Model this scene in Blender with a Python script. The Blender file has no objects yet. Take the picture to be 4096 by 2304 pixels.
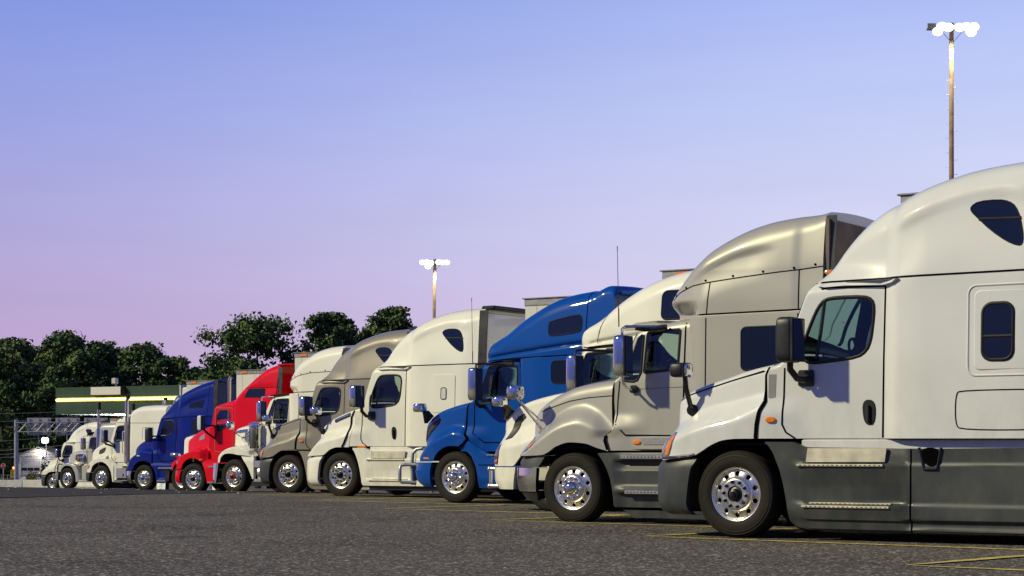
import bpy, bmesh, math, random
from math import sin, cos, pi, radians, sqrt, atan2, hypot
from mathutils import Vector, Matrix, noise

random.seed(7)
SC = bpy.context.scene
COL = SC.collection

# ------------------------------------------------------------------ camera
cam = bpy.data.cameras.new('camera')
cam.sensor_width = 36.0
cam.lens = 67.08
cam.shift_y = 0.1586
cam.clip_end = 6000.0
cam.clip_start = 0.1
cam_o = bpy.data.objects.new('camera', cam)
cam_o.location = (0, 0, 1.0)
cam_o.rotation_euler = (radians(90), 0, 0)
COL.objects.link(cam_o)
SC.camera = cam_o

# ------------------------------------------------------------------ world: dusk sky
def lin(c):
    return tuple((x / 12.92 if x <= 0.04045 else ((x + 0.055) / 1.055) ** 2.4) for x in c)
def rgb(r, g, b):
    return lin((r / 255., g / 255., b / 255.)) + (1.0,)

world = bpy.data.worlds.new('World')
SC.world = world
world.use_nodes = True
wt = world.node_tree
wt.nodes.clear()
def wn(t, **k):
    n = wt.nodes.new(t)
    for a, b in k.items():
        setattr(n, a, b)
    return n
tc = wn('ShaderNodeTexCoord')
sep = wn('ShaderNodeSeparateXYZ')
wt.links.new(tc.outputs['Generated'], sep.inputs[0])
def ramp(stops):
    r = wn('ShaderNodeValToRGB')
    r.color_ramp.interpolation = 'EASE' if False else 'LINEAR'
    el = r.color_ramp.elements
    while len(el) > 1:
        el.remove(el[0])
    el[0].position = stops[0][0]
    el[0].color = stops[0][1]
    for p, c in stops[1:]:
        e = el.new(p)
        e.color = c
    return r
mz = wn('ShaderNodeMapRange')
mz.inputs['From Min'].default_value = 0.0
mz.inputs['From Max'].default_value = 0.6
wt.links.new(sep.outputs['Z'], mz.inputs['Value'])
rl = ramp([(0.0, rgb(197, 164, 200)), (0.10, rgb(188, 163, 208)), (0.19, rgb(172, 165, 217)), (0.29, rgb(150, 160, 226)), (0.39, rgb(125, 147, 224)), (0.62, rgb(62, 82, 160)), (1.0, rgb(44, 60, 125))])
rr = ramp([(0.0, rgb(226, 208, 232)), (0.10, rgb(222, 212, 238)), (0.19, rgb(216, 218, 246)), (0.29, rgb(197, 208, 248)), (0.39, rgb(172, 189, 246)), (0.62, rgb(84, 106, 185)), (1.0, rgb(44, 60, 125))])
for r in (rl, rr):
    wt.links.new(mz.outputs[0], r.inputs[0])
mx = wn('ShaderNodeMapRange')
mx.interpolation_type = 'SMOOTHERSTEP'
mx.inputs['From Min'].default_value = -0.42
mx.inputs['From Max'].default_value = 0.36
wt.links.new(sep.outputs['X'], mx.inputs['Value'])
mix = wn('ShaderNodeMixRGB')
wt.links.new(mx.outputs[0], mix.inputs[0])
wt.links.new(rl.outputs[0], mix.inputs[1])
wt.links.new(rr.outputs[0], mix.inputs[2])
# the sky behind the camera, away from the afterglow, is a deeper blue
my = wn('ShaderNodeMapRange')
my.interpolation_type = 'SMOOTHSTEP'
my.inputs['From Min'].default_value = 0.55
my.inputs['From Max'].default_value = -0.5
my.inputs['To Min'].default_value = 0.0
my.inputs['To Max'].default_value = 1.0
wt.links.new(sep.outputs['Y'], my.inputs['Value'])
rb = ramp([(0.0, rgb(72, 84, 140)), (0.4, rgb(92, 112, 196)), (1.0, rgb(66, 86, 165))])
wt.links.new(mz.outputs[0], rb.inputs[0])
mixb = wn('ShaderNodeMixRGB')
wt.links.new(my.outputs[0], mixb.inputs[0])
wt.links.new(mix.outputs[0], mixb.inputs[1])
wt.links.new(rb.outputs[0], mixb.inputs[2])
# faint streaks of high cloud so that the gradient is not perfectly even
mp = wn('ShaderNodeMapping')
mp.inputs['Scale'].default_value = (2.0, 2.0, 14.0)
wt.links.new(tc.outputs['Generated'], mp.inputs[0])
ns = wn('ShaderNodeTexNoise')
ns.inputs['Scale'].default_value = 2.2
ns.inputs['Detail'].default_value = 4.0
wt.links.new(mp.outputs[0], ns.inputs['Vector'])
nr = wn('ShaderNodeMapRange')
nr.inputs['From Min'].default_value = 0.3
nr.inputs['From Max'].default_value = 0.7
nr.inputs['To Min'].default_value = 0.965
nr.inputs['To Max'].default_value = 1.03
wt.links.new(ns.outputs['Fac'], nr.inputs['Value'])
mul = wn('ShaderNodeMixRGB', blend_type='MULTIPLY')
mul.inputs[0].default_value = 1.0
wt.links.new(mixb.outputs[0], mul.inputs[1])
wt.links.new(nr.outputs[0], mul.inputs[2])
# the last of the daylight: a weak physical sky added to the gradient
sky = wn('ShaderNodeTexSky', sky_type='NISHITA')
sky.sun_disc = False
sky.sun_elevation = radians(40)
sky.sun_rotation = radians(-90)
addc = wn('ShaderNodeMixRGB', blend_type='ADD')
addc.inputs[0].default_value = 0.0006
wt.links.new(mul.outputs[0], addc.inputs[1])
wt.links.new(sky.outputs[0], addc.inputs[2])
bg = wn('ShaderNodeBackground')
bg.inputs['Strength'].default_value = 1.0
wo = wn('ShaderNodeOutputWorld')
wt.links.new(addc.outputs[0], bg.inputs[0])
wt.links.new(bg.outputs[0], wo.inputs[0])

# ------------------------------------------------------------------ key light (the warm lot floodlight that throws the shadows)
sun = bpy.data.lights.new('sun', 'SUN')
sun.energy = 4.0
sun.color = (1.0, 0.92, 0.58)
sun.angle = radians(1.8)
sun_o = bpy.data.objects.new('sun', sun)
sd = Vector((0.78, 0.18, -0.56)).normalized()
sun_o.rotation_euler = sd.to_track_quat('-Z', 'Y').to_euler()
sun_o.location = (-60, 0, 60)
COL.objects.link(sun_o)

SC.view_settings.view_transform = 'Standard'
SC.view_settings.look = 'None'
SC.view_settings.exposure = 0.0
SC.view_settings.gamma = 1.0
SC.view_settings.use_curve_mapping = False
SC.render.engine = 'CYCLES'
SC.cycles.use_denoising = True
SC.cycles.max_bounces = 8
SC.cycles.transparent_max_bounces = 12
SC.cycles.sample_clamp_indirect = 6.0

# ------------------------------------------------------------------ interpolation helpers
def linf(pts):
    P = sorted(pts)
    X = [p[0] for p in P]
    Y = [p[1] for p in P]
    def f(x):
        if x <= X[0]:
            return Y[0]
        if x >= X[-1]:
            return Y[-1]
        for i in range(len(X) - 1):
            if x <= X[i + 1]:
                d = X[i + 1] - X[i]
                return Y[i] + (Y[i + 1] - Y[i]) * ((x - X[i]) / d if d > 1e-9 else 0)
    return f

def pchip(pts):
    P = sorted(pts)
    X = [p[0] for p in P]
    Y = [p[1] for p in P]
    n = len(X)
    if n < 3:
        return linf(pts)
    h = [max(1e-6, X[i + 1] - X[i]) for i in range(n - 1)]
    d = [(Y[i + 1] - Y[i]) / h[i] for i in range(n - 1)]
    m = [0.0] * n
    for i in range(1, n - 1):
        if d[i - 1] * d[i] > 0:
            w1 = 2 * h[i] + h[i - 1]
            w2 = h[i] + 2 * h[i - 1]
            m[i] = (w1 + w2) / (w1 / d[i - 1] + w2 / d[i])
    m[0] = d[0]
    m[-1] = d[-1]
    def f(x):
        if x <= X[0]:
            return Y[0]
        if x >= X[-1]:
            return Y[-1]
        lo = 0
        while x > X[lo + 1]:
            lo += 1
        t = (x - X[lo]) / h[lo]
        t2, t3 = t * t, t * t * t
        return (2 * t3 - 3 * t2 + 1) * Y[lo] + (t3 - 2 * t2 + t) * h[lo] * m[lo] + (-2 * t3 + 3 * t2) * Y[lo + 1] + (t3 - t2) * h[lo] * m[lo + 1]
    return f

def sstep(a, b, x):
    if a == b:
        return 1.0 if x >= b else 0.0
    t = max(0.0, min(1.0, (x - a) / (b - a)))
    return t * t * (3 - 2 * t)

def sample_x(f, x0, x1, n):
    N = 400
    L = [0.0]
    xs = [x0 + (x1 - x0) * i / N for i in range(N + 1)]
    ys = [f(x) for x in xs]
    for i in range(N):
        L.append(L[-1] + hypot(xs[i + 1] - xs[i], ys[i + 1] - ys[i]))
    out = []
    k = 0
    for i in range(n + 1):
        t = L[-1] * i / n
        while k < N - 1 and L[k + 1] < t:
            k += 1
        d = L[k + 1] - L[k]
        out.append(xs[k] + (xs[k + 1] - xs[k]) * ((t - L[k]) / d if d > 1e-9 else 0))
    return out

def inpoly(x, y, P):
    c = False
    j = len(P) - 1
    for i in range(len(P)):
        xi, yi = P[i]
        xj, yj = P[j]
        if (yi > y) != (yj > y) and x < (xj - xi) * (y - yi) / (yj - yi) + xi:
            c = not c
        j = i
    return c

def smooth_poly(P, n=2):
    for _ in range(n):
        Q = []
        for i in range(len(P)):
            a, b = P[i], P[(i + 1) % len(P)]
            Q.append((a[0] * .75 + b[0] * .25, a[1] * .75 + b[1] * .25))
            Q.append((a[0] * .25 + b[0] * .75, a[1] * .25 + b[1] * .75))
        P = Q
    return P

def rrect(x0, z0, x1, z1, r, n=5):
    P = []
    for cx, cz, a in ((x1 - r, z1 - r, 0), (x0 + r, z1 - r, 90), (x0 + r, z0 + r, 180), (x1 - r, z0 + r, 270)):
        for i in range(n + 1):
            t = radians(a + 90.0 * i / n)
            P.append((cx + r * cos(t), cz + r * sin(t)))
    return P

# ------------------------------------------------------------------ mesh collector
TWIN = {}
class MB:
    def __init__(s):
        s.v = []
        s.f = []
        s.m = []
    def add(s, vs, fs, mi=0):
        o = len(s.v)
        s.v.extend(vs)
        for f in fs:
            s.f.append(tuple(i + o for i in f))
            s.m.append(mi)
    def box(s, x0, x1, y0, y1, z0, z1, mi=0):
        v = [(x, y, z) for x in (x0, x1) for y in (y0, y1) for z in (z0, z1)]
        s.add(v, [(0, 1, 3, 2), (4, 6, 7, 5), (0, 4, 5, 1), (2, 3, 7, 6), (0, 2, 6, 4), (1, 5, 7, 3)], mi)
    def cbox(s, x0, x1, y0, y1, z0, z1, b=0.02, mi=0):
        # box with chamfered edges
        def corners(bx, by, bz):
            return [(x, y, z) for x in (x0 + bx, x1 - bx) for y in (y0 + by, y1 - by) for z in (z0 + bz, z1 - bz)]
        A = corners(0, b, b)
        B = corners(b, 0, b)
        C = corners(b, b, 0)
        v = A + B + C
        fs = [(0, 1, 3, 2), (4, 6, 7, 5), (8, 12, 13, 9), (10, 11, 15, 14), (16, 18, 22, 20), (17, 21, 23, 19)]
        for i in range(8):
            fs.append((i, 8 + i, 16 + i))
        def ed(i, j, ax):
            a, b2 = {0: (8, 16), 1: (0, 16), 2: (0, 8)}[ax]
            fs.append((a + i, a + j, b2 + j, b2 + i))
        for i in range(8):
            for ax, bit in ((0, 4), (1, 2), (2, 1)):
                if not i & bit:
                    ed(i, i | bit, ax)
        cc = Vector(((x0 + x1) / 2, (y0 + y1) / 2, (z0 + z1) / 2))
        out = []
        for f in fs:
            p = [Vector(v[i]) for i in f]
            nn = (p[1] - p[0]).cross(p[2] - p[0])
            out.append(f if nn.dot(sum(p, Vector()) / len(p) - cc) > 0 else f[::-1])
        s.add(v, out, mi)
    def tube(s, path, r, n=10, mi=0, caps=True):
        P = [Vector(p) for p in path]
        R = r if isinstance(r, (list, tuple)) else [r] * len(P)
        vs = []
        up = None
        for i, p in enumerate(P):
            d = (P[min(i + 1, len(P) - 1)] - P[max(i - 1, 0)]).normalized()
            if up is None:
                up = d.orthogonal().normalized()
            up = (up - d * up.dot(d))
            if up.length < 1e-6:
                up = d.orthogonal()
            up.normalize()
            w = d.cross(up)
            for k in range(n):
                a = 2 * pi * k / n
                vs.append(tuple(p + (up * cos(a) + w * sin(a)) * R[i]))
        fs = []
        for i in range(len(P) - 1):
            for k in range(n):
                k2 = (k + 1) % n
                fs.append((i * n + k, i * n + k2, (i + 1) * n + k2, (i + 1) * n + k))
        if caps:
            fs.append(tuple(range(n - 1, -1, -1)))
            fs.append(tuple((len(P) - 1) * n + k for k in range(n)))
        s.add(vs, fs, mi)
    def lathe(s, prof, n=48, mi=0, axis='y', c=(0, 0, 0), close=False):
        # prof: (radius, along-axis) pairs
        vs = []
        for r, h in prof:
            for k in range(n):
                a = 2 * pi * k / n
                u, w = r * cos(a), r * sin(a)
                if axis == 'y':
                    vs.append((c[0] + u, c[1] + h, c[2] + w))
                elif axis == 'z':
                    vs.append((c[0] + u, c[1] + w, c[2] + h))
                else:
                    vs.append((c[0] + h, c[1] + u, c[2] + w))
        fs = []
        for i in range(len(prof) - 1):
            for k in range(n):
                k2 = (k + 1) % n
                q = (i * n + k, (i + 1) * n + k, (i + 1) * n + k2, i * n + k2)
                fs.append(q[::-1] if axis == 'z' else q)
        s.add(vs, fs, mi)
    def superq(s, cx, cy, cz, sx, sy, sz, e=0.3, n=20, mi=0):
        def cp(a):
            c = cos(a)
            return math.copysign(abs(c) ** e, c)
        def sp(a):
            c = sin(a)
            return math.copysign(abs(c) ** e, c)
        vs = []
        m = n // 2
        for i in range(1, m):
            v = -pi / 2 + pi * i / m
            for k in range(n):
                u = 2 * pi * k / n
                vs.append((cx + sx * cp(v) * cp(u), cy + sy * cp(v) * sp(u), cz + sz * sp(v)))
        fs = []
        for i in range(m - 2):
            for k in range(n):
                k2 = (k + 1) % n
                fs.append((i * n + k, i * n + k2, (i + 1) * n + k2, (i + 1) * n + k))
        fs.append(tuple(range(n - 1, -1, -1)))
        fs.append(tuple((m - 2) * n + k for k in range(n)))
        s.add(vs, fs, mi)
    def grid(s, rows, mi=0, closed=False, flip=False):
        n = len(rows[0])
        vs = [p for r in rows for p in r]
        fs = []
        for i in range(len(rows) - 1):
            for k in range(n if closed else n - 1):
                k2 = (k + 1) % n
                q = (i * n + k, i * n + k2, (i + 1) * n + k2, (i + 1) * n + k)
                fs.append(q[::-1] if flip else q)
        s.add(vs, fs, mi)
    def patch(s, poly, surf, off=0.006, thick=0.012, mi=0, rings=4, side=1, bev=0.0):
        # panel lying on the surface y = surf(x, z); side = -1 puts it on the far side
        cx = sum(p[0] for p in poly) / len(poly)
        cz = sum(p[1] for p in poly) / len(poly)
        n = len(poly)
        rows = [[(x, side * (surf(x, z) + off - thick), z) for x, z in poly]]
        if bev > 0:
            rows.append([(x, side * (surf(x, z) + off - bev), z) for x, z in poly])
            Q = []
            for x, z in poly:
                d = hypot(x - cx, z - cz) or 1
                k = max(0.0, (d - bev * 1.2) / d)
                Q.append((cx + (x - cx) * k, cz + (z - cz) * k))
        else:
            Q = poly
        for k in range(rings):
            t = 1 - k / rings
            rows.append([(cx + (x - cx) * t, side * (surf(cx + (x - cx) * t, cz + (z - cz) * t) + off), cz + (z - cz) * t) for x, z in Q])
        area = sum(poly[i][0] * poly[(i + 1) % n][1] - poly[(i + 1) % n][0] * poly[i][1] for i in range(n))
        fl = (area > 0) != (side < 0)
        o = len(s.v)
        s.grid(rows, mi, True, fl)
        c = len(s.v)
        s.v.append((cx, side * (surf(cx, cz) + off), cz))
        b = o + (len(rows) - 1) * n
        for k in range(n):
            q = (b + k, b + (k + 1) % n, c)
            s.f.append(q[::-1] if fl else q)
            s.m.append(mi)
    def ribbon(s, pts, w, surf, off=0.004, mi=0, closed=False, side=1, step=0.06, rise=0.0):
        P = list(pts)
        if closed:
            P = P + [P[0]]
        Q = [P[0]]
        for a, b in zip(P, P[1:]):
            L = hypot(b[0] - a[0], b[1] - a[1])
            k = max(1, int(L / step))
            for i in range(1, k + 1):
                Q.append((a[0] + (b[0] - a[0]) * i / k, a[1] + (b[1] - a[1]) * i / k))
        if closed:
            Q = Q[:-1]
        n = len(Q)
        A, B, Cc = [], [], []
        for i in range(n):
            if closed:
                p, q = Q[i - 1], Q[(i + 1) % n]
            else:
                p, q = Q[max(0, i - 1)], Q[min(n - 1, i + 1)]
            dx, dz = q[0] - p[0], q[1] - p[1]
            L = hypot(dx, dz) or 1
            nx, nz = -dz / L * w / 2, dx / L * w / 2
            x, z = Q[i]
            A.append((x + nx, side * (surf(x + nx, z + nz) + off - (0.01 if rise else 0)), z + nz))
            Cc.append((x, side * (surf(x, z) + off + rise), z))
            B.append((x - nx, side * (surf(x - nx, z - nz) + off - (0.01 if rise else 0)), z - nz))
        rows = [A, Cc, B]
        s.grid(rows, mi, closed, side < 0)
    def build(s, name, mats, parent=None, loc=None, angle=35, flat=False):
        # a part that sits once on each flank of a truck becomes two parts
        if parent is not None and s.f:
            L, R = [], []
            for f, m in zip(s.f, s.m):
                ys = [s.v[i][1] for i in f]
                if min(ys) > 0.15:
                    L.append((f, m))
                elif max(ys) < -0.15:
                    R.append((f, m))
                else:
                    L = None
                    break
            if L and R:
                out = []
                for fs in (L, R):
                    h = MB()
                    ix = {}
                    for f, m in fs:
                        q = []
                        for i in f:
                            if i not in ix:
                                ix[i] = len(h.v)
                                h.v.append(s.v[i])
                            q.append(ix[i])
                        h.f.append(tuple(q))
                        h.m.append(m)
                    out.append(h)
                a = out[0].build(name, mats, parent, loc, angle, flat)
                b = out[1].build(name, mats, TWIN.get(parent.name, parent), loc, angle, flat)
                TWIN[a.name] = b
                return a
        me = bpy.data.meshes.new(name)
        me.from_pydata(s.v, [], s.f)
        for m in (mats if isinstance(mats, (list, tuple)) else [mats]):
            me.materials.append(m)
        me.polygons.foreach_set('material_index', s.m)
        me.validate()
        me.update()
        if not flat:
            me.polygons.foreach_set('use_smooth', [True] * len(me.polygons))
            me.set_sharp_from_angle(angle=radians(angle))
        o = bpy.data.objects.new(name, me)
        COL.objects.link(o)
        if parent:
            o.parent = parent
        if loc:
            o.location = loc
        return o

def fix_normals(o):
    bm = bmesh.new()
    bm.from_mesh(o.data)
    bmesh.ops.recalc_face_normals(bm, faces=bm.faces)
    bm.to_mesh(o.data)
    bm.free()

def tag(o, label=None, cat=None, group=None, kind=None):
    if label:
        o['label'] = label
    if cat:
        o['category'] = cat
    if group:
        o['group'] = group
    if kind:
        o['kind'] = kind
    return o

def empty(name, loc=(0, 0, 0), rz=0.0):
    o = bpy.data.objects.new(name, None)
    o.empty_display_size = 0.3
    o.location = loc
    o.rotation_euler = (0, 0, rz)
    COL.objects.link(o)
    return o

# ------------------------------------------------------------------ materials
MATS = {}
def mat(name, col=(0.5, 0.5, 0.5), rough=0.5, metal=0.0, coat=0.0, coat_r=0.03, spec=0.5, emit=None, estr=0.0, vary=0.0, vscale=3.0, vrough=0.0, bump=0.0, bscale=40.0, flake=0.0, dirt=0.0):
    if name in MATS:
        return MATS[name]
    m = bpy.data.materials.new(name)
    m.use_nodes = True
    nt = m.node_tree
    b = nt.nodes['Principled BSDF']
    b.inputs['Base Color'].default_value = (*col, 1)
    b.inputs['Roughness'].default_value = rough
    b.inputs['Metallic'].default_value = metal
    b.inputs['Coat Weight'].default_value = coat
    b.inputs['Coat Roughness'].default_value = coat_r
    b.inputs['Specular IOR Level'].default_value = spec
    if emit:
        b.inputs['Emission Color'].default_value = (*emit, 1)
        b.inputs['Emission Strength'].default_value = estr
    if vary or vrough or bump or flake or dirt:
        t = nt.nodes.new('ShaderNodeTexCoord')
        n = nt.nodes.new('ShaderNodeTexNoise')
        n.inputs['Scale'].default_value = vscale
        n.inputs['Detail'].default_value = 6
        nt.links.new(t.outputs['Object'], n.inputs['Vector'])
        src = None
        if vary:
            mr = nt.nodes.new('ShaderNodeMapRange')
            mr.inputs['From Min'].default_value = 0.3
            mr.inputs['From Max'].default_value = 0.7
            mr.inputs['To Min'].default_value = 1 - vary
            mr.inputs['To Max'].default_value = 1 + vary * 0.4
            nt.links.new(n.outputs['Fac'], mr.inputs['Value'])
            mm = nt.nodes.new('ShaderNodeMixRGB')
            mm.blend_type = 'MULTIPLY'
            mm.inputs[0].default_value = 1
            mm.inputs[1].default_value = (*col, 1)
            nt.links.new(mr.outputs[0], mm.inputs[2])
            src = mm.outputs[0]
        if dirt:
            # road film: streaky brownish dirt that thins out upwards on the bodywork
            mpn = nt.nodes.new('ShaderNodeMapping')
            mpn.inputs['Scale'].default_value = (2.2, 2.2, 1.0)
            nt.links.new(t.outputs['Object'], mpn.inputs[0])
            n2 = nt.nodes.new('ShaderNodeTexNoise')
            n2.inputs['Scale'].default_value = 2.4
            n2.inputs['Detail'].default_value = 7
            n2.inputs['Roughness'].default_value = 0.62
            nt.links.new(mpn.outputs[0], n2.inputs['Vector'])
            sx = nt.nodes.new('ShaderNodeSeparateXYZ')
            nt.links.new(t.outputs['Object'], sx.inputs[0])
            hz = nt.nodes.new('ShaderNodeMapRange')
            hz.inputs['From Min'].default_value = 0.2
            hz.inputs['From Max'].default_value = 2.0
            hz.inputs['To Min'].default_value = 1.0
            hz.inputs['To Max'].default_value = 0.04
            nt.links.new(sx.outputs['Z'], hz.inputs['Value'])
            cr = nt.nodes.new('ShaderNodeMapRange')
            cr.inputs['From Min'].default_value = 0.42
            cr.inputs['From Max'].default_value = 0.78
            cr.inputs['To Max'].default_value = dirt
            nt.links.new(n2.outputs['Fac'], cr.inputs['Value'])
            fm = nt.nodes.new('ShaderNodeMath')
            fm.operation = 'MULTIPLY'
            nt.links.new(cr.outputs[0], fm.inputs[0])
            nt.links.new(hz.outputs[0], fm.inputs[1])
            dm = nt.nodes.new('ShaderNodeMixRGB')
            nt.links.new(fm.outputs[0], dm.inputs[0])
            if src:
                nt.links.new(src, dm.inputs[1])
            else:
                dm.inputs[1].default_value = (*col, 1)
            dm.inputs[2].default_value = (0.16, 0.13, 0.095, 1)
            src = dm.outputs[0]
        if src:
            nt.links.new(src, b.inputs['Base Color'])
        if vrough:
            mr = nt.nodes.new('ShaderNodeMapRange')
            mr.inputs['From Min'].default_value = 0.3
            mr.inputs['From Max'].default_value = 0.7
            mr.inputs['To Min'].default_value = max(0.02, rough - vrough)
            mr.inputs['To Max'].default_value = min(1, rough + vrough)
            nt.links.new(n.outputs['Fac'], mr.inputs['Value'])
            nt.links.new(mr.outputs[0], b.inputs['Roughness'])
        if bump:
            n3 = nt.nodes.new('ShaderNodeTexNoise')
            n3.inputs['Scale'].default_value = bscale
            n3.inputs['Detail'].default_value = 3
            nt.links.new(t.outputs['Object'], n3.inputs['Vector'])
            bp = nt.nodes.new('ShaderNodeBump')
            bp.inputs['Strength'].default_value = bump
            bp.inputs['Distance'].default_value = 0.02
            nt.links.new(n3.outputs['Fac'], bp.inputs['Height'])
            nt.links.new(bp.outputs[0], b.inputs['Normal'])
    MATS[name] = m
    return m

def dark_inside(m):
    nt = m.node_tree
    b = nt.nodes['Principled BSDF']
    g = nt.nodes.new('ShaderNodeNewGeometry')
    mx_ = nt.nodes.new('ShaderNodeMixRGB')
    nt.links.new(g.outputs['Backfacing'], mx_.inputs[0])
    if b.inputs['Base Color'].links:
        nt.links.new(b.inputs['Base Color'].links[0].from_socket, mx_.inputs[1])
    else:
        mx_.inputs[1].default_value = b.inputs['Base Color'].default_value
    mx_.inputs[2].default_value = (0.05, 0.05, 0.055, 1)
    nt.links.new(mx_.outputs[0], b.inputs['Base Color'])
    return m

def paint(name, col, metal=0.0, rough=0.32, dirt=0.35, vary=0.05, spec=0.12, coat=1.0):
    return dark_inside(mat('paint_' + name, col, rough, metal, coat=coat, coat_r=0.02, spec=spec, vary=vary, vscale=1.3, dirt=dirt, bump=0.012, bscale=3.0))

WHITE = paint('white', (0.645, 0.655, 0.64), dirt=0.38)
CREAM = paint('cream', (0.78, 0.765, 0.655), dirt=0.32)
SILVER = paint('silver', (0.40, 0.385, 0.34), metal=0.22, rough=0.44, dirt=0.25)
TAUPE = paint('taupe', (0.26, 0.235, 0.19), metal=0.2, rough=0.44, dirt=0.2)
BLUE = paint('blue', (0.001, 0.058, 0.31), metal=0.0, rough=0.4, dirt=0.0, spec=.05, coat=.8)
NAVY = paint('navy', (0.001, 0.012, 0.19), metal=0.0, rough=0.4, dirt=0.0, spec=.05, coat=.6)
RED = paint('red', (0.66, 0.001, 0.012), metal=0.0, rough=0.4, dirt=0.0, spec=.05, coat=.6)
PEARL = paint('pearl', (0.50, 0.50, 0.46), metal=0.3, rough=0.3, dirt=0.15)
GREYP = mat('grey_plastic', (0.034, 0.041, 0.043), 0.45, vary=0.22, vscale=2.2, vrough=0.1, dirt=0.28, bump=0.03, bscale=300)
DARKP = mat('black_plastic', (0.012, 0.012, 0.013), 0.42, vary=0.2, vscale=6, vrough=0.08)
GAP = mat('panel_gap', (0.003, 0.003, 0.003), 1.0, spec=0.0)
SEAM = mat('seam_shade', (0.12, 0.118, 0.105), 0.7)
RUBBER = mat('tyre_rubber', (0.0125, 0.0100, 0.0072), 0.75, spec=.3, vary=0.35, vscale=7, bump=0.05, bscale=60)
SEAL = mat('window_seal', (0.014, 0.013, 0.012), 0.55)
CHROME = mat('chrome', (0.80, 0.80, 0.80), 0.06, 1.0, vary=0.06, vscale=9, vrough=0.03)
ALU = mat('polished_aluminium', (0.78, 0.76, 0.70), 0.26, 0.9, vary=0.05, vscale=9, vrough=0.03)
ALUW = mat('worn_aluminium', (0.66, 0.62, 0.50), 0.55, 0.6, vary=0.25, vscale=4, vrough=0.1, dirt=0.35)
STEEL = mat('galvanised_steel', (0.42, 0.44, 0.45), 0.45, 0.75, vary=0.15, vscale=4)
AMBER = mat('amber_lens', (0.75, 0.20, 0.01), 0.12, coat=1.0, vary=0.3, vscale=60, emit=(1, .28, .02), estr=0.12)
REDL = mat('red_lens', (0.42, 0.06, 0.03), 0.12, coat=1.0, vary=0.3, vscale=60)
LENS = mat('headlight_lens', (0.46, 0.48, 0.52), 0.16, 0.55, coat=1.0, vary=0.5, vscale=16)
DGLASS = mat('dark_glass', (0.004, 0.006, 0.013), 0.05, spec=0.7, coat=0.3)
FRAMEB = mat('chassis_black', (0.006, 0.006, 0.006), 0.8)
CABIN = mat('cab_interior', (0.030, 0.030, 0.033), 0.8, vary=0.3, vscale=8)
CURTAIN = mat('curtain', (0.12, 0.14, 0.19), 0.9, vary=0.4, vscale=9)
ORANGE = mat('orange_hub', (0.60, 0.07, 0.015), 0.4)

def glass_mat(name, tint, fac=0.10):
    if name in MATS:
        return MATS[name]
    m = bpy.data.materials.new(name)
    m.use_nodes = True
    nt = m.node_tree
    nt.nodes.clear()
    o = nt.nodes.new('ShaderNodeOutputMaterial')
    mixs = nt.nodes.new('ShaderNodeMixShader')
    tr = nt.nodes.new('ShaderNodeBsdfTransparent')
    tr.inputs[0].default_value = (*tint, 1)
    gl = nt.nodes.new('ShaderNodeBsdfGlossy')
    gl.inputs['Roughness'].default_value = 0.02
    gl.inputs[0].default_value = (0.85, 0.92, 1.0, 1)
    fr = nt.nodes.new('ShaderNodeFresnel')
    fr.inputs[0].default_value = 1.5
    ad = nt.nodes.new('ShaderNodeMath')
    ad.operation = 'ADD'
    ad.inputs[1].default_value = fac
    nt.links.new(fr.outputs[0], ad.inputs[0])
    nt.links.new(ad.outputs[0], mixs.inputs[0])
    nt.links.new(tr.outputs[0], mixs.inputs[1])
    nt.links.new(gl.outputs[0], mixs.inputs[2])
    nt.links.new(mixs.outputs[0], o.inputs[0])
    MATS[name] = m
    return m
GLASS = glass_mat('window_glass', (0.80, 0.93, 0.87), 0.04)
GLASSD = glass_mat('window_glass_dark', (0.50, 0.66, 0.72), 0.03)
WSHIELD = glass_mat('windscreen_glass', (0.80, 0.93, 0.87), 0.03)

# ------------------------------------------------------------------ ground
TH = radians(33.5)
CT, ST = cos(TH), sin(TH)
_gz = pchip([(-400, 0), (0, 0), (20.8, 0), (24, -.02), (28, -.018), (31.3, -.018), (34.6, -.04), (38.6, -.11), (43.4, -.26), (48.7, -.46), (51.7, -.51), (54.6, -.56), (58, -.65), (65.3, -.83), (81, -1.4), (95, -1.9), (140, -2.8), (210, -4.2), (280, -4.6), (900, -5.0), (4000, -5.0)])
def ground_z(X, Y):
    return _gz(X * ST + Y * CT)

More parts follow.
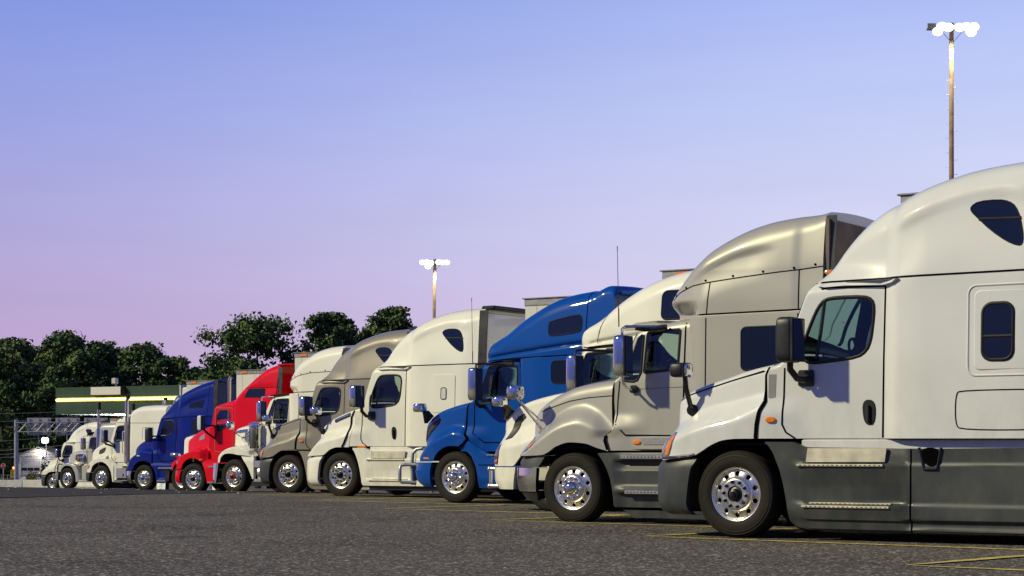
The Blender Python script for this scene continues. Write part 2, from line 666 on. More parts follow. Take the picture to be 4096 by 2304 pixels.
def asphalt_material(name, base, light, patch):
    m = bpy.data.materials.new(name)
    m.use_nodes = True
    nt = m.node_tree
    N, L = nt.nodes, nt.links
    b = N['Principled BSDF']
    b.inputs['Roughness'].default_value = 0.86
    b.inputs['Specular IOR Level'].default_value = 0.3
    g = N.new('ShaderNodeNewGeometry')
    def noise_n(scale, det, rough=0.55):
        n = N.new('ShaderNodeTexNoise')
        n.inputs['Scale'].default_value = scale
        n.inputs['Detail'].default_value = det
        n.inputs['Roughness'].default_value = rough
        L.new(g.outputs['Position'], n.inputs['Vector'])
        return n
    def mr(src, a, b2, c, d):
        x = N.new('ShaderNodeMapRange')
        x.inputs['From Min'].default_value = a
        x.inputs['From Max'].default_value = b2
        x.inputs['To Min'].default_value = c
        x.inputs['To Max'].default_value = d
        L.new(src, x.inputs['Value'])
        return x.outputs[0]
    def mixc(f, a, b2, mode='MIX'):
        x = N.new('ShaderNodeMixRGB')
        x.blend_type = mode
        for i, v in ((0, f), (1, a), (2, b2)):
            if hasattr(v, 'links'):
                L.new(v, x.inputs[i])
            elif isinstance(v, (int, float)):
                x.inputs[i].default_value = v if i == 0 else (v, v, v, 1)
            else:
                x.inputs[i].default_value = (*v, 1)
        return x.outputs[0]
    fine = noise_n(30, 3)
    med = noise_n(22, 4)
    big = noise_n(0.33, 5)
    huge = noise_n(0.09, 3)
    vor = N.new('ShaderNodeTexVoronoi')
    vor.inputs['Scale'].default_value = 34
    L.new(g.outputs['Position'], vor.inputs['Vector'])
    c = mixc(mr(big.outputs['Fac'], .46, .66, 0, 1), base, patch)
    c = mixc(mr(huge.outputs['Fac'], .42, .62, 0, .55), c, tuple(x * 1.25 for x in base))
    # light stones of the aggregate
    c = mixc(mr(vor.outputs['Color'], .66, .92, 0, .9), c, light)
    c = mixc(mr(fine.outputs['Fac'], .32, .62, .75, 0), c, (0.012, 0.011, 0.010))
    c = mixc(1.0, c, mr(med.outputs['Fac'], .3, .7, .62, 1.30), 'MULTIPLY')
    c = mixc(1.0, c, mr(noise_n(9, 3).outputs['Fac'], .32, .68, .72, 1.3), 'MULTIPLY')
    # oil drips: scattered dark blots with soft rims
    oil = N.new('ShaderNodeTexVoronoi')
    oil.inputs['Scale'].default_value = 0.42
    L.new(g.outputs['Position'], oil.inputs['Vector'])
    wob = mr(med.outputs['Fac'], 0, 1, -.03, .03)
    ad = N.new('ShaderNodeMath')
    ad.operation = 'ADD'
    L.new(oil.outputs['Distance'], ad.inputs[0])
    L.new(wob, ad.inputs[1])
    c = mixc(mr(ad.outputs[0], .08, .16, .6, 0), c, (0.02, 0.019, 0.018))
    L.new(c, b.inputs['Base Color'])
    bp = N.new('ShaderNodeBump')
    bp.inputs['Strength'].default_value = 0.9
    bp.inputs['Distance'].default_value = 0.012
    L.new(vor.outputs['Distance'], bp.inputs['Height'])
    bp2 = N.new('ShaderNodeBump')
    bp2.inputs['Strength'].default_value = 0.5
    bp2.inputs['Distance'].default_value = 0.02
    L.new(med.outputs['Fac'], bp2.inputs['Height'])
    L.new(bp.outputs[0], bp2.inputs['Normal'])
    L.new(bp2.outputs[0], b.inputs['Normal'])
    return m

ASPHALT = asphalt_material('asphalt', (0.098, 0.087, 0.072), (0.62, 0.56, 0.45), (0.044, 0.039, 0.033))
ASPHALT2 = asphalt_material('asphalt_dark', (0.036, 0.034, 0.032), (0.15, 0.14, 0.13), (0.024, 0.023, 0.022))

def build_ground():
    def axis(a, lo, hi, fine, grow):
        out = [0.0]
        s = fine
        while out[-1] < hi:
            out.append(out[-1] + s)
            if out[-1] > a:
                s *= grow
        neg = []
        s = fine
        v = 0.0
        while v > lo:
            v -= s
            if -v > a:
                s *= grow
            neg.append(v)
        return sorted(neg) + out
    xs = axis(60, -2500, 2500, 2.0, 1.25)
    ys = axis(130, -900, 4000, 2.0, 1.25)
    m = MB()
    m.grid([[(x, y, ground_z(x, y)) for x in xs] for y in ys], 0)
    o = m.build('parking_lot_ground', ASPHALT, angle=80)
    tag(o, kind='structure')
    # second, darker asphalt sheet laid over the ground beyond the stalls
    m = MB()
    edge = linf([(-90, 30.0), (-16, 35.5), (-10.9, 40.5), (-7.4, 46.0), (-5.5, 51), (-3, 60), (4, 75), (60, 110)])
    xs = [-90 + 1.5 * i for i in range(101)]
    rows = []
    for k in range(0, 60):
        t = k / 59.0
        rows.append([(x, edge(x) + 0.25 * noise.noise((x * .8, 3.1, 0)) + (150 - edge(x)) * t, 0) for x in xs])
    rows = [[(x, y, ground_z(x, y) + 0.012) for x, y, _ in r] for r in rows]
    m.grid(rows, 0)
    o = m.build('dark_asphalt_sheet', ASPHALT2, angle=80)
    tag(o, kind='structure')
build_ground()

YELLOW = mat('road_paint_yellow', (0.64, 0.48, 0.11), 0.75, vary=0.5, vscale=6, bump=0.3, bscale=120)
def stall_lines():
    A = (0.77, -0.64)
    B = (0.70, 0.72)
    for k in range(-2, 9):
        ax, ay = 1.55 - 1.88 * k, 22.09 + 5.56 * k
        m = MB()
        for d, Ln in ((A, 17.0), (B, 3.05)):
            n = int(Ln / 0.5)
            rows = []
            for i in range(n + 1):
                t = Ln * i / n
                w = 0.068 * min(1.0, 0.25 + t / 1.2)
                px, py = ax + d[0] * t, ay + d[1] * t
                nx, ny = -d[1] * w, d[0] * w
                j = 0.012 * noise.noise((t * 1.7, k * 3.1, 0.0))
                rows.append([(px + nx + j, py + ny, 0), (px - nx + j, py - ny, 0)])
            lift = 0.007 if d is A else 0.011
            rows = [[(x, y, ground_z(x, y) + lift) for x, y, _ in r] for r in rows]
            m.grid(rows, 0)
        o = m.build('parking_line', YELLOW)
        tag(o, kind='structure')
stall_lines()

# ------------------------------------------------------------------ lofted bodywork
class Skin:
    """Side surface of a piece of bodywork: half-width y as a function of (x, z)."""
    def __init__(s, zb, zt, yf, r, crown=0.05):
        s.zb, s.zt, s.yf, s.r, s.crown = zb, zt, yf, r, crown
    def rad(s, x):
        T, B = s.zt(x), s.zb(x)
        return max(0.004, min(s.r(x), 0.8 * (T - B), 0.7 * s.yf(x, T)))
    def __call__(s, x, z):
        T = s.zt(x)
        r = s.rad(x)
        y = s.yf(x, min(z, T))
        if z > T - r:
            q = min(1.0, (z - T + r) / r)
            y -= r * (1 - sqrt(max(0.0, 1 - q * q)))
        return max(0.02, y)
    def mesh(s, mb, xs, nside=30, narc=8, ntop=8, mi=0, cut=None, mfun=None, warp=None, caps=(True, True), lip=0.0, screen=None):
        rows = []
        for x in xs:
            T, B = s.zt(x), s.zb(x)
            r = s.rad(x)
            L = []
            if lip:
                L.append((x, max(0.05, s.yf(x, B) - lip), B + 0.004))
            for i in range(nside):
                z = B + (T - r - B) * i / (nside - 1)
                L.append((x, s.yf(x, z), z))
            for i in range(1, narc + 1):
                a = pi / 2 * i / narc
                z = T - r + r * sin(a)
                L.append((x, s.yf(x, min(z, T)) - r * (1 - cos(a)), z))
            y0, z0 = L[-1][1], L[-1][2]
            for i in range(1, ntop + 1):
                y = y0 * (1 - i / ntop)
                q = y / y0 if y0 > 1e-6 else 0
                L.append((x, y, z0 + s.crown * (1 - q * q)))
            R = [(p[0], -p[1], p[2]) for p in L[-2::-1]]
            row = L + R
            if warp:
                row = [(p[0] + warp(p[0], p[2]), p[1], p[2]) for p in row]
            rows.append(row)
        n = len(rows[0])
        k0 = (1 if lip else 0) + nside + narc - 1
        o = len(mb.v)
        mb.v.extend(p for r in rows for p in r)
        for i in range(len(rows) - 1):
            for k in range(n - 1):
                q = (o + i * n + k, o + (i + 1) * n + k, o + (i + 1) * n + k + 1, o + i * n + k + 1)
                c = [sum(mb.v[j][d] for j in q) / 4 for d in range(3)]
                if screen and screen[1] < c[0] < screen[0] and k0 <= k < n - 1 - k0:
                    continue
                if cut and abs(c[1]) > 0.3 and any(inpoly(c[0], c[2], P) for P in cut):
                    continue
                mb.f.append(q if xs[0] > xs[-1] else q[::-1])
                mb.m.append(mfun(c[0], abs(c[1]), c[2]) if mfun else mi)
        if caps[0]:
            mb.f.append(tuple(o + k for k in range(n)))
            mb.m.append(mi)
        if caps[1]:
            mb.f.append(tuple(o + (len(rows) - 1) * n + k for k in range(n))[::-1])
            mb.m.append(mi)

def side_panel(mb, xs, zb, zt, yf, mi=0, nz=16, depth=0.10, sides=(1, -1)):
    # a skirt hanging at the side: outer face plus returns inwards along its rim
    for sgn in sides:
        rows = []
        for x in xs:
            B, T = zb(x), zt(x)
            if T - B < 0.01:
                T = B + 0.01
            L = [(x, sgn * (yf(x, B) - depth), B + 0.005)]
            for i in range(nz + 1):
                z = B + (T - B) * i / nz
                L.append((x, sgn * yf(x, z), z))
            L.append((x, sgn * (yf(x, T) - depth), T - 0.002))
            rows.append(L)
        # returns at both ends
        f = [(p[0], p[1] - sgn * depth, p[2]) for p in rows[0]]
        e = [(p[0], p[1] - sgn * depth, p[2]) for p in rows[-1]]
        mb.grid([f] + rows + [e], mi, False, (sgn > 0) != (xs[0] < xs[-1]))

def bumper_mesh(mb, zs, xr, xf, w, p=2.5, n=26, mi=0, inset=None):
    rows = []
    for z in zs:
        a, b, ww = xr(z), xf(z), w(z)
        L = []
        for i in range(n + 1):
            t = i / n
            ang = pi / 2 * t
            y = ww * (cos(ang) ** (2 / p))
            x = a + (b - a) * (sin(ang) ** (2 / p))
            L.append((x, y, z))
        L = [(a, ww - 0.08, z)] + L
        R = [(q[0], -q[1], q[2]) for q in L[-2::-1]]
        rows.append(L + R)
    top = [(min(q[0], q[0] - 0.1), q[1] * 0.9, q[2] - 0.005) for q in rows[-1]]
    bot = [(min(q[0], q[0] - 0.1), q[1] * 0.9, q[2] + 0.005) for q in rows[0]]
    mb.grid([bot] + rows + [top], mi, False, True)

# ------------------------------------------------------------------ wheels
_wheel_cache = {}
def rim_mesh(style):
    """polished disc wheel with ten hand holes; y points outwards"""
    m = MB()
    def dep(r):
        return pchip([(0.10, 0.035), (0.165, 0.035), (0.185, 0.022), (0.20, -0.004), (0.262, -0.030), (0.277, -0.034), (0.286, -0.004), (0.300, 0.010), (0.310, 0.012)])(r)
    n = 120
    def ring(rs):
        m.grid([[(r * cos(2 * pi * k / n), dep(r), r * sin(2 * pi * k / n)) for k in range(n)] for r in rs], 0, True, False)
    r1, r2 = 0.200, 0.274
    ring([0.095, 0.12, 0.15, 0.165, 0.175, 0.185, 0.193, r1])
    ring([r2, 0.280, 0.285, 0.291, 0.300, 0.308, 0.312])
    # sector quads around each hand hole
    hr, hc = 0.0285, 0.237
    per = n // 10
    for s in range(10):
        a0 = 2 * pi * s / 10
        ca = a0 + pi / 10
        cx, cz = hc * cos(ca), hc * sin(ca)
        B = []
        for k in range(per + 1):
            B.append((r1, a0 + 2 * pi * k / n))
        for j in range(1, 6):
            B.append((r1 + (r2 - r1) * j / 6, a0 + 2 * pi / 10))
        for k in range(per, -1, -1):
            B.append((r2, a0 + 2 * pi * k / n))
        for j in range(5, 0, -1):
            B.append((r1 + (r2 - r1) * j / 6, a0))
        Bp = [(r * cos(a), r * sin(a)) for r, a in B]
        rows = []
        for t in (0.0, 0.35, 0.7, 1.0):
            L = []
            for bx, bz in Bp:
                dx, dz = bx - cx, bz - cz
                d = hypot(dx, dz)
                hx, hz = cx + dx / d * hr, cz + dz / d * hr
                x, z = bx + (hx - bx) * t, bz + (hz - bz) * t
                L.append((x, dep(hypot(x, z)) - (0.004 if t == 1.0 else 0), z))
            rows.append(L)
        rows.append([(p[0], p[1] - 0.02, p[2]) for p in rows[-1]])
        m.grid(rows, 0, True, True)
    # ten wheel nuts
    for k in range(10):
        a = 2 * pi * k / 10 + 0.1
        c = (0.143 * cos(a), 0.03, 0.143 * sin(a))
        ln = {'spike': 0.085, 'chrome': 0.062, 'dark': 0.045}[style]
        prof = [(0.021, 0), (0.021, 0.018), (0.0165, 0.02), (0.016, ln * .75), (0.011, ln), (0.0, ln + .004)]
        if style == 'spike':
            prof = [(0.022, 0), (0.022, 0.03), (0.016, 0.06), (0.004, 0.115), (0, 0.118)]
        m.lathe(prof, 10, 2 if style == 'dark' else 1, 'y', c)
    # barrel behind the disc
    m.lathe([(0.280, -0.03), (0.262, -0.10), (0.255, -0.20), (0.03, -0.21)], 48, 3)
    return m
def hub_mesh(kind):
    m = MB()
    if kind == 'dome':
        m.lathe([(0.105, 0.03), (0.104, 0.055), (0.098, 0.075), (0.088, 0.10), (0.07, 0.122), (0.045, 0.138), (0.02, 0.145), (0.0, 0.146)], 36)
    elif kind == 'orange':
        m.lathe([(0.108, 0.036), (0.10, 0.05), (0.075, 0.07), (0.072, 0.10), (0.05, 0.115), (0.0, 0.118)], 28, 0)
        m.lathe([(0.062, 0.10), (0.06, 0.125), (0.035, 0.14), (0.0, 0.142)], 20, 1)
    else:
        m.lathe([(0.108, 0.030), (0.10, 0.028), (0.085, 0.020), (0.062, 0.03), (0.055, 0.075), (0.05, 0.085), (0.036, 0.09), (0.032, 0.125), (0.024, 0.135), (0.0, 0.137)], 28)
    return m
def tyre_mesh():
    m = MB()
    W = 0.28
    prof = [(0.300, -0.02), (0.305, 0.004), (0.318, 0.022), (0.345, 0.034), (0.39, 0.039), (0.425, 0.034), (0.432, 0.037), (0.438, 0.033), (0.455, 0.026), (0.462, 0.028), (0.468, 0.022), (0.482, 0.008), (0.492, -0.008), (0.497, -0.026)]
    tread = []
    for c in range(5):
        a = -0.03 - c * 0.046
        tread += [(0.4985, a), (0.5, a - 0.006), (0.5, a - 0.034), (0.4985, a - 0.038), (0.486, a - 0.039), (0.486, a - 0.045)]
    back = [(r, -W - h + 0.03) for r, h in prof[::-1]]
    m.lathe(prof + tread + back + [(0.25, -W - 0.01), (0.02, -W - 0.01)], 72)
    # siping across the shoulder
    return m
def make_wheel(parent, hub, x, y, side, turn=0.0, D=1.0, dual=False):
    """wheel > rim, hub; the tyre is the wheel's own mesh"""
    style = {'dome': 'chrome', 'bare': 'dark', 'barec': 'chrome', 'orange': 'spike'}[hub]
    if 'tyre' not in _wheel_cache:
        t = tyre_mesh().build('tyre', RUBBER, None, angle=30)
        _wheel_cache['tyre'] = t.data
        bpy.data.objects.remove(t)
    def part(name, key, builder, mats, par, ang=35):
        if key not in _wheel_cache:
            o = builder().build(name, mats, None, angle=ang)
            _wheel_cache[key] = o.data
            bpy.data.objects.remove(o)
        o = bpy.data.objects.new(name, _wheel_cache[key])
        COL.objects.link(o)
        o.parent = par
        return o
    wh = empty('wheel', (x, y * side, 0.5 * D), 0.0)
    wh.parent = parent
    wh.rotation_euler = (0, 0.3 * x, (0 if side > 0 else pi) + turn)
    wh.scale = (D, D, D)
    ty = part('tyre', 'tyre', None, None, wh)
    part('rim', 'rim_' + style, lambda: rim_mesh(style), [ALU, CHROME, DARKP, FRAMEB], wh)
    hk = {'dome': [CHROME], 'bare': [DARKP], 'barec': [DARKP], 'orange': [ORANGE, DARKP]}[hub]
    part('hub', 'hub_' + hub, lambda: hub_mesh('bare' if hub == 'barec' else hub), hk, wh)
    return wh

# ------------------------------------------------------------------ small truck parts
def mirror(parent, x0, x1, y0, y1, z0, z1, style='black', arms=(), r=0.022):
    m = MB()
    shell = {'black': 0, 'chrome': 1, 'white': 2}[style]
    cx, cy, cz = (x0 + x1) / 2, (y0 + y1) / 2, (z0 + z1) / 2
    m.superq(cx + 0.02, cy, cz, abs(x1 - x0) / 2, (y1 - y0) / 2, (z1 - z0) / 2, 0.32, 28, shell)
    # dark rim and glass facing backwards
    xb = min(x0, x1) + 0.015
    m.cbox(xb - 0.012, xb + 0.03, y0 + 0.012, y1 - 0.012, z0 + 0.012, z1 - 0.012, 0.01, 0)
    o = m.build('mirror', [DARKP, CHROME, WHITE], parent)
    g = MB()
    P = rrect(y0 + 0.03, z0 + 0.03, y1 - 0.03, z1 - 0.03, 0.03)
    g.add([(xb - 0.016, a, b) for a, b in P], [tuple(range(len(P)))])
    g.build('mirror_glass', CHROME, o)
    for path, rr, mi in arms:
        a = MB()
        a.tube(path, rr, 10, mi)
        a.build('mirror_arm', [DARKP, CHROME], o)
    return o

def hood_mirror(parent, cx, cy, cz, sx, sy, sz, style, arms, tilt=0):
    m = MB()
    m.superq(cx + sx * .25, cy, cz, sx * 0.75, sy, sz, 0.45, 20, 0 if style == 'black' else 1)
    m.cbox(cx - sx * .62, cx - sx * .38, cy - sy, cy + sy, cz - sz, cz + sz, 0.012, 0 if style != 'chrome' else 1)
    m.superq(cx - sx * .55, cy, cz, sx * 0.35, sy * .88, sz * .88, 0.4, 16, 1)
    o = m.build('hood_mirror', [DARKP, CHROME], parent)
    for path, rr, mi in arms:
        a = MB()
        a.tube(path, rr, 10, mi)
        a.build('mirror_arm', [DARKP, CHROME], o)
    return o

def chassis(parent, xr=-4.6, xf=0.75, floor=0.30, wide=1.0):
    m = MB()
    for s in (1, -1):
        m.box(xr - 2.6, xf + 0.1, s * 0.36, s * 0.44, 0.62, 0.88)
        m.box(-0.62, 0.62, s * 0.60, s * 0.64, 0.36, 1.08)
    m.box(-0.6, 0.5, -0.35, 0.35, 0.34, 0.95)
    m.box(-0.09, 0.09, -1.0, 1.0, 0.40, 0.54)
    m.box(xr, -0.80, -wide, wide, floor, 1.12)
    m.box(-0.72, 0.66, -1.02, 1.02, 1.06, 1.09)
    o = m.build('chassis', FRAMEB, parent, flat=True)
    return o

def cab_inside(parent, x_front, x_door, z_sill, z_belt, w, seats=True, curtain=True):
    m = MB()
    m.box(x_door - 0.55, x_front, -w, w, z_sill, z_sill + 0.05)
    # dash, seat with headrest, second seat
    m.cbox(x_front - 0.55, x_front - 0.02, -w + .05, w - .05, z_belt - 0.35, z_belt - 0.06, 0.05)
    for s in (0.52, -0.52):
        m.superq(x_door + 0.35, s, z_belt - 0.35, 0.26, 0.25, 0.09, 0.5, 16)
        m.superq(x_door + 0.07, s, z_belt + 0.05, 0.085, 0.24, 0.42, 0.5, 16)
        m.superq(x_door + 0.05, s, z_belt + 0.52, 0.06, 0.13, 0.12, 0.5, 14)
    # steering wheel, seen nearly edge-on
    c = Vector((x_front - 0.62, 0.52, z_belt + 0.03))
    ax1 = Vector((0.35, 0, 0.94)).normalized()
    ax2 = Vector((0, 1, 0))
    n = 28
    m.tube([tuple(c + (ax1 * cos(2 * pi * k / n) + ax2 * sin(2 * pi * k / n)) * 0.235) for k in range(n + 1)], 0.017, 8, 0, False)
    m.tube([tuple(c), tuple(c + Vector((0.3, 0, -0.25)))], 0.03, 8)
    m.tube([tuple(c - ax1 * .22), tuple(c + ax1 * .22)], 0.012, 6)
    m.tube([tuple(c - ax2 * .22), tuple(c + ax2 * .22)], 0.012, 6)
    if curtain:
        rows = []
        for z in (z_sill, z_belt + 0.2, z_belt + 0.95):
            rows.append([(x_door - 0.42 + 0.035 * sin(k * 1.9), -w + 2 * w * k / 40, z) for k in range(41)])
        m.grid(rows, 1)
    o = m.build('cab_interior', [CABIN, CURTAIN], parent)
    return o

def window(parent, name, poly, surf, glass, seal=0.05, sides=(1,), off=0.008, divider=None, sealmat=None):
    g = MB()
    for s in sides:
        g.patch(poly, surf, off, 0.004, 0, 4, s)
    o = g.build(name, glass, parent)
    f = MB()
    for s in sides:
        f.ribbon(poly, seal, surf, off + 0.003, 0, True, s, 0.05, 0.008)
        if divider:
            f.ribbon(divider, 0.045, surf, off + 0.005, 0, False, s, 0.1, 0.006)
    f.build('window_frame', sealmat or SEAL, o)
    return o

def text_mesh(name, body, size, m, parent=None, extrude=0.003):
    c = bpy.data.curves.new(name, 'FONT')
    c.body = body
    c.size = size
    c.extrude = extrude
    c.align_x = 'CENTER'
    c.align_y = 'CENTER'
    o = bpy.data.objects.new(name, c)
    COL.objects.link(o)
    dg = bpy.context.evaluated_depsgraph_get()
    me = bpy.data.meshes.new_from_object(o.evaluated_get(dg))
    bpy.data.objects.remove(o)
    bpy.data.curves.remove(c)
    me.materials.clear()
    me.materials.append(m)
    o = bpy.data.objects.new(name, me)
    COL.objects.link(o)
    o.parent = parent
    return o

def mudflap_box(parent, x0, x1, y0, y1, z0, z1, name='mud_flap'):
    m = MB()
    m.cbox(x0, x1, y0, y1, z0, z1, 0.01)
    return m.build(name, DARKP, parent)

# ------------------------------------------------------------------ body builders
def wfun(w, tum=(2.0, 0.05), roof=(2.885, 0.10), nose=None, flare=None, extra=None):
    W = pchip(w)
    def f(x, z):
        y = W(x)
        y -= tum[1] * max(0.0, z - tum[0])
        if z > roof[0]:
            y -= roof[1] * (z - roof[0])
        if nose and x > nose[0]:
            y -= nose[1] * (x - nose[0]) ** 2 * sstep(nose[2], nose[2] + 0.35, z)
        if flare:
            y += flare[2] * sstep(flare[1] + .12, flare[1] - .12, z) * sstep(flare[0] - 0.55, flare[0], x)
        if extra:
            y += extra(x, z)
        return y
    return f

def ridge_step(pts, d, wid=0.06, fade=0.9):
    """metal set inwards below a crease line, easing back further down"""
    R = pchip(pts)
    xs = sorted(p[0] for p in pts)
    def f(x, z):
        e = sstep(xs[0] - 0.25, xs[0] + 0.25, x) * sstep(xs[-1] + 0.02, xs[-1] - 0.5, x)
        t = R(x) - z
        return -d * e * sstep(-wid * .3, wid, t) * (1 - sstep(wid, fade, t))
    return f

def hood(parent, top, low, crest, wt, wf, pm, soft=0.13, r=0.12, warp=None, x0=None, x1=None, fender=None, gaps=(), n=60, crown=0.10, seams=(), name='hood', lip=0.05, bulge=0.0, rear_gap=None):
    ZT, ZB, ZC = pchip(top), pchip(low), pchip(crest)
    WT, WF = pchip(wt), pchip(wf)
    def yf(x, z):
        t = sstep(ZC(x) + soft, ZC(x) - soft * 0.9, z)
        a = WT(x) + 0.05 * max(0.0, ZT(x) - z)
        return a + max(0.0, WF(x) - a) * t + bulge * t * sstep(ZB(x) - .02, ZB(x) + 0.15, z) * 0
    sk = Skin(ZB, ZT, yf, lambda x: r, crown)
    xf = x0 if x0 is not None else max(p[0] for p in top)
    xr = x1 if x1 is not None else min(p[0] for p in top)
    mid = lambda x: ZT(x) + 0.6 * ZB(x)
    xs = sample_x(mid, xf, xr, n)
    mb = MB()
    mf = None
    if fender:
        mf = lambda x, y, z: 2 if z < ZC(x) + soft * 0.6 and y > WT(x) - 0.05 else 0
    sk.mesh(mb, xs, 34, 7, 7, 0, None, mf, warp, (True, True), lip)
    if warp:
        base = sk
        def wsk(x, z):
            return base(x - warp(x, z), z)
    for pts, w in gaps:
        for s in (1, -1):
            mb.ribbon(pts, w, sk, 0.004, 1, False, s)
    if rear_gap:
        for s in (1, -1):
            mb.ribbon(rear_gap, .042, lambda x, z: sk(x, z) + .004, 0.010, 1, False, s, .04)
    o = mb.build(name, [pm, GAP, fender or pm], parent, angle=50)
    return o, sk

def body(parent, name, top, zb, w, pm, r, n=70, nside=40, crown=0.05, x0=None, x1=None, cut=None, gaps=(), warp=None, closed_back=True, both=True, narc=10, extras=None, screen=None):
    ZT = pchip(top)
    ZB = linf(zb) if isinstance(zb, (list, tuple)) else (lambda x: zb)
    RR = pchip(r)
    sk = Skin(ZB, ZT, w, RR, crown)
    xf = x0 if x0 is not None else max(p[0] for p in top)
    xr = x1 if x1 is not None else min(p[0] for p in top)
    xs = sample_x(ZT, xf, xr, n)
    mb = MB()
    sk.mesh(mb, xs, nside, narc, 8, 0, cut, None, warp, (True, closed_back), 0.0, screen)
    for g in gaps:
        pts, wd = g[0], g[1]
        cl = len(g) > 2 and g[2]
        mi = g[3] if len(g) > 3 else 1
        for s in ((1, -1) if both else (1,)):
            mb.ribbon(pts, wd, sk, 0.004, mi, cl, s)
    if extras:
        extras(mb, sk)
    o = mb.build(name, [pm, GAP, SEAM], parent, angle=40)
    return o, sk

def windscreen(parent, sk, xa, xb, inset=0.08):
    """glass laid on the raked front of a cab between two stations"""
    xs = sample_x(sk.zt, xa, xb, 14)
    rows = []
    for x in xs:
        r = sk.rad(x)
        T = sk.zt(x)
        y0 = sk.yf(x, T) - r * 0.5
        rows.append([(x + 0.008, y0 * k / 8.0, T + 0.006 + sk.crown * (1 - (k / 8.0) ** 2)) for k in range(-8, 9)])
    m = MB()
    m.grid(rows, 0)
    o = m.build('windscreen', WSHIELD, parent)
    fix_normals(o)
    return o

def lamp_patch(parent, name, poly, sk, mats, amber=None, off=0.01, both=True, bev=0.012):
    m = MB()
    for s in ((1, -1) if both else (1,)):
        m.patch(poly, sk, off, 0.03, 0, 3, s, bev)
        if amber:
            m.patch(amber, sk, off + 0.004, 0.006, 1, 3, s)
    return m.build(name, mats, parent)

def oval(cx, cz, a, b, rot=0.0, n=18):
    return [(cx + a * cos(2 * pi * k / n) * cos(rot) - b * sin(2 * pi * k / n) * sin(rot), cz + a * cos(2 * pi * k / n) * sin(rot) + b * sin(2 * pi * k / n) * cos(rot)) for k in range(n)]

def truck_root(pos, label, group='semi trucks parked side by side in the row'):
    X, Y, g = pos
    o = empty('semi_truck', (X, Y, g), pi - TH)
    tag(o, label, 'truck', group)
    return o

def step_plate(parent, x0, x1, y, z, t=0.028, m=None, d=0.07):
    b = MB()
    for s in (1, -1):
        b.cbox(min(x0, x1), max(x0, x1), min(s * y, s * (y - d)), max(s * y, s * (y - d)), z - t, z, 0.006)
        k = int(abs(x1 - x0) / 0.055)
        for i in range(k):
            x = min(x0, x1) + 0.03 + i * 0.055
            b.box(x, x + 0.022, min(s * (y - .002), s * (y + .003)), max(s * (y - .002), s * (y + .003)), z - t * .62, z - t * .38, 1)
    return b.build('step', [m or ALUW, GAP], parent)

def extender(parent, x0, x1, z0, z1, y=1.2, m=None, t=0.025, lean=0.0, name='side_extender'):
    b = MB()
    for s in (1, -1):
        pts = []
        n = 10
        rows = []
        for i in range(n + 1):
            z = z0 + (z1 - z0) * i / n
            yy = y - lean * max(0, (z - z0)) ** 2
            rows.append([(x0, s * (yy - t), z), (x0, s * yy, z), (x1, s * (yy - .015), z), (x1, s * (yy - .015 - t), z)])
        b.grid(rows, 0, True, s < 0)
        b.add([p for p in rows[-1]], [(0, 1, 2, 3)])
        b.add([p for p in rows[0]], [(3, 2, 1, 0)])
    o = b.build(name, m or DARKP, parent, angle=30)
    fix_normals(o)
    return o

def deck(parent, sk, xa, xb, m, z1f, z0=1.2, w=1.2):
    """rear wall of the sleeper, a few hose loops and the brackets under the roof edge"""
    for y in (0.45, 0.1):
        b = MB()
        b.tube([(xa - .02, y, 1.9), (xa - .02, y + .02, 2.5), (xa - .05, y - .08, 2.75), (xa - .1, y - .22, 2.8), (xa - .16, y - .34, 2.6), (xa - .3, y - .42, 2.0)], 0.02, 8)
        b.build('air_hose', DARKP, parent)

# ------------------------------------------------------------------ the raised-roof sleeper truck of the first kind
CASC_TOP = [(-.30, 1.94), (-.45, 1.975), (-.55, 2.03), (-.64, 2.16), (-.70, 2.38), (-.80, 2.68), (-.87, 2.84), (-.95, 2.94), (-1.011, 3.015), (-1.095, 3.13), (-1.211, 3.285), (-1.36, 3.45), (-1.524, 3.592), (-1.718, 3.71), (-1.911, 3.788), (-2.149, 3.89), (-2.385, 3.965), (-2.694, 4.038), (-3.0, 4.075), (-3.3, 4.092), (-3.72, 4.10)]
CASC_WIN = [(-1.665, 2.57), (-1.650, 2.377), (-1.628, 2.207), (-1.583, 2.10), (-1.481, 2.03), (-1.213, 2.0), (-0.91, 1.975), (-0.825, 2.02), (-0.80, 2.116), (-0.868, 2.309), (-0.931, 2.461), (-0.998, 2.598), (-1.075, 2.679), (-1.214, 2.697), (-1.542, 2.693), (-1.635, 2.655)]
CASC_ROOFWIN = [(-2.748, 3.60), (-2.83, 3.65), (-3.05, 3.655), (-3.169, 3.626), (-3.244, 3.566), (-3.303, 3.44), (-3.343, 3.25), (-3.332, 3.164), (-3.288, 3.15), (-3.169, 3.203), (-2.99, 3.331), (-2.839, 3.472), (-2.758, 3.55)]
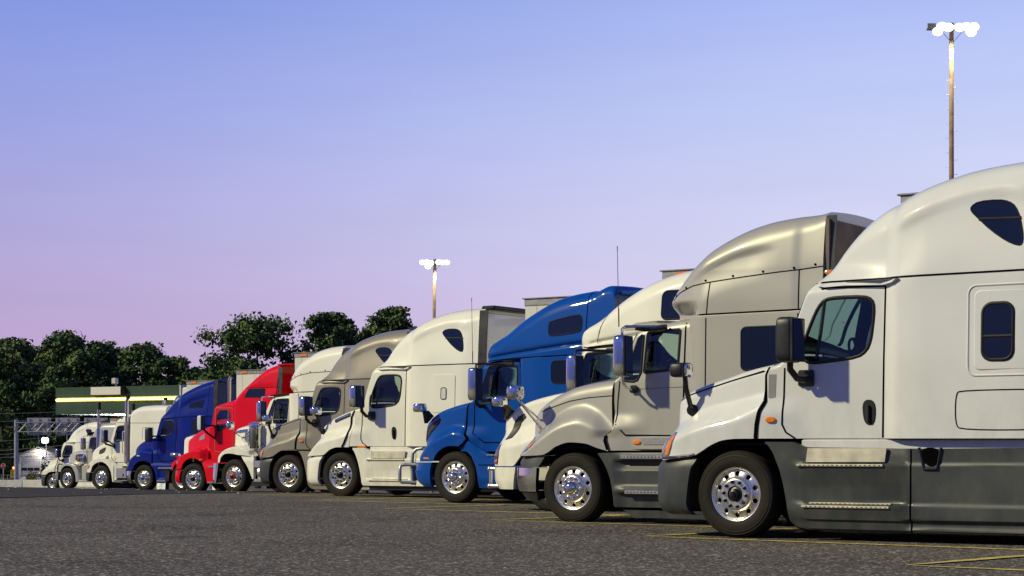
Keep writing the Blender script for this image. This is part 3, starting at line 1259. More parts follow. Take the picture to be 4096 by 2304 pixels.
def cascadia(pos, label, pm, bm, sm, new=False, hub='bare', turn=0.05, near=False, sleeper_win=True, extender_len=0.2, front_step=False):
    T = truck_root(pos, label)
    shear = linf([(1.13, .06), (1.3, .04), (1.45, .01), (1.56, -.04), (1.85, -.035), (1.98, -.09)])
    hw = lambda x, z: shear(z) * max(0.0, min(1.0, -x / .33)) if x < 0 else 0.0
    cw = lambda x, z: shear(z) * max(0.0, min(1.0, (x + .62) / .26)) if x > -.62 else 0.0
    if not new:
        top = [(.995, .93), (.988, 1.12), (.962, 1.40), (.935, 1.594), (.90, 1.625), (.841, 1.65), (.669, 1.71), (.499, 1.764), (.163, 1.85), (-.168, 1.94), (-.33, 1.975)]
        low = [(.995, .885), (.804, .90), (.643, .917), (.52, .935), (.415, .985), (.289, 1.059), (.123, 1.118), (-.041, 1.133), (-.33, 1.135)]
        crest = [(1.0, 1.14), (.90, 1.19), (.749, 1.25), (.562, 1.32), (.31, 1.385), (.061, 1.43), (-.331, 1.542)]
        wt = [(1.0, .60), (.96, .72), (.90, .82), (.7, .95), (.2, 1.03), (-.35, 1.10)]
    else:
        top = [(.93, .93), (.925, 1.05), (.87, 1.22), (.82, 1.322), (.755, 1.487), (.617, 1.62), (.50, 1.69), (.362, 1.75), (.026, 1.862), (-.287, 1.956), (-.33, 1.965)]
        low = [(.93, .90), (.824, .915), (.60, .925), (.442, .935), (.36, .985), (.253, 1.056), (.043, 1.111), (-.33, 1.112)]
        crest = [(1.0, 1.0), (.77, 1.18), (.60, 1.29), (.31, 1.37), (.061, 1.41), (-.331, 1.50)]
        wt = [(1.0, .55), (.93, .66), (.85, .82), (.65, .95), (.2, 1.03), (-.35, 1.10)]
    wf = [(1.0, 1.08), (.96, 1.15), (.88, 1.195), (.75, 1.22), (.65, 1.228), (.45, 1.235), (0, 1.235), (-.35, 1.205)]
    gaps = [([(.90, 1.585), (.70, 1.652), (.163, 1.79), (-.33, 1.905)], .016)] if not new else []
    h, hs = hood(T, top, low, crest, wt, wf, pm, 0.16, 0.10, hw, gaps=gaps, rear_gap=[(-.40, 1.945), (-.368, 1.85), (-.371, 1.557), (-.320, 1.455), (-.287, 1.294), (-.276, 1.135)] if not new else [(-.35, 1.93), (-.27, 1.775), (-.262, 1.53), (-.22, 1.35), (-.15, 1.20), (-.10, 1.112)])
    if new:
        v = MB()
        P = [(0.28, 1.731), (0.20, 1.76), (-0.21, 1.885), (-0.235, 1.86), (-0.225, 1.80), (0.22, 1.66), (.27, 1.68)]
        for s in (1, -1):
            v.patch(P, hs, 0.006, .01, 0, 3, s)
            v.ribbon([(.24, 1.712), (-.20, 1.84)], .018, hs, .014, 1, False, s)
        v.build('hood_vent', [DARKP, CHROME], h)
    # headlights
    if not new:
        HL = [(0.765, 1.212), (0.772, 1.136), (0.805, 1.03), (0.842, 0.94), (0.905, .912), (0.975, 0.925), (0.975, 1.0), (0.945, 1.091), (0.895, 1.172), (0.83, 1.222)]
        AM = [(0.785, 1.19), (0.795, 1.12), (0.825, 1.03), (0.862, 0.95), (0.905, .945), (0.885, 1.03), (0.852, 1.11), (0.82, 1.17)]
    else:
        HL = [(0.70, 1.235), (0.745, 1.18), (0.80, 1.07), (0.835, 1.0), (0.905, .985), (0.895, 1.06), (0.84, 1.16), (0.77, 1.235)]
        AM = [(0.715, 1.225), (0.75, 1.165), (0.81, 1.05), (0.835, 1.01), (.85, 1.03), (.81, 1.12), (.765, 1.20)]
    lamp_patch(T, 'headlight', HL, hs, [LENS, AMBER], AM, 0.012)
    if not new:
        m = MB()
        for s in (1, -1):
            m.ribbon([(.95, .912), (.80, .918), (.60, .938), (.50, .955)], .035, hs, .012, 0, False, s, .05, .01)
        m.build('bumper_trim', CHROME, T)
    # grille
    g = MB()
    for i in range(9):
        z = 0.98 + i * 0.065
        g.box(0.90, 1.0 - i * .004, -0.58 + i * .006, 0.58 - i * .006, z, z + 0.022, 1)
    g.box(0.90, 0.965, -0.6, 0.6, .95, 1.55, 0)
    g.build('grille', [DARKP, CHROME], T)
    # bumper
    b = MB()
    xr = pchip([(.25, .57), (.385, .615), (.52, .60), (.79, .552), (.87, .50), (.918, .476)])
    xf = pchip([(.25, 1.16), (.30, 1.25), (.38, 1.29), (.52, 1.31), (.80, 1.31), (.86, 1.28), (.918, 1.16)])
    bumper_mesh(b, [.252, .27, .30, .34, .378, .384, .42, .52, .62, .72, .79, .82, .845, .87, .895, .915], xr, xf, pchip([(.25, 1.12), (.30, 1.19), (.38, 1.215), (.5, 1.225), (.8, 1.225), (.918, 1.20)]), 2.6)
    bo = b.build('bumper', bm, T, angle=45)
    # cab and sleeper in one shell
    ridge = ridge_step([(-1.70, 3.34), (-1.9, 3.44), (-2.11, 3.545), (-2.577, 3.717), (-2.882, 3.772), (-3.108, 3.765), (-3.30, 3.68)], 0.035, .10, 0.75)
    w = wfun([(-.30, 1.155), (-.6, 1.135), (-1.0, 1.13), (-1.78, 1.13), (-1.96, 1.215), (-2.3, 1.24), (-3.3, 1.24), (-3.72, 1.20)], (2.0, .035), (2.885, .10), (-2.3, .14, 2.75), (-.36, 1.50, .06), ridge)
    CW = smooth_poly(CASC_WIN, 1)
    cut = [CW]
    xd = -1.785
    gp = [([(-.60, 1.93), (-.59, 1.569), (-.585, 1.292), (-.628, 1.204), (-.735, 1.135)], .019),
          ([(xd - .01, 2.80), (xd, 2.0), (xd + .012, 1.14)], .022),
          ([(-.93, 2.875), (-1.1, 2.882), (-2.0, 2.883), (-3.72, 2.888)], .020)]
    if near:
        gp.append(([(-1.03, 2.80), (-1.10, 2.812), (-1.785, 2.80)], .019))
        gp.append((smooth_poly([(-3.75, 1.637), (-2.70, 1.639), (-2.64, 1.60), (-2.636, 1.28), (-2.70, 1.216), (-3.75, 1.216)], 2), .012, True))
    cabo, cs = body(T, 'cab', CASC_TOP, [(-.3, 1.135), (-3.72, 1.125)], w, pm, [(-.3, .05), (-.6, .08), (-.9, .11), (-1.1, .16), (-1.6, .29), (-2.5, .40), (-3.4, .36), (-3.72, .30)], 90, 56, 0.05, x0=-.355, cut=cut, gaps=gp, warp=cw, screen=(-.59, -.88))
    # drip moulding over the door, proud of the shell
    if True:
        m = MB()
        P = [(-.985, 2.83), (-1.05, 2.862), (-1.30, 2.868), (-1.98, 2.868), (-1.93, 2.828), (-1.80, 2.806), (-1.3, 2.822), (-1.06, 2.815)]
        for s in (1, -1):
            m.patch(P, cs, 0.05, .07, 0, 3, s, .02)
        m.build('drip_moulding', pm, cabo)
    windscreen(T, cs, -.585, -.885)
    for y in ((0.80, .45, 0, -.45, -.80) if near else ()):
        m = MB()
        m.superq(-1.0, y, cs.zt(-1.0) + .05 * (1 - (y / .95) ** 2), .05, .07, .025, .6, 12)
        m.build('roof_marker_light', AMBER, T)
    dv = [(-0.985, 2.02), (-1.03, 2.30), (-1.075, 2.665)]
    window(T, 'door_window', CW, cs, GLASSD if near else GLASS, .046, (1, -1), 0.006, dv)
    cab_inside(T, -.62, -1.75, 1.2, 2.02, 1.04)
    rw = smooth_poly(CASC_ROOFWIN, 1)
    ro = window(T, 'roof_window', rw, cs, DGLASS, .02, (1, -1), .006, [(-2.85, 3.46), (-3.31, 3.44)])
    # sleeper panel, window, storage door
    if near:
        m = MB()
        Pn = rrect(-3.60, 1.838, -2.835, 2.70, .07)
        for s in (1, -1):
            m.patch(Pn, cs, .014, .03, 0, 5, s, .02)
            m.ribbon(rrect(-3.66, 1.79, -2.775, 2.745, .09), .05, cs, .002, 0, True, s, .06, .010)
        m.build('sleeper_panel', pm, cabo)
        raised = lambda x, z: cs(x, z) + .014
        window(T, 'sleeper_window', rrect(-3.265, 1.955, -2.94, 2.545, .10), raised, DGLASS, .045, (1, -1), .008, [(-2.94, 2.20), (-3.265, 2.20)])
    elif new:
        m = MB()
        for s in (1, -1):
            m.patch(rrect(-3.19, 1.84, -2.575, 2.68, .07), cs, .012, .025, 0, 4, s, .015)
        pnl = m.build('sleeper_panel', pm, cabo)
        raised = lambda x, z: cs(x, z) + .014
        m = MB()
        for s in (1, -1):
            m.patch(rrect(-2.955, 2.14, -2.82, 2.385, .035), raised, .006, .006, 0, 3, s)
            m.ribbon(rrect(-2.955, 2.14, -2.82, 2.385, .035), .016, raised, .008, 1, True, s)
        m.build('side_marker_light', [mat('pale_lens', (.62, .62, .56), .2, coat=1), GAP], T)
    # door handle
    m = MB()
    hx0, hx1 = (-1.69, -1.53) if not new else (-1.54, -1.40)
    hp = smooth_poly([(hx0, 1.555), (hx1, 1.56), (hx1 - .015, 1.33), (-1.61 + (.14 if new else 0), 1.265), (hx0, 1.31)], 2)
    for s in (1, -1):
        m.patch(hp, cs, .012, .02, 0, 3, s, .006)
        yy = cs(hx0, 1.42)
        m.cbox((hx0 + hx1) / 2 - .016, (hx0 + hx1) / 2 + .016, min(s * (yy + .01), s * (yy + .05)), max(s * (yy + .01), s * (yy + .05)), 1.315, 1.50, .008, 1)
    m.build('door_handle', [FRAMEB, DARKP], T)
    # cowl marker
    if not new:
        lamp_patch(T, 'marker_light', oval(-.455, 1.345, .062, .036, 0), cs, [AMBER], None, .022)
        m = MB()
        for s in (1, -1):
            m.patch([(-.41, 1.86), (-.405, 1.60), (-.43, 1.585), (-.49, 1.60), (-.50, 1.86)], cs, .004, .006, 0, 3, s)
        m.build('cowl_recess_shade', mat('recess_shade_grey', (.22, .22, .23), .6), cabo)  # grey patch paints the shade of a recess in the cowl panel
    else:
        lamp_patch(T, 'marker_light', [(-.50, 1.145), (-.52, 1.10), (-.73, 1.10), (-.72, 1.145)], cs, [AMBER], None, .03)
    # sill strip under the door
    b = MB()
    for s in (1, -1):
        b.cbox(-4.3 if False else -3.72, -.80, min(s * 1.06, s * 1.135), max(s * 1.06, s * 1.135), 1.0, 1.128, .02)
    b.build('sill', pm, T)
    # skirt with the steps
    yp = linf([(.10, 1.15), (.13, 1.19), (.225, 1.205), (.235, 1.232), (.372, 1.255), (.408, 1.255), (.424, 1.20), (.60, 1.212), (.82, 1.25), (.845, 1.252), (.862, 1.205), (.95, 1.20), (1.04, 1.185), (1.1, 1.18)])
    yp2 = linf([(.10, 1.17), (.135, 1.205), (.17, 1.19), (.225, 1.19), (.245, 1.24), (.405, 1.24), (.418, 1.228), (.845, 1.228), (.86, 1.215), (1.04, 1.215)])
    def ysk(x, z):
        y = yp(z) if x > -2.06 else yp2(z)
        k = sstep(-.70, -1.0, x)
        return y * k + (1 - k) * (1.232 - .06 * sstep(.35, .1, z))
    zb = [(-.39, 1.09), (-.44, 1.055), (-.5, .971), (-.58, .782), (-.628, .608), (-.665, .42), (-.688, .24), (-.70, .2), (-.77, .15), (-.917, .111), (-2.127, .111), (-2.20, .128), (-4.4, .132)]
    zt = [(-.39, 1.097), (-.738, 1.095), (-.875, 1.037), (-1.88, 1.023), (-2.127, 1.017), (-4.4, 1.035)]
    if new:
        zb = [(x + .03, max(z, .265)) for x, z in zb]
    b = MB()
    xs = sample_x(linf(zb), -.40, -2.09, 50)
    xs += [-2.10, -2.12]
    side_panel(b, xs, linf(zb), linf(zt), ysk, 0, 44)
    side_panel(b, [-2.142, -2.16, -2.4, -3.0, -3.6, -4.35], linf(zb), linf(zt), ysk, 0, 44)
    if near:
        P = smooth_poly([(-2.24, 1.03), (-2.46, 1.03), (-2.44, .84), (-2.28, .84)], 2)
        for s in (1, -1):
            b.patch(P, ysk, .016, .02, 1, 3, s)
            b.ribbon([(-2.225, 1.03), (-2.285, .80), (-2.43, .80), (-2.475, 1.03)], .035, ysk, .02, 0, False, s, .05, .012)
    so = b.build('side_skirt', [sm, GAP], T, angle=28)
    if new:
        b = MB()
        for s in (1, -1):
            b.cbox(-4.35, -.80, min(s * 1.08, s * 1.16), max(s * 1.08, s * 1.16), .16, .27, .015)
        b.build('lower_skirt', DARKP, T)
    # bright kick plate and steps
    b = MB()
    for s in (1, -1):
        b.patch([(-0.925, 1.024), (-1.857, 1.023), (-1.837, 0.875), (-0.904, 0.870)], lambda x, z: 1.225, .012, .03, 0, 3, s)
    b.build('kick_plate', ALUW, T)
    step_plate(T, -.80, -1.83, 1.275, .85)
    step_plate(T, -.86, -1.90, 1.275, .392)
    step_plate(T, -.95, -1.92, 1.262, .425, .02)
    # rear
    extender(T, -3.735, -3.735 - extender_len, 1.55, 4.02, 1.215, DARKP, lean=.018)
    m = MB()
    m.cbox(-3.95, -3.60, -.86, .86, 4.045, 4.135, .03)
    m.build('roof_trim', DARKP, T)
    m = MB()
    m.cbox(-3.75, -3.722, -1.10, 1.10, 1.2, 3.98, .01)
    m.build('rear_wall', mat('white_sheet', (.84, .84, .86), .18, coat=1.0, vary=.04, vscale=3), T)
    deck(T, cs, -3.755, 0, DARKP, 4.05)
    chassis(T, floor=.24)
    for s in (1, -1):
        make_wheel(T, hub, 0, 1.15, s, turn)
    # mirrors
    mx0, mx1 = (-.93, -.725) if not new else (-.80, -.62)
    mirror(T, mx0, mx1, 1.29, 1.63, 1.97, 2.475, 'black' if near else 'chrome',
           [([(-.80, 1.42, 1.99), (-.79, 1.40, 1.90), (-.83, 1.30, 1.80), (-.87, 1.20, 1.785)], .038, 0),
            ([(-.955, 1.14, 1.785), (-.80, 1.185, 1.785)], .05, 0)])
    m = MB()
    m.cbox(-.965, -.77, 1.12, 1.175, 1.715, 1.90, .02)
    m.build('mirror_mount', DARKP, T)
    hz = hs(.63, 1.47)
    hood_mirror(T, .70, 1.16, 1.935, .125, .10, .085, 'black' if near else 'chrome',
                [([(.66, 1.16, 1.87), (.655, 1.14, 1.72), (.65, 1.04, 1.52), (.64, .93, 1.48)], .03, 0), ([(.64, hz + .035, 1.47), (.66, hz - .05, 1.475)], .07, 0)])
    return T

POS = {'T1': (3.20, 22.78, 0.0), 'T2': (1.50, 27.98, -.032), 'T3': (1.27, 32.88, -.02), 'T4': (-.46, 37.88, -.018), 'T5': (-3.19, 43.58, -.04), 'T6': (-5.07, 49.68, -.11), 'T7': (-7.54, 57.08, -.26), 'T8': (-10.07, 65.08, -.468), 'T8b': (-11.12, 69.38, -.51), 'T9': (-13.55, 74.48, -.555), 'T10': (-16.49, 80.48, -.648), 'T11': (-20.58, 91.98, -.83), 'T12': (-26.83, 114.98, -1.4)}

cascadia(POS['T1'], 'large white sleeper truck with dark grey bumper, grey side skirts and black mirrors', WHITE, GREYP, GREYP, near=True, turn=.0)
cascadia(POS['T5'], 'cream white sleeper truck with body coloured bumper beside the bright blue truck', CREAM, CREAM, CREAM, new=True, turn=.06)
cascadia(POS['T6'], 'metallic taupe sleeper truck with a dark grey bumper', TAUPE, GREYP, TAUPE, turn=.10)
cascadia(POS['T12'], 'small white sleeper truck with grey bumper, last of the row by the concrete barrier', CREAM, GREYP, CREAM, turn=.05)

# ------------------------------------------------------------------ generic pieces for the other trucks
def skirt(parent, zb, zt, yf, pm, x0, x1, cuts=(), n=50, nz=36, name='side_skirt', mats=None, gaps=()):
    b = MB()
    ZB, ZT = linf(zb), linf(zt)
    segs = [x0] + list(cuts) + [x1]
    for i in range(len(segs) - 1):
        a, c = segs[i] - (.01 if i else 0), segs[i + 1] + (.01 if i < len(segs) - 2 else 0)
        side_panel(b, sample_x(ZB, a, c, n if i == 0 else 10), ZB, ZT, yf, 0, nz)
    for pts, w in gaps:
        for s in (1, -1):
            b.ribbon(pts, w, yf, .004, 1, False, s)
    return b.build(name, [pm, GAP], parent, angle=28)

def bumper(parent, xr, xf, w, zs, m, p=2.6, name='bumper'):
    b = MB()
    bumper_mesh(b, zs, pchip(xr), pchip(xf), pchip(w), p)
    return b.build(name, m, parent, angle=45)

def bolts(parent, pts, sk, r=.016):
    m = MB()
    for x, z in pts:
        for s in (1, -1):
            m.patch(oval(x, z, r, r, 0, 8), sk, .010, .012, 0, 1, s)
    return m

def antenna(parent, x, y, z0, z1, tip=True):
    m = MB()
    m.tube([(x, y, z0), (x + .004, y, z0 + .25)], .009, 6)
    m.tube([(x + .004, y, z0 + .2), (x + .025, y, z1)], [.0055, .004], 6)
    if tip:
        m.tube([(x + .0245, y, z1 - .02), (x + .025, y, z1 + .05)], .007, 6, 1)
    return m.build('antenna', [DARKP, REDL], parent)

def rear_wheels(parent, hub='bare', xs=(-5.6, -6.9), D=1.0):
    for x in xs:
        for s in (1, -1):
            make_wheel(parent, hub, x, 1.16, s, 0, D)

def vent_mesh(parent, poly, sk, name='hood_vent', mi=None, frame=None):
    m = MB()
    for s in (1, -1):
        m.patch(poly, sk, .005, .01, 0, 4, s)
        m.ribbon(poly, .02, sk, .012, 1, True, s, .05, .004)
    return m.build(name, [mi or MESHM, frame or DARKP], parent)

# dark honeycomb / perforated mesh used in vents
def mesh_material():
    m = mat('mesh_grille', (0.02, 0.02, 0.02), 0.5)
    nt = m.node_tree
    t = nt.nodes.new('ShaderNodeTexCoord')
    v = nt.nodes.new('ShaderNodeTexVoronoi')
    v.inputs['Scale'].default_value = 38
    v.feature = 'DISTANCE_TO_EDGE'
    mr = nt.nodes.new('ShaderNodeMapRange')
    mr.inputs['From Min'].default_value = 0.04
    mr.inputs['From Max'].default_value = 0.12
    mx_ = nt.nodes.new('ShaderNodeMixRGB')
    mx_.inputs[1].default_value = (0.06, 0.06, 0.06, 1)
    mx_.inputs[2].default_value = (0.004, 0.004, 0.004, 1)
    nt.links.new(t.outputs['Object'], v.inputs['Vector'])
    nt.links.new(v.outputs['Distance'], mr.inputs['Value'])
    nt.links.new(mr.outputs[0], mx_.inputs[0])
    nt.links.new(mx_.outputs[0], nt.nodes['Principled BSDF'].inputs['Base Color'])
    return m
MESHM = mesh_material()
PERF = mat('perforated_plate', (0.55, 0.54, 0.48), 0.35, 0.8, vary=0.3, vscale=70)

# ------------------------------------------------------------------ silver truck, second in the row
def silver_truck():
    T = truck_root(POS['T2'], 'metallic silver sleeper truck with chrome bumper corner and grey skirts, long antenna on its mirror')
    shear = linf([(1.02, .03), (1.12, .07), (1.21, .12), (1.26, .07), (1.324, -.04), (1.45, -.02), (1.727, 0), (2.02, -.01)])
    HR = -.63
    hw = lambda x, z: shear(z) * max(0.0, min(1.0, (-x - .15) / .48)) if x < -.15 else 0.0
    cw = lambda x, z: shear(z) * max(0.0, min(1.0, (x + 1.1) / .45)) if x > -1.1 else 0.0
    top = [(.965, .98), (.955, 1.10), (.93, 1.349), (.90, 1.54), (.83, 1.62), (.751, 1.67), (.512, 1.795), (.276, 1.884), (.092, 1.94), (-.189, 1.985), (-.5, 2.02), (HR, 2.03)]
    low = [(.965, .955), (.80, .955), (.60, .96), (.45, .972), (.36, 1.01), (.233, 1.088), (.001, 1.146), (-.261, 1.13), (-.488, 1.06), (HR, 1.02)]
    crest = [(1.0, 1.06), (.80, 1.13), (.616, 1.24), (.45, 1.345), (.30, 1.43), (.123, 1.50), (-.108, 1.54), (-.337, 1.47), (-.499, 1.34), (HR, 1.22)]
    wt_ = [(.97, .52), (.93, .66), (.88, .76), (.7, .88), (.3, .97), (-.2, 1.03), (HR, 1.08)]
    wf_ = [(.97, 1.05), (.92, 1.13), (.83, 1.19), (.7, 1.22), (.3, 1.245), (-.3, 1.235), (HR, 1.19)]
    line = [(.70, 1.59), (.5, 1.645), (.15, 1.734), (-.181, 1.778), (HR, 1.80)]
    h, hs = hood(T, top, low, crest, wt_, wf_, SILVER, .17, .16, hw, gaps=[(line, .011)], n=70, rear_gap=[(-.637, 2.0), (-.631, 1.727), (-.645, 1.449), (-.66, 1.324), (-.56, 1.22), (-.555, 1.17), (-.60, 1.04)])
    HL = [(.60, 1.17), (.66, 1.10), (.76, 1.02), (.845, 1.0), (.84, 1.06), (.80, 1.10), (.72, 1.165), (.65, 1.185)]
    AM = [(.615, 1.165), (.67, 1.10), (.73, 1.06), (.745, 1.10), (.70, 1.155), (.65, 1.178)]
    lamp_patch(T, 'headlight', HL, hs, [LENS, AMBER], AM, .012)
    g = MB()
    for i in range(8):
        z = 1.05 + i * .06
        g.box(.88, .965 - i * .008, -.50, .50, z, z + .03, 1)
    g.box(.86, .90, -.52, .52, 1.0, 1.53)
    g.build('grille', [DARKP, CHROME], T)
    # bumper in three layers
    bumper(T, [(.79, .55), (.961, .43)], [(.79, 1.16), (.85, 1.22), (.961, 1.14)], [(.79, 1.215), (.961, 1.20)], [.792, .82, .86, .90, .94, .96], GREYP, 2.5, 'bumper_cover')
    bumper(T, [(.44, .585), (.785, .557)], [(.44, 1.20), (.6, 1.25), (.785, 1.25)], [(.44, 1.215), (.6, 1.24), (.785, 1.24)], [.442, .46, .52, .60, .68, .74, .77, .783], CHROME, 2.5, 'bumper')
    bumper(T, [(.31, .61), (.435, .58)], [(.31, 1.05), (.435, 1.17)], [(.31, 1.12), (.435, 1.20)], [.312, .34, .38, .42, .435], GREYP, 2.5, 'air_dam')
    # day cab shell
    WIN = smooth_poly([(-1.165, 2.672), (-1.69, 2.688), (-1.655, 2.147), (-1.12, 2.108)], 2)
    WIN = [(-1.165, 2.655), (-1.19, 2.675), (-1.66, 2.69), (-1.685, 2.67), (-1.66, 2.17), (-1.64, 2.147), (-1.14, 2.108), (-1.122, 2.125)]
    QU = [(-1.105, 2.62), (-1.07, 2.63), (-1.02, 2.585), (-.887, 2.221), (-.80, 2.04), (-.83, 2.0), (-.96, 1.99), (-1.02, 2.01), (-1.075, 2.11)]
    ctop = [(-.60, 2.0), (-.66, 2.03), (-.74, 2.12), (-.80, 2.25), (-.88, 2.47), (-.95, 2.64), (-1.00, 2.71), (-1.1, 2.745), (-1.367, 2.785), (-1.70, 2.83), (-1.90, 2.84)]
    wc = wfun([(-.60, 1.12), (-.85, 1.10), (-1.2, 1.11), (-1.9, 1.12)], (2.0, .06), (9, 0), None, (-.70, 1.45, .07))
    gp = [([(-.705, 1.40), (-.855, 1.245), (-1.78, 1.232)], .019), ([(-.74, 2.0), (-.71, 1.7), (-.70, 1.42)], .016),
          ([(-1.765, 2.78), (-1.757, 2.036), (-1.745, 1.24)], .022), ([(-1.05, 1.885), (-1.75, 1.90)], .008, False, 2)]
    co, cs = body(T, 'cab', ctop, [(-.6, 1.03), (-1.9, 1.03)], wc, SILVER, [(-.6, .04), (-.8, .08), (-1.1, .12), (-1.9, .14)], 50, 44, .05, x0=-.655, x1=-1.90, cut=[WIN, QU], gaps=gp, warp=cw, screen=(-.705, -.965))
    windscreen(T, cs, -.70, -.97)
    window(T, 'door_window', WIN, cs, GLASS, .045, (1, -1), .006)
    window(T, 'quarter_window', QU, cs, GLASS, .045, (1, -1), .006)
    cab_inside(T, -.70, -1.74, 1.1, 2.05, 1.02, curtain=False)
    # sun visor over the windscreen
    v = MB()
    v.grid([[(-.74 + .02 * abs(k / 6.) ** 2 * 2, k / 6. * .98, 2.775 - .05 * (k / 6.) ** 2), (-.95, k / 6. * 1.0, 2.865 - .05 * (k / 6.) ** 2), (-1.27, k / 6. * 1.0, 2.86 - .03 * (k / 6.) ** 2), (-1.27, k / 6. * 1.0, 2.83 - .03 * (k / 6.) ** 2), (-.95, k / 6. * 1.0, 2.835 - .05 * (k / 6.) ** 2), (-.745 + .02 * abs(k / 6.) ** 2 * 2, k / 6. * .97, 2.755 - .05 * (k / 6.) ** 2)] for k in range(-6, 7)], 0, False)
    vo = v.build('sun_visor', SILVER, T)
    fix_normals(vo)
    # sleeper box
    ws = wfun([(-1.87, 1.16), (-1.93, 1.20), (-2.05, 1.24), (-3.6, 1.24), (-3.86, 1.24)], (9, 0), (9, 0))
    SW = rrect(-3.42, 2.10, -2.69, 2.672, .07)
    gp = [([(-2.16, 2.86), (-2.14, 1.05)], .015), ([(-3.515, 2.87), (-3.50, 1.05)], .016)]
    so, ss = body(T, 'sleeper', [(-1.87, 2.848), (-2.1, 2.857), (-3.86, 2.872)], 1.03, ws, SILVER, [(-1.8, .01), (-3.9, .01)], 24, 40, 0, gaps=gp)
    window(T, 'sleeper_window', SW, ss, DGLASS, .03, (1, -1), .006)
    # roof fairing: its nose overhangs the day cab
    rtop = [(-1.318, 2.93), (-1.335, 3.0), (-1.369, 3.05), (-1.426, 3.135), (-1.539, 3.262), (-1.709, 3.436), (-1.896, 3.603), (-2.118, 3.767), (-2.412, 3.92), (-2.719, 4.033), (-3.076, 4.107), (-3.427, 4.135), (-3.70, 4.142), (-3.86, 4.165)]
    def under(x, z):
        k = sstep(-2.06, -1.72, x)
        return -.27 * k * sstep(3.08, 2.90, z)
    WR = pchip([(-1.318, .62), (-1.38, .80), (-1.5, .95), (-1.7, 1.08), (-1.95, 1.19), (-2.15, 1.235), (-3.4, 1.24), (-3.55, 1.225), (-3.86, 1.235)])
    rid = ridge_step([(-1.575, 3.21), (-1.949, 3.44), (-2.317, 3.6), (-2.643, 3.696), (-3.0, 3.748)], .035, .09, .5)
    wr = lambda x, z: WR(x) + under(x, z) - .16 * max(0, z - 3.45) ** 1.3 - .02 * sstep(3.0, 3.5, z) + rid(x, z)
    seam1 = [(-1.50, 3.10), (-1.656, 3.192), (-1.908, 3.271), (-2.212, 3.306), (-2.683, 3.347), (-3.127, 3.381), (-3.511, 3.404), (-3.86, 3.431)]
    gp = [(seam1, .014), ([(-2.205, 3.30), (-2.165, 2.865)], .014), ([(-3.52, 3.40), (-3.515, 2.88)], .015), ([(-2.0, 2.868), (-3.86, 2.884)], .019)]
    def ex(mb, sk):
        for x, z in [(-1.56, 3.165), (-1.78, 3.255), (-2.13, 3.33), (-2.55, 3.37), (-3.0, 3.405), (-3.45, 3.43), (-3.75, 3.46)]:
            for s in (1, -1):
                mb.patch(oval(x, z, .016, .016, 0, 8), sk, .008, .012, 1, 1, s)
    ro, rs = body(T, 'roof_fairing', rtop, [(-1.3, 2.86), (-1.5, 2.845), (-1.9, 2.85), (-2.0, 2.86), (-3.9, 2.876)], wr, SILVER, [(-1.318, .03), (-1.4, .12), (-1.6, .24), (-2.2, .34), (-3.2, .30), (-3.86, .20)], 90, 44, .04, gaps=gp, extras=ex)
    extender(T, -3.87, -4.0, 1.3, 4.10, 1.235, GREYP, .03, .014)
    # hollow back of the fairing
    b = MB()
    b.box(-3.93, -3.88, -1.18, 1.18, 1.1, 4.05, 1)
    b.build('rear_wall', [SILVER, mat('rear_wall_brown', (.16, .12, .10), .7, vary=.5, vscale=2)], T)  # back wall coloured an uneven dark brown
    # lower flank
    ORm = [AMBER]
    lamp_patch(T, 'marker_light', oval(-1.035, 1.145, .065, .035), lambda x, z: 1.15, ORm, None, .012)
    m = MB()
    for s in (1, -1):
        m.patch([(-1.115, 1.205), (-1.9, 1.21), (-1.9, 1.115), (-1.135, 1.112)], lambda x, z: 1.145, .004, .02, 0, 2, s)
    m.build('perforated_plate', PERF, T)
    m = MB()
    for s in (1, -1):
        m.cbox(-1.9, -.80, min(s * 1.0, s * 1.14), max(s * 1.0, s * 1.14), 1.03, 1.225, .02)
    m.build('sill', SILVER, T)
    yp = linf([(.23, 1.15), (.40, 1.16), (.46, 1.25), (.50, 1.245), (.55, 1.20), (.75, 1.20), (.83, 1.15), (.87, 1.15), (.90, 1.24), (.96, 1.25), (1.01, 1.235)])
    yq = lambda x, z: yp(z) * sstep(-.66, -.9, x) + (1 - sstep(-.66, -.9, x)) * 1.225
    zb = [(-.45, .985), (-.52, .90), (-.591, .783), (-.65, .64), (-.685, .48), (-.70, .34), (-.705, .243), (-4.4, .243)]
    skirt(T, zb, [(-.45, .995), (-.7, 1.0), (-4.4, 1.01)], yq, GREYP, -.455, -4.4, (-2.16,))
    step_plate(T, -.826, -1.55, 1.27, .965, .05, ALU)
    step_plate(T, -.906, -1.60, 1.27, .48, .05, ALU)
    m = MB()
    for s in (1, -1):
        m.grid([[(-.85, s * 1.2, .205), (-1.0, s * 1.19, .10)], [(-2.6, s * 1.2, .205), (-2.6, s * 1.19, .10)]], 0, False, s < 0)
    m.build('skirt_extension', GREYP, T)
    chassis(T, floor=.26)
    for s in (1, -1):
        make_wheel(T, 'dome', 0, 1.15, s, .0)
    # mirrors
    mirror(T, -1.10, -.925, 1.34, 1.60, 2.04, 2.615, 'chrome', [
        ([(-.985, 1.47, 2.60), (-.985, 1.47, 2.70), (-1.03, 1.45, 2.735), (-1.3, 1.22, 2.735), (-1.50, 1.12, 2.735)], .02, 1),
        ([(-1.0, 1.47, 2.05), (-1.0, 1.46, 1.95), (-.99, 1.36, 1.90), (-.98, 1.14, 1.88)], .02, 1),
        ([(-1.10, 1.30, 2.72), (-1.22, 1.24, 2.70), (-1.50, 1.12, 2.73)], .035, 0)])
    m = MB()
    m.cbox(-1.04, -.915, 1.10, 1.17, 1.83, 1.935, .025)
    m.build('mirror_mount', DARKP, T)
    antenna(T, -.925, 1.45, 2.735, 3.796)
    y0 = hs(.63, 1.30)
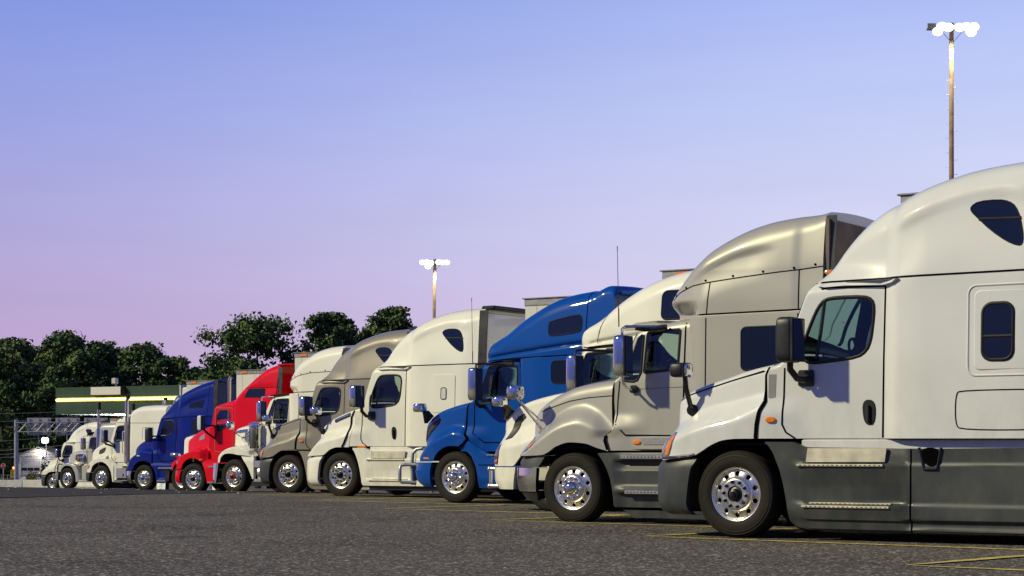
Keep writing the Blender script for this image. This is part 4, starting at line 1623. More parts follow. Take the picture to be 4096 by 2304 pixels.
    hood_mirror(T, .875, 1.30, 1.865, .11, .10, .10, 'chrome', [([(.87, 1.28, 1.78), (.60, y0 - .02, 1.30)], .016, 1), ([(.84, 1.24, 1.73), (.72, hs(.72, 1.46) - .02, 1.46)], .014, 1), ([(.605, y0 + .03, 1.30), (.60, y0 - .05, 1.28)], .06, 0)])
    return T
silver_truck()

# ------------------------------------------------------------------ the two trucks with stepped roofs and dark cheek vents
def stepped_truck(pos, label, pm, old=False, hub='dome'):
    T = truck_root(pos, label)
    HR = -.25
    if not old:
        shear = linf([(1.05, .11), (1.20, -.06), (1.25, -.09), (1.332, -.01), (1.512, .0), (1.85, -.02), (1.95, -.07)])
        top = [(1.02, .84), (1.005, .95), (.985, 1.12), (.965, 1.43), (.953, 1.51), (.90, 1.555), (.852, 1.58), (.701, 1.676), (.476, 1.782), (.227, 1.85), (-.019, 1.908), (HR, 1.96)]
        low = [(1.03, .80), (.866, .80), (.60, .80), (.491, .805), (.45, .87), (.416, .93), (.293, 1.032), (.096, 1.104), (-.125, 1.104), (HR, 1.05)]
        crest = [(1.03, .90), (.831, 1.03), (.631, 1.18), (.332, 1.32), (.15, 1.39), (.037, 1.415), (-.159, 1.405), (HR, 1.33)]
        wt_ = [(1.02, .52), (.97, .72), (.9, .84), (.7, .95), (.3, 1.04), (HR, 1.10)]
        wf_ = [(1.03, .88), (.95, 1.02), (.85, 1.12), (.7, 1.19), (.45, 1.235), (0, 1.245), (HR, 1.24)]
    else:
        shear = linf([(1.05, .06), (1.3, .02), (2.0, -.03)])
        top = [(1.26, .80), (1.25, .95), (1.20, 1.10), (1.16, 1.34), (1.11, 1.54), (1.04, 1.62), (.90, 1.69), (.733, 1.78), (.439, 1.872), (.025, 1.952), (HR, 1.995)]
        low = [(1.26, .755), (1.1, .755), (.70, .755), (.65, .79), (.564, .887), (.46, .992), (.30, 1.07), (.1, 1.12), (-.1, 1.11), (HR, 1.05)]
        crest = [(1.26, 1.0), (1.1, 1.15), (.972, 1.20), (.6, 1.25), (.3, 1.33), (0, 1.38), (HR, 1.33)]
        wt_ = [(1.26, .50), (1.2, .66), (1.1, .82), (.95, .93), (.5, 1.02), (HR, 1.10)]
        wf_ = [(1.26, .86), (1.2, 1.02), (1.1, 1.12), (.9, 1.20), (.6, 1.235), (0, 1.245), (HR, 1.23)]
    hw = lambda x, z: shear(z) * max(0.0, min(1.0, (-x + .05) / .30)) if x < .05 else 0.0
    cw = lambda x, z: shear(z) * max(0.0, min(1.0, (x + .62) / .34)) if x > -.62 else 0.0
    h, hs = hood(T, top, low, crest, wt_, wf_, pm, .12 if not old else .2, .10, hw, n=64, rear_gap=[(-.315, 1.93), (-.27, 1.85), (-.246, 1.512), (-.258, 1.332), (-.335, 1.24), (-.25, 1.15), (-.14, 1.07)] if not old else None)
    if not old:
        V = [(.915, 1.20), (.915, 1.24), (.885, 1.39), (.80, 1.47), (.70, 1.53), (.44, 1.635), (.47, 1.56), (.69, 1.385)]
        vent_mesh(h, V, hs)
        lamp_patch(T, 'marker_light', [(.76, .882), (.74, .85), (.585, .848), (.60, .885)], hs, [AMBER], None, .012)
        bumper(T, [(.31, .555), (.609, .555), (.785, .505)], [(.31, 1.05), (.42, 1.22), (.60, 1.30), (.785, 1.26)], [(.31, 1.16), (.42, 1.22), (.785, 1.235)], [.312, .33, .37, .42, .50, .60, .70, .75, .783], pm, 2.5)
    else:
        V = [(.93, 1.21), (.84, 1.397), (.80, 1.51), (.72, 1.60), (.38, 1.72), (.36, 1.67), (.60, 1.58), (.68, 1.48), (.75, 1.28)]
        V = [(.925, 1.205), (.84, 1.40), (.80, 1.515), (.73, 1.585), (.60, 1.64), (.56, 1.585), (.66, 1.50), (.72, 1.35), (.79, 1.24)]
        vent_mesh(h, V, hs, frame=GREYP)
        HL = [(1.06, .77), (1.24, .77), (1.245, .90), (1.20, 1.02), (1.10, 1.11), (.98, 1.145), (1.0, 1.05)]
        lamp_patch(T, 'headlight', HL, hs, [mat('smoked_lens', (.10, .11, .13), .2, .4, coat=1, vary=.6, vscale=25), REDL], [(1.075, .785), (1.20, .785), (1.20, .85), (1.05, .89)], .014)
        bumper(T, [(.36, .705), (.735, .64)], [(.36, 1.30), (.5, 1.42), (.735, 1.45)], [(.36, 1.20), (.5, 1.225), (.735, 1.235)], [.362, .38, .44, .50, .53, .62, .70, .735], pm, 2.6)
        m = MB()
        for y in (.55,):
            for z in (.40, .70):
                m.tube([(1.30, y, z), (1.62, y, z)], .035, 12)
                m.superq(1.62, y, z, .05, .05, .05, 1, 12)
            m.tube([(1.60, y, .40), (1.60, y, .70)], .032, 12)
        m.build('tow_bar', ALU, T)
    g = MB()
    xg = .95 if not old else 1.16
    for i in range(8):
        z = 1.0 + i * .06
        g.box(xg - .08, xg + .035 - .006 * i, -.5, .5, z, z + .02, 1)
    g.box(xg - .1, xg, -.52, .52, .95, 1.48)
    g.build('grille', [DARKP, CHROME], T)
    # the piece of wing behind the wheel
    if not old:
        yp = lambda x, z: 1.245 - .05 * sstep(.5, .25, z) - .04 * sstep(-.5, -.85, x) * sstep(.9, 1.1, z)
        zb = [(-.262, 1.03), (-.35, .985), (-.44, .905), (-.537, .715), (-.585, .517), (-.59, .30), (-4.4, .30)]
        zt = [(-.262, 1.035), (-.29, 1.10), (-.345, 1.205), (-.40, 1.18), (-.585, 1.075), (-.86, .93), (-1.0, .92), (-4.4, .95)]
        skirt(T, zb, zt, yp, pm, -.265, -4.4, (-2.1,), 44, gaps=[([(-.60, .74), (-.9, .74), (-4, .74)], .016)])
    else:
        yp = lambda x, z: 1.24 - .05 * sstep(.5, .25, z)
        skirt(T, [(-.30, 1.03), (-.44, .905), (-.55, .70), (-.60, .30), (-4.4, .30)], [(-.30, 1.1), (-.6, 1.05), (-4.4, 1.0)], yp, pm, -.305, -4.4, (-2.1,), 30)
    step_plate(T, -.80, -1.55, 1.265, .945, .03, ALU)
    # cab and sleeper
    if not old:
        WIN = smooth_poly([(-.728, 2.591), (-.78, 2.64), (-1.361, 2.647), (-1.412, 2.60), (-1.41, 2.157), (-1.381, 2.06), (-1.224, 1.98), (-0.648, 1.903), (-.564, 1.947), (-.556, 2.04), (-0.628, 2.32)], 1)
        ctop = [(-.27, 1.95), (-.36, 1.99), (-.42, 2.10), (-.469, 2.27), (-.519, 2.46), (-.56, 2.60), (-.60, 2.66), (-.75, 2.685), (-1.5, 2.75)]
        rtop = [(-.487, 2.74), (-.495, 2.80), (-.51, 2.84), (-.54, 2.90), (-.58, 2.95), (-.68, 3.055), (-.86, 3.15), (-1.078, 3.258), (-1.276, 3.395), (-1.492, 3.536), (-1.764, 3.673), (-2.054, 3.799), (-2.341, 3.89), (-2.625, 3.943), (-2.992, 3.983)]
    else:
        WIN = smooth_poly([(-.505, 2.0), (-.53, 2.16), (-.66, 2.60), (-.71, 2.63), (-1.30, 2.64), (-1.35, 2.60), (-1.35, 2.10), (-1.30, 2.0), (-.6, 1.92)], 1)
        ctop = [(-.27, 1.98), (-.36, 2.03), (-.42, 2.15), (-.50, 2.45), (-.56, 2.62), (-.60, 2.67), (-.75, 2.70), (-1.5, 2.78)]
        rtop = [(-.343, 2.72), (-.35, 2.76), (-.379, 2.81), (-.446, 2.93), (-.581, 3.05), (-.798, 3.16), (-1.0, 3.29), (-1.111, 3.38), (-1.41, 3.572), (-1.795, 3.745), (-2.153, 3.851), (-2.55, 3.922), (-3.0, 3.97)]
    W0 = [(-.27, 1.15), (-.6, 1.12), (-1.0, 1.12), (-1.5, 1.13)]
    wc = wfun(W0, (2.0, .05), (9, 0), None, (-.36, 1.40, .07))
    gp = [([(-.442, 1.93), (-.43, 1.351), (-.671, 1.171), (-1.49, 1.16)], .019)]
    co, cs = body(T, 'cab', ctop, [(-.27, 1.0), (-1.55, 1.0)], wc, pm, [(-.27, .04), (-.5, .08), (-.7, .10), (-1.6, .05)], 40, 44, .05, x0=-.285, x1=-1.50, cut=[WIN], gaps=gp, warp=cw, screen=(-.385, -.575))
    windscreen(T, cs, -.38, -.58)
    window(T, 'door_window', WIN, cs, GLASSD, .045, (1, -1), .006)
    cab_inside(T, -.45, -1.42, 1.1, 1.98, 1.03)
    ws = wfun([(-1.48, 1.135), (-1.52, 1.175), (-1.62, 1.19), (-2.0, 1.23), (-3.0, 1.24)], (9, 0), (9, 0))
    so, ss = body(T, 'sleeper', [(-1.48, 2.755), (-2.68, 2.787), (-3.0, 2.79)], 1.0, ws, pm, [(-3, .01), (-1, .01)], 24, 36, 0, gaps=[([(-1.494, 2.74), (-1.49, 1.05)], .022)])
    window(T, 'sleeper_window', rrect(-2.98, 2.265, -2.25, 2.69, .09), ss, DGLASS, .025, (1, -1), .006)
    WR = pchip([(-.487, .66), (-.54, .82), (-.65, .95), (-.9, 1.06), (-1.2, 1.13), (-1.6, 1.185), (-2.2, 1.235), (-3.0, 1.24)] if not old else [(-.343, .62), (-.42, .80), (-.55, .93), (-.8, 1.04), (-1.2, 1.12), (-1.6, 1.18), (-2.2, 1.235), (-3.0, 1.24)])
    band = linf([(-.5, 2.76), (-.762, 2.80), (-1.551, 2.875), (-2.68, 2.985), (-3.0, 3.01)])
    # a hollow swage runs up along the joint between cab and roof
    def wr(x, z):
        return WR(x) - .045 * sstep(0.055, -0.01, abs(z - band(x))) * sstep(-.6, -.8, x) - .13 * max(0, z - 3.0) ** 1.2 + .012 * sstep(band(x), band(x) + .1, z)
    gp = [([(-.51, 2.745), (-.602, 2.728), (-1.08, 2.752), (-1.512, 2.766), (-3.0, 2.797)], .019)]
    if old:
        gp.append(([(-.86, 2.79), (-.93, 3.0), (-1.04, 3.30)], .014))
    else:
        gp.append(([(-.60, 2.80), (-.70, 2.95), (-.80, 3.10)], .014))
    ro, rs = body(T, 'roof_fairing', rtop, [(-.487, 2.715), (-.6, 2.705), (-1.08, 2.74), (-3.0, 2.792)] if not old else [(-.343, 2.70), (-.5, 2.69), (-.74, 2.74), (-3, 2.795)], wr, pm, [(-.343, .04), (-.50, .05), (-.6, .12), (-.9, .24), (-1.5, .33), (-3.0, .28)], 80, 44, .04, gaps=gp)
    if not old:
        uw = smooth_poly([(-2.178, 3.386), (-2.225, 3.433), (-2.812, 3.539), (-2.905, 3.479), (-2.905, 3.264), (-2.849, 3.202), (-2.244, 3.15), (-2.187, 3.192)], 1)
        window(T, 'roof_window', uw, rs, DGLASS, .03, (1, -1), .006)
    else:
        window(T, 'roof_window', rrect(-2.85, 3.12, -2.17, 3.58, .1), rs, DGLASS, .035, (1, -1), .006)
    # deflector at the trailing edge
    WX = pchip([(-3.0, 1.24), (-3.58, 1.22)])
    eo, es = body(T, 'side_extender', [(-3.005, 3.95), (-3.04, 3.965), (-3.123, 3.972), (-3.216, 4.014), (-3.363, 4.058), (-3.46, 4.055), (-3.528, 4.015), (-3.56, 3.93)], [(-3.0, 1.2), (-3.6, 1.2)], lambda x, z: WX(x) - .13 * max(0, z - 3.0) ** 1.2, pm, [(-3, .22), (-3.6, .16)], 16, 30, .03, closed_back=False)
    b = MB()
    b.box(-3.50, -3.46, -1.05, 1.05, 1.2, 3.93)
    b.box(-4.05, -3.6, -.95, .95, 3.90, 3.95)
    b.build('rear_wall', pm, T)
    chassis(T, floor=.30)
    for s in (1, -1):
        make_wheel(T, hub, 0, 1.15, s, .03)
    mirror(T, -.79, -.60, 1.34, 1.60, 1.965, 2.59, 'chrome', [
        ([(-.69, 1.45, 2.58), (-.69, 1.45, 2.65), (-.75, 1.40, 2.67), (-.95, 1.2, 2.66), (-1.20, 1.09, 2.655)], .022, 0),
        ([(-.70, 1.45, 1.98), (-.70, 1.43, 1.90), (-.68, 1.3, 1.86), (-.66, 1.12, 1.86)], .04, 0)])
    m = MB()
    m.cbox(-1.32, -1.06, 1.075, 1.125, 2.63, 2.70, .015)
    m.build('mirror_bracket', DARKP, T)
    hx, hz0 = (.81, 1.60) if not old else (.97, 1.57)
    yy = hs(hx - .02, hz0 - .05)
    a = MB()
    dx = hx - .80
    a.add([(.90 + dx, yy + .01, 1.55), (.72 + dx, yy + .01, 1.67), (.70 + dx, 1.13, 1.79), (.80 + dx, 1.13, 1.79), (.88 + dx, yy - .07, 1.55), (.72 + dx, yy - .07, 1.69), (.70 + dx, 1.05, 1.80), (.80 + dx, 1.05, 1.80)], [(0, 1, 2, 3), (7, 6, 5, 4), (0, 3, 7, 4), (1, 5, 6, 2), (3, 2, 6, 7), (0, 4, 5, 1)])
    ho = hood_mirror(T, hx, 1.20, 1.85, .125, .10, .085, 'chrome', [([(hx - .05, 1.17, 1.80), (hx - .06, 1.10, 1.76)], .04, 0)])
    ao = a.build('mirror_stalk', DARKP, ho, flat=True)
    fix_normals(ao)
    if not old:
        # bull bar of bent tube
        m = MB()
        for s in (1, -1):
            m.tube([(1.10, s * .72, 1.06), (1.22, s * .76, 1.04), (1.30, s * .78, .96), (1.32, s * .78, .72), (1.30, s * .78, .40)], .035, 12)
            m.tube([(1.20, s * .80, .735), (1.42, s * .86, .735), (1.49, s * .92, .72), (1.50, s * .94, .64), (1.50, s * .94, .42), (1.47, s * .92, .385), (1.20, s * .80, .38)], .035, 12)
            m.box(1.27, 1.35, s * .72 - .02, s * .72 + .04, .33, .78)
        m.tube([(1.32, -.78, .72), (1.32, .78, .72)], .035, 12)
        m.tube([(1.32, -.78, .45), (1.32, .78, .45)], .035, 12)
        m.build('bull_bar', STEEL, T)
        antenna(T, -.58, 1.40, 2.66, 3.88)
    return T
stepped_truck(POS['T4'], 'bright blue sleeper truck with a steel bull bar', BLUE, False)
stepped_truck(POS['T3'], 'white truck with smoked headlight and mesh hood vent between silver and bright blue trucks', CREAM, True)

# ------------------------------------------------------------------ the other tractors
def tractor(pos, label, pm, S):
    """S: outlines of one make of tractor in its own metres (x forwards from the front axle, z up)"""
    T = truck_root(pos, label)
    shear = linf(S['gap'])
    HR = S['hr']
    hw = lambda x, z: shear(z) * max(0.0, min(1.0, (HR + .4 - x) / .4)) if x < HR + .4 else 0.0
    cw = lambda x, z: shear(z) * max(0.0, min(1.0, (x - (HR - .4)) / .4)) if x > HR - .4 else 0.0
    h, hs = hood(T, S['hood_top'], S['low'], S['crest'], S['wt'], S['wf'], S.get('hood_paint', pm), S.get('soft', .12), S.get('hr_r', .12), hw, n=60, fender=S.get('fender_paint'), gaps=S.get('hood_gaps', ()))
    if 'grille' in S:
        x, w, z0, z1, sm = S['grille']
        g = MB()
        if sm:
            # bright radiator shell with a mesh core
            g.cbox(x - .12, x, -w, -w + .09, z0, z1, .03, 1)
            g.cbox(x - .12, x, w - .09, w, z0, z1, .03, 1)
            g.cbox(x - .12, x, -w + .08, w - .08, z1 - .10, z1 + .004, .03, 1)
            g.box(x - .1, x - .03, -w + .09, w - .09, z0, z1 - .1, 0)
        else:
            g.box(x - .10, x - .02, -w, w, z0, z1, 0)
        k = int((z1 - z0) / .07)
        for i in range(k):
            z = z0 + .03 + i * .07
            g.box(x - .06, x - .01, -w + .1, w - .1, z, z + .025, 1)
        g.build('grille', [DARKP, CHROME], T)
    if 'headlight' in S:
        poly, am, hm = S['headlight']
        lamp_patch(T, 'headlight', poly, hs, [hm, AMBER], am, .012)
    for b in S['bumper']:
        bumper(T, b[0], b[1], b[2], b[3], b[4], b[5] if len(b) > 5 else 2.6)
    co, cs = body(T, 'cab', S['cab_top'], S.get('cab_zb', 1.05), S['cab_w'], pm, S['cab_r'], S.get('cab_n', 60), 44, .05, x0=S['cab_x'][0], x1=S['cab_x'][1], cut=S['cut'], gaps=S.get('cab_gaps', ()), warp=cw, screen=S['screen'])
    windscreen(T, cs, *S['screen'])
    for nm, poly, gm, sl in S['windows']:
        window(T, nm, poly, cs, gm, sl, (1, -1), .006)
    cab_inside(T, S['inside'][0], S['inside'][1], 1.15, S['inside'][2], S['inside'][3], curtain=S.get('curtain', True))
    if 'skirt' in S:
        k = S['skirt']
        skirt(T, k[0], k[1], k[2], k[3], k[4], k[5], k[6], 40, 26)
    for a in S.get('steps', ()):
        step_plate(T, *a)
    chassis(T, floor=S.get('floor', .30), wide=S.get('wide', 1.0))
    for s in (1, -1):
        make_wheel(T, S['hub'], 0, 1.15, s, S.get('turn', .03), S.get('D', 1.0))
    return T, hs, cs

# deep blue truck
def navy_truck():
    WIN = smooth_poly([(-0.792, 2.022), (-0.862, 2.4), (-0.956, 2.62), (-1.04, 2.69), (-1.516, 2.71), (-1.525, 2.225), (-1.237, 2.158), (-1.003, 2.004)], 1)
    ridge = ridge_step([(-1.70, 3.10), (-2.0, 3.32), (-2.5, 3.52), (-3.2, 3.66)], .04, .10, .6)
    S = dict(gap=[(1.0, 0), (2.1, 0)], hr=-.45,
        hood_top=[(.985, .78), (.97, .95), (.93, 1.15), (.885, 1.297), (.888, 1.50), (.865, 1.60), (.80, 1.66), (.517, 1.82), (.134, 1.955), (-.104, 2.0), (-.45, 2.05)],
        low=[(.985, .75), (.75, .76), (.60, .77), (.541, .82), (.422, .986), (.30, 1.07), (.183, 1.126), (0, 1.15), (-.15, 1.144), (-.41, 1.05), (-.45, 1.04)],
        crest=[(1.0, .82), (.943, .984), (.80, 1.16), (.654, 1.30), (.45, 1.42), (.272, 1.49), (.05, 1.56), (-.156, 1.575), (-.45, 1.52)],
        wt=[(.98, .45), (.90, .58), (.86, .70), (.7, .80), (.3, .90), (-.45, 1.02)], wf=[(.98, .98), (.93, 1.08), (.8, 1.18), (.6, 1.225), (0, 1.24), (-.45, 1.20)], soft=.11,
        grille=(.90, .45, .9, 1.52, False),
        headlight=([(.70, 1.16), (.76, .98), (.86, .86), (.93, .90), (.92, 1.02), (.85, 1.14), (.77, 1.20)], [(.90, .90), (.92, .95), (.91, 1.02), (.88, 1.06), (.87, .98)], LENS),
        bumper=[([(.28, .60), (.57, .65), (.76, .60)], [(.28, 1.08), (.41, 1.22), (.76, 1.22)], [(.28, 1.15), (.45, 1.22), (.76, 1.22)], [.285, .31, .36, .42, .50, .60, .70, .755], CHROME)],
        cab_top=[(-.45, 2.02), (-.55, 2.06), (-.60, 2.16), (-.68, 2.45), (-.75, 2.68), (-.79, 2.78), (-.85, 2.92), (-.954, 3.10), (-1.05, 3.20), (-1.235, 3.37), (-1.40, 3.49), (-1.607, 3.62), (-1.924, 3.80), (-2.069, 3.86), (-2.595, 4.05), (-3.0, 4.14), (-3.384, 4.205), (-3.58, 4.255)],
        cab_w=wfun([(-.45, 1.10), (-.9, 1.09), (-1.66, 1.10), (-1.74, 1.14), (-1.82, 1.215), (-2.2, 1.24), (-3.3, 1.24), (-3.58, 1.22)], (2.0, .05), (2.85, .10), (-1.9, .16, 2.75), (-.5, 1.5, .06), ridge),
        cab_r=[(-.45, .05), (-.8, .08), (-1.0, .14), (-1.5, .28), (-2.3, .34), (-3.58, .26)], cab_n=80, cab_x=(-.455, -3.58), cut=[WIN],
        cab_gaps=[([(-.63, 2.02), (-.66, 1.60), (-.70, 1.38), (-.88, 1.13), (-1.63, 1.17)], .019), ([(-1.655, 2.78), (-1.63, 2.0), (-1.62, 1.17)], .022), ([(-.84, 2.76), (-1.749, 2.813), (-3.58, 2.84)], .022), ([(-1.80, 3.2), (-1.80, 1.1)], .019), ([(-3.3, 4.1), (-3.3, 1.1)], .016)],
        screen=(-.58, -.78), windows=[('door_window', WIN, GLASS, .05), ], inside=(-.60, -1.55, 2.02, 1.0), curtain=False,
        skirt=([(-.40, 1.03), (-.443, 1.0), (-.54, .90), (-.632, .785), (-.70, .60), (-.726, .408), (-.749, .305), (-4.4, .305)], [(-.40, 1.035), (-.56, 1.07), (-.786, 1.095), (-1.1, 1.05), (-4.4, 1.05)],
               (lambda x, z: 1.235 - .05 * sstep(.9, .84, z) * sstep(.42, .5, z) * sstep(-.76, -.9, x) - .05 * sstep(.95, 1.1, z)), NAVY, -.405, -4.4, (-2.2,)),
        steps=[(-.839, -1.60, 1.26, .90, .05, ALU), (-.768, -1.60, 1.26, .41, .05, ALU)], hub='dome', turn=.06)
    T, hs, cs = tractor(POS['T9'], 'deep navy blue sleeper truck with chrome bumper corner and two chrome stacks behind it', NAVY, S)
    window(T, 'roof_window', [(-2.34, 3.16), (-2.36, 3.32), (-2.95, 3.47), (-3.05, 3.47), (-3.05, 3.19), (-2.98, 3.165)], cs, DGLASS, .03, (1, -1), .006)
    window(T, 'sleeper_window', rrect(-3.10, 2.15, -2.55, 2.74, .08), cs, DGLASS, .03, (1, -1), .006)
    m = MB()
    for s in (1, -1):
        m.patch([(-1.40, 1.36), (-1.42, 1.33), (-1.60, 1.33), (-1.60, 1.37), (-1.58, 1.395), (-1.44, 1.395)], cs, .02, .03, 0, 3, s, .01)
    m.build('door_handle', CHROME, T)
    m = MB()
    for s in (1, -1):
        m.patch(rrect(.14, 1.325, .30, 1.375, .015), hs, .004, .006, 0, 2, s)
    m.build('fender_sticker', mat('pale_sticker', (.55, .57, .62), .5, vary=.4, vscale=60), T)
    extender(T, -3.585, -3.76, 1.4, 4.22, 1.215, DARKP, lean=.014)
    m = MB()
    for s in (1, -1):
        m.tube([(-4.20, s * .95, .9), (-4.20, s * .95, 4.15), (-4.24, s * .95, 4.25), (-4.34, s * .95, 4.33)], .068, 14)
    m.build('exhaust_stack', CHROME, T)
    m = MB()
    for s in (1, -1):
        m.lathe([(.069, 0), (.072, .1), (.05, .1)], 14, 0, 'z', (-4.345, s * .95, 4.29))
    m.build('stack_tip', FRAMEB, T)
    m = MB()
    m.box(-3.62, -3.58, -1.12, 1.12, 1.1, 4.1)
    m.box(-4.0, -3.6, -1.0, 1.0, 4.12, 4.16)
    m.build('rear_wall', NAVY, T)
    mirror(T, -.66, -.47, 1.32, 1.58, 1.88, 2.43, 'black', [([(-.60, 1.33, 2.10), (-.68, 1.10, 2.10)], .03, 0), ([(-.60, 1.33, 1.96), (-.68, 1.10, 1.955)], .03, 0)])
    antenna(T, -2.2, -1.0, 3.9, 4.9, False)
    return T
navy_truck()

# red truck with wing-like fenders
def red_truck():
    WIN = smooth_poly([(-0.92, 2.797), (-1.50, 2.823), (-1.526, 2.329), (-1.35, 2.27), (-1.189, 2.13), (-0.904, 2.124)], 1)
    S = dict(gap=[(1, 0), (2.5, 0)], hr=-.615, D=1.03,
        hood_top=[(.925, .84), (.91, .95), (.86, 1.08), (.78, 1.20), (.742, 1.355), (.730, 1.712), (.705, 1.81), (.60, 1.885), (.397, 1.985), (.17, 2.075), (-.055, 2.15), (-.355, 2.24), (-.615, 2.29)],
        low=[(.925, .825), (.70, .83), (.56, .84), (.505, .87), (.428, 1.003), (.277, 1.133), (.051, 1.208), (-.149, 1.199), (-.348, 1.117), (-.41, 1.075), (-.45, 1.09), (-.615, 1.17)],
        crest=[(.93, .88), (.845, 1.04), (.743, 1.215), (.60, 1.31), (.491, 1.36), (.163, 1.45), (-.187, 1.525), (-.38, 1.52), (-.50, 1.48), (-.615, 1.40)],
        wt=[(.92, .38), (.78, .46), (.73, .58), (.68, .66), (.5, .72), (.2, .80), (-.615, .97)], wf=[(.925, .92), (.85, 1.06), (.7, 1.16), (.4, 1.22), (-.3, 1.235), (-.615, 1.10)], soft=.085, hr_r=.14,
        grille=(.75, .48, 1.0, 1.75, True), headlight=([(.70, 1.10), (.80, .92), (.88, .90), (.88, .97), (.82, 1.08), (.75, 1.16)], [(.86, .90), (.885, .93), (.86, .99), (.84, .96)], LENS),
        bumper=[([(.36, .586), (.55, .585), (.80, .50)], [(.36, 1.02), (.46, 1.12), (.80, 1.12)], [(.36, 1.15), (.5, 1.21), (.80, 1.21)], [.365, .39, .44, .52, .62, .72, .79], RED)],
        hood_gaps=[([(-.60, 2.27), (-.605, 1.50)], .03)],
        cab_top=[(-.615, 2.25), (-.66, 2.29), (-.70, 2.42), (-.75, 2.68), (-.79, 2.83), (-.81, 2.91), (-.87, 2.965), (-1.0, 3.0), (-1.224, 3.06), (-1.50, 3.12), (-1.705, 3.16), (-1.79, 3.19), (-1.90, 3.28), (-2.015, 3.40), (-2.20, 3.57), (-2.384, 3.72), (-2.75, 3.985), (-3.063, 4.155), (-3.373, 4.25), (-3.65, 4.285)],
        cab_w=wfun([(-.615, 1.02), (-.9, 1.02), (-1.64, 1.04), (-1.70, 1.08), (-1.78, 1.19), (-2.0, 1.22), (-3.65, 1.23)], (2.3, .05), (3.4, .12), None, None, ridge_step([(-2.2, 3.48), (-2.8, 3.60), (-3.6, 3.62)], .03, .08, .5)),
        cab_r=[(-.6, .05), (-.85, .10), (-1.7, .20), (-1.85, .24), (-2.4, .30), (-3.65, .26)], cab_n=80, cab_x=(-.62, -3.65), cut=[WIN],
        cab_gaps=[([(-.858, 2.86), (-.85, 2.2), (-.831, 1.50), (-.87, 1.44), (-1.046, 1.426), (-1.60, 1.43), (-1.655, 1.50), (-1.661, 2.841), (-1.60, 2.88), (-.9, 2.89)], .022, True, 2), ([(-1.80, 3.1), (-1.80, 1.2)], .016), ([(-2.2, 3.52), (-3.65, 3.53)], .016)],
        screen=(-.655, -.80), windows=[('door_window', WIN, GLASS, .045)], inside=(-.66, -1.60, 2.14, .94), curtain=False,
        skirt=([(-.42, 1.05), (-.47, .98), (-.546, .877), (-.60, .72), (-.640, .55), (-.67, .405), (-4.4, .405)], [(-.42, 1.06), (-.62, 1.17), (-.94, 1.175), (-4.4, 1.15)], (lambda x, z: 1.235 - .06 * sstep(.8, 1.15, z)), RED, -.425, -1.75, ()),
        steps=[(-.76, -1.6, 1.26, .94, .05, ALU), (-.70, -1.6, 1.25, .42, .05, ALU)], hub='barec', turn=.12)
    T, hs, cs = tractor(POS['T8'], 'red sleeper truck with rounded wing fenders and a white mirror', RED, S)
    V = [(.015, 1.80), (-.02, 1.905), (-.15, 1.98), (-.30, 2.035), (-.295, 1.86)]
    m = MB()
    for s in (1, -1):
        m.patch(V, hs, .006, .01, 0, 3, s)
    m.build('hood_vent', PERF, T)
    lamp_patch(T, 'marker_light', [(-.31, 1.17), (-.34, 1.12), (-.46, 1.15), (-.45, 1.19)], hs, [AMBER], None, .012)
    window(T, 'sleeper_window', [(-2.30, 3.216), (-2.463, 3.485), (-3.12, 3.495), (-3.15, 3.47), (-3.15, 3.21), (-3.12, 3.195)], cs, DGLASS, .03, (1, -1), .006)
    extender(T, -3.655, -3.83, 1.4, 4.21, 1.215, DARKP, lean=.02)
    m = MB()
    m.cbox(-4.30, -3.65, -1.12, 1.12, 4.235, 4.285, .015)
    m.build('roof_wing', RED, T)
    m = MB()
    m.box(-3.70, -3.66, -1.15, 1.15, 1.2, 3.45)
    m.build('rear_wall', RED, T)
    m = MB()
    m.box(-4.28, -3.70, -1.20, -1.17, 3.2, 4.23)
    m.build('far_extender', RED, T)
    mirror(T, -.72, -.54, 1.32, 1.55, 2.13, 2.63, 'white', [([(-.66, 1.33, 2.30), (-.80, 1.02, 2.30)], .028, 0), ([(-.66, 1.36, 2.16), (-.75, 1.2, 2.0), (-.83, 1.02, 1.88)], .035, 0)])
    antenna(T, -1.0, -.9, 3.0, 4.4, False)
    return T
red_truck()

